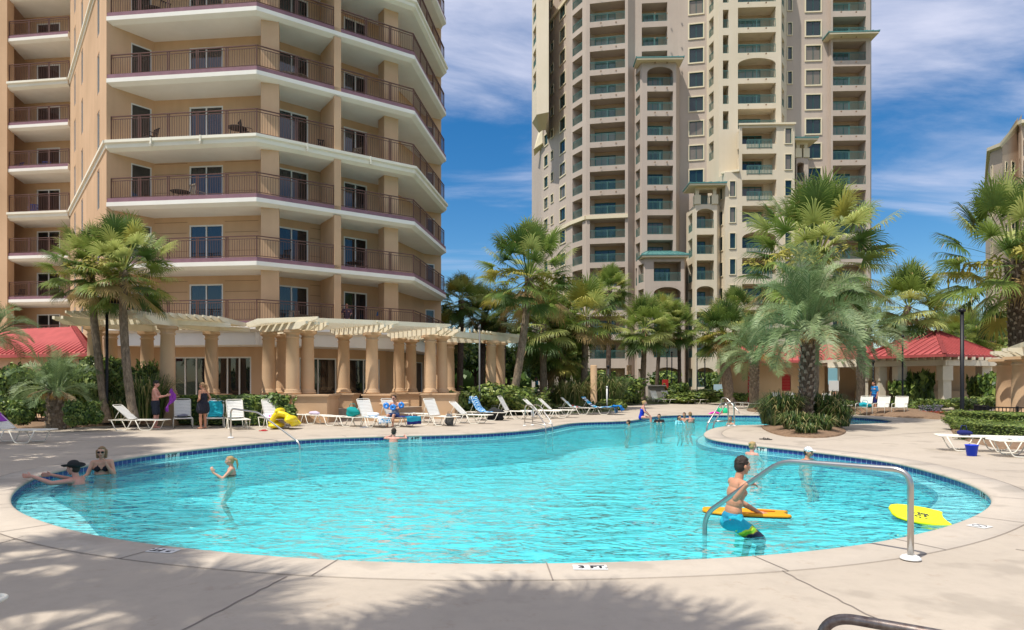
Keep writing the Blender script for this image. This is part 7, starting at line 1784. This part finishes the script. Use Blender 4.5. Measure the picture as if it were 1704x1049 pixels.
# boy with the orange board, close
BD = 8.15
bp_ = P(1220, BD)
boy = person('boy in blue and lime board shorts behind the near handrail', Vector((bp_.x, bp_.y, -.80)), R(-78), dict(hip=(0,-.02,.90), neck=(.0,.08,1.44), chest=(.10,1,0), hl=(-.10,0,.86), hr=(.10,0,.86), kl=(-.16,.36,.70), kr=(.13,.34,.62), al=(-.14,.22,.25), ar=(.13,.25,.20), er=(.33,-.16,1.24), wr=(.49,-.10,1.44), hdr=(.1,1,.15), pr=(-.2,.1,-1), curlr=1.0, el=(-.26,.26,1.08), wl=(-.22,.52,.93), hdl=(.1,1,-.1), pl=(0,0,-1), curll=.25, look=(-.10,1,-.02), head=(.0,.135,1.605)), 3, 1.62, ('short', M_hb), (), vox=.0062)
def short_mat():
    m = mat('board_short_cloth', (.02,.42,.55), .8); nt = m.node_tree; N = nt.nodes; L = nt.links; b = N['Principled BSDF']; tc = N['Texture Coordinate']; sp = N.new('ShaderNodeSeparateXYZ'); L.new(tc.outputs['Object'], sp.inputs[0])
    v = N.new('ShaderNodeTexNoise'); v.inputs['Scale'].default_value = 7; L.new(tc.outputs['Object'], v.inputs[0])
    ad = N.new('ShaderNodeMath'); ad.operation = 'MULTIPLY_ADD'; ad.inputs[1].default_value = .22; L.new(v.outputs[0], ad.inputs[0]); L.new(sp.outputs[2], ad.inputs[2])
    s2 = N.new('ShaderNodeMath'); s2.operation = 'MULTIPLY_ADD'; s2.inputs[1].default_value = -.5; L.new(sp.outputs[0], s2.inputs[0]); L.new(ad.outputs[0], s2.inputs[2])
    mr = N.new('ShaderNodeMapRange'); mr.inputs['From Min'].default_value = .55; mr.inputs['From Max'].default_value = 1.05; L.new(s2.outputs[0], mr.inputs['Value'])
    r = N.new('ShaderNodeValToRGB'); r.color_ramp.interpolation = 'CONSTANT'; e = r.color_ramp.elements; cs = [(0,(.02,.025,.05)),(.30,(.25,.27,.03)),(.34,(.22,.55,.03)),(.45,(.65,.75,.05)),(.54,(.02,.42,.55)),(.97,(.02,.25,.4))]
    while len(e) < len(cs): e.new(.5)
    for q, (p, c) in zip(e, cs): q.position = p; q.color = (*c, 1)
    L.new(mr.outputs[0], r.inputs[0]); L.new(r.outputs[0], b.inputs['Base Color']); n = N.new('ShaderNodeTexNoise'); n.inputs['Scale'].default_value = 18; L.new(tc.outputs['Object'], n.inputs[0]); bp = N.new('ShaderNodeBump'); bp.inputs['Distance'].default_value = .02; L.new(n.outputs[0], bp.inputs['Height']); L.new(bp.outputs[0], b.inputs['Normal']); return m
mb = MB(); k = 1.62/1.75; Mb = Matrix.Rotation(R(-78),3,'Z'); bc = boy.location
Wb = lambda p: bc+Mb @ (Vector(p)*k)
mb.ell(Wb((0,-.01,.94)), Vector((.172,.128,.10))*k, Mb, 18, 10); mb.ell(Wb((0,-.03,.86)), Vector((.18,.135,.11))*k, Mb, 18, 10)
for a, b in (((-.10,0,.86),(-.16,.36,.70)), ((.10,0,.86),(.13,.34,.62))): a, b = Vector(a), Vector(b); capsule(mb, Wb(a), Wb(a.lerp(b,.5)), .108*k, .100*k, 16); capsule(mb, Wb(a.lerp(b,.5)), Wb(a.lerp(b,.9)), .100*k, .086*k, 16)
o = mb.build('shorts', short_mat(), boy); fuse(o, .008, 4)
def board(name, label, outline, c, rz, tilt, th, mtop, mbot, roll=0):
    t = thing(name, label, 'bodyboard', c); Mx = Matrix.Rotation(rz,3,'Z') @ Matrix.Rotation(tilt,3,'Y') @ Matrix.Rotation(roll,3,'X'); mb = MB(); c = Vector(c); n = len(outline)
    rings_ = []
    for s, z in ((.90,-th/2),(1,-th*.15),(1,th*.2),(.95,th/2)):
        rings_.append([len(mb.v)+i for i in range(n)])
        for x, y in outline: mb.v.append(c+Mx @ Vector((x*(1-(1-s)*.35), y*s, z+.05*max(0, x-.3)**2*2)))
    for q, (r0, r1) in enumerate(zip(rings_, rings_[1:])):
        for i in range(n): mb.f.append((r0[i], r0[(i+1)%n], r1[(i+1)%n], r1[i])); mb.m.append(0 if q else 1); mb.sm.append(True)
    mb.f.append(tuple(rings_[-1])); mb.m.append(0); mb.sm.append(False); mb.f.append(tuple(reversed(rings_[0]))); mb.m.append(1); mb.sm.append(False)
    mb.build('deck', [mtop, mbot], t); return t, Mx
ol = [(-.52,-.20),(-.47,-.23),(-.2,-.275),(.1,-.285),(.35,-.255),(.5,-.19),(.56,-.10),(.56,.10),(.5,.19),(.35,.255),(.1,.285),(-.2,.275),(-.47,.23),(-.52,.20),(-.47,.1),(-.45,0),(-.47,-.1)]
M_or = mat('orange_foam', (.85,.36,.01), .5, var=.08); M_yl = mat('yellow_foam', (.78,.80,.01), .45, var=.06); M_blf = mat('black_foam', (.02,.02,.02), .5)
bt, bM = board('bodyboard', 'orange bodyboard with a black underside floating beside the boy', ol, Vector((*P(1243,8.66), .015)), R(180-16), R(0), .055, M_or, M_blf, R(3))
mb = MB(); c0_ = bt.location
mb.tube([c0_+bM @ Vector((x,y,.032)) for x, y in ((-.05,-.03),(-.2,-.06),(-.34,-.02),(-.2,.05),(-.05,.06))], .008, 6, closed=True); mb.build('deck_contour', mat('orange_dark', (.5,.14,.01), .6), bt)
yt, yM = board('bodyboard', 'yellow bodyboard with a black emblem drifting near the right end of the pool', [(x*.64, y*.95) for x, y in ol], A(1530,858,8.95), R(166), R(-7), .05, M_yl, M_blf, R(-15))
# emblem: paw-like splash mark with a line of strokes
mb = MB(); c1_ = yt.location
em = [(.02,.05,.030,.020),(-.05,.06,.022,.030),(.07,.09,.02,.026),(.0,-.03,.026,.018),(-.09,.0,.022,.03),(.08,.0,.03,.018),(.03,.12,.018,.024),(-.04,.13,.026,.012),(.12,-.05,.03,.014)]
for x, y, a, b in em:
    base = [c1_+yM @ Vector((x+a*math.cos(q*.63)*(1+.3*math.sin(q*2.1)), y+b*math.sin(q*.63), .0262)) for q in range(10)]; mb.poly(base)
mb.build('emblem', M_ink, yt)
text_obj('lettering', 'bz', .11, M_ink, yt, yM @ Vector((-.02,.0,.0264)), yM.to_euler(), .0004, .004)
mb = MB(); pth = [c1_+yM @ Vector((.5-.06*i, -.25-.02*i, -.04))+Vector((0,-.02*i,-.02-.006*i)) for i in range(6)]; mb.tube([Vector((p.x+.02*math.sin(i*3), p.y, max(p.z, WZ+.01))) for i, p in enumerate(pth)], .006, 5); mb.build('leash', M_ink, yt)
# left couple
inwater('man in a black brimmed hat leaning on the pool edge with an outstretched arm', 134, 806, 78, dict(neck=(0,.10,1.42), chest=(-.3,1,0), el=(-.42,.18,1.36), wl=(-.58,.42,1.50), hdl=(-.5,.8,.1), er=(.22,.20,1.30), wr=(-.12,.50,1.46), hdr=(-.6,.7,.1), look=(-.25,1,-.1), **sq), 1.29, 2, 1.78, hat='brim', fat=1.2, wear=(('board_shorts', M_shorts),), vox=.009)
inwater('woman in sunglasses and a black bikini top sitting in the left of the pool', 170, 789, 205, dict(el=(-.24,.12,1.12), wl=(-.10,.20,1.38), hdl=(.3,-.2,1), er=(.27,.08,1.15), wr=(.32,.34,1.14), hdr=(.2,1,0), look=(.1,1,-.05), **sq), 1.16, 0, 1.68, hair=('bob', M_hl), woman=True, glasses=True, wear=(('bikini', M_blkc),), vox=.009)
inwater('girl with a ponytail splashing with one raised hand in the pool', 385, 793, 112, dict(el=(-.25,.20,1.20), wl=(-.20,.42,1.36), hdl=(0,.3,1), er=(.26,.05,1.2), wr=(.28,.25,1.12), hdr=(0,1,-.2), look=(0,1,-.15), **sq), 1.22, 0, 1.35, hair=('pony', M_hblond), woman=True, wear=(('bikini', M_blkc),), vox=.009)
inwater('boy seen from behind resting his arms on the far pool edge', 655, 735.5, -8, dict(el=(-.38,.20,1.40), wl=(-.28,.46,1.46), hdl=(.5,.8,0), er=(.38,.20,1.40), wr=(.28,.46,1.46), hdr=(-.5,.8,0), look=(.1,1,.1), **sq), 1.30, 2, 1.62)
inwater('woman with tied blond hair, shoulder deep beside the peninsula edge', 1251, 757, -62, dict(el=(-.3,.1,1.2), er=(.3,.1,1.2), look=(.1,1,.15), **sq), 1.40, 2, 1.68, hair=('bun', M_hblond), woman=True, vox=.009)
inwater('swimmer in a white cap with only the head above water by the pool edge', 1343, 765, -150, dict(look=(-.2,1,0), el=(-.35,.2,1.3), wl=(-.6,.35,1.36), hdl=(-1,.3,0), **sq), 1.44, 3, 1.7, hat='whitecap', vox=.009)
# woman sitting on the far edge in a royal blue swimsuit
pe = G(1072, 697.5); person('woman in a royal blue swimsuit sitting on the far pool edge', pe+Vector((-.1,.25,-.78)), R(-105), dict(hip=(0,0,.87), neck=(0,.12,1.40), hl=(-.10,.05,.86), hr=(.10,.05,.86), kl=(-.13,.46,.84), kr=(.12,.46,.84), al=(-.13,.48,.42), ar=(.14,.5,.42), el=(-.24,.2,1.13), wl=(-.16,.42,.95), er=(.24,.2,1.13), wr=(.16,.42,.95), look=(0,1,-.25)), 2, 1.72, ('bun', M_hblond), (('swimsuit', M_royal),), woman=True)
for (lb, px, py, yaw, wl, sk_, h_, hr, kw) in (('dark haired child with the head just above water near the far edge', 1047, 707.5, 60, 1.50, 3, 1.5, ('short', M_hb), {}),
 ('dark haired swimmer in a black rash shirt beside the woman in blue', 1097, 703, 160, 1.33, 3, 1.6, ('short', M_hb), dict(wear=(('shirt', M_blkc),))),
 ('left swimmer of the close far group, wearing a turquoise top', 1130, 706, 200, 1.28, 1, 1.5, ('pony', M_hb), dict(woman=True, wear=(('shirt', cloth('aqua_top', (.2,.55,.6))),))),
 ('dark haired swimmer in the middle of the close group', 1139, 701, 150, 1.30, 3, 1.6, ('short', M_hb), {}), ('right swimmer of the close group with a bare back', 1149, 704, 20, 1.22, 2, 1.65, ('short', M_hl), {}),
 ('swimmer half hidden behind the peninsula ladder', 1216, 706.5, 120, 1.38, 3, 1.6, ('short', M_hl), {}), ('child beside the green float and pink noodle at the far side', 1201, 692.5, 180, 1.34, 3, 1.3, ('short', M_hl), {}),
 ('dark head of a swimmer behind the peninsula bed', 1402, 705, 90, 1.56, 1, 1.7, ('short', M_hb), {})):
    inwater(lb, px, py, yaw, dict(el=(-.3,.15,1.2), er=(.3,.15,1.2), **sq), wl, sk_, h_, hair=hr, **kw)
c = G(1205, 692, WZ); t = thing('swim_float', 'round green inflatable float beside the pink noodle', 'float', c); mb = MB(); mb.ell(c+Vector((0,0,.2)), (.28,.25,.27)); mb.ell(c+Vector((-.3,.1,.32)), (.14,.12,.14)); o = mb.build('body', mat('green_vinyl', (.02,.5,.22), .3), t); fuse(o, .02); mb = MB(); mb.lathe([(.015,.44),(.015,.5)], c, 8); mb.build('valve', M_flange, t)
c = G(1190, 694, WZ); t = thing('pool_noodle', 'magenta pool noodle floating left of the green float', 'float', c); mb = MB(); mb.tube(round_path([c+Vector((-.45,0,.02)), c+Vector((-.15,.1,.25)), c+Vector((.2,0,.22)), c+Vector((.5,.1,.0))], .2, 6), .055, 10); mb.build('foam', mat('magenta_foam', (.7,.03,.42), .6), t)
# right side people
p = P(1455, 37.5); person('man in a blue shirt standing behind the white armchairs', Vector((p.x, p.y, .02)), R(100), dict(look=(0,1,-.2)), 3, 1.78, ('short', M_hb), (('shirt', M_bluesh), ('board_shorts', M_navy)), hat=None)
p = G(1372, 686); pp = Vector((p.x, p.y, -.40)); seat_ = dict(hip=(0,0,.87), neck=(0,.02,1.40), hl=(-.10,.05,.86), hr=(.10,.05,.86), kl=(-.13,.46,.88), kr=(.13,.46,.88), al=(-.12,.50,.5), ar=(.14,.5,.5), el=(-.26,.05,1.15), wl=(-.16,.30,1.05), er=(.26,.05,1.15), wr=(.16,.30,1.05))
put_lounger('c29', 1368, 684.5, -75, 60, 'raised lounger behind the island carrying the woman in pink')
p0, hd, _ = LG['c29']; sx2 = p0+Matrix.Rotation(hd,3,'Z') @ Vector((.95,0,0)); person('woman in a pink patterned top sitting behind the island on the right', sx2+Vector((0,0,-.40)), hd-R(90), dict(seat_, look=(0,1,-.1)), 3, 1.7, ('bun', M_hb), (('swimsuit', spots('pink_floral', (.7,.35,.5), (.55,.3,.7), 20)),), woman=True, fat=1.15)
p = G(1389, 691.6); person('person in a flowery swimsuit sitting on the far pool edge behind the island shrubs', Vector((p.x, p.y+.25, -.78)), R(175), dict(seat_, al=(-.12,.5,.45), ar=(.12,.5,.45), look=(.3,1,-.3)), 2, 1.65, ('bun', M_hb), (('swimsuit', spots('dark_floral', (.6,.2,.3), (.2,.25,.5), 18)),), woman=True, fat=1.15)
p = P(893, 49); person('man in a turquoise shirt walking in the shade behind the straight pale trunks', Vector((p.x, p.y, .35)), R(95), dict(kl=(-.11,.12,.5), al=(-.11,.18,.12), kr=(.11,-.02,.48), ar=(.11,-.2,.12)), 3, 1.78, ('short', M_hb), (('shirt', cloth('aqua_shirt', (.03,.3,.5))), ('board_shorts', M_navy)), hat='cap')
p = P(1160, 41); 
# people on the lowest balcony
for (px, dd, lb, sh_) in ((635, 1.0, 'person in a blue shirt standing at the lowest balcony rail', M_bluesh), (577, 1.1, 'person in a dark shirt seated at the left part of the lowest right balcony', cloth('dusk_shirt', (.12,.08,.12)))):
    a, b = W2+fn*dd, W3+fn*dd; u = (b-a).normalized(); q = a+u*onl(px, a, b); person(lb, Vector((q.x, q.y, FLR[0]-.06)), R(190), dict(hip=(0,0,.72), neck=(0,.02,1.25), hl=(-.1,.02,.7), hr=(.1,.02,.7), kl=(-.13,.35,.45), kr=(.13,.35,.45), al=(-.12,.2,.09), ar=(.12,.2,.09), el=(-.26,.05,1.0), wl=(-.2,.25,.95), er=(.26,.05,1.0), wr=(.2,.25,.95)), 2, 1.75, ('short', M_hl), (('shirt', sh_),))
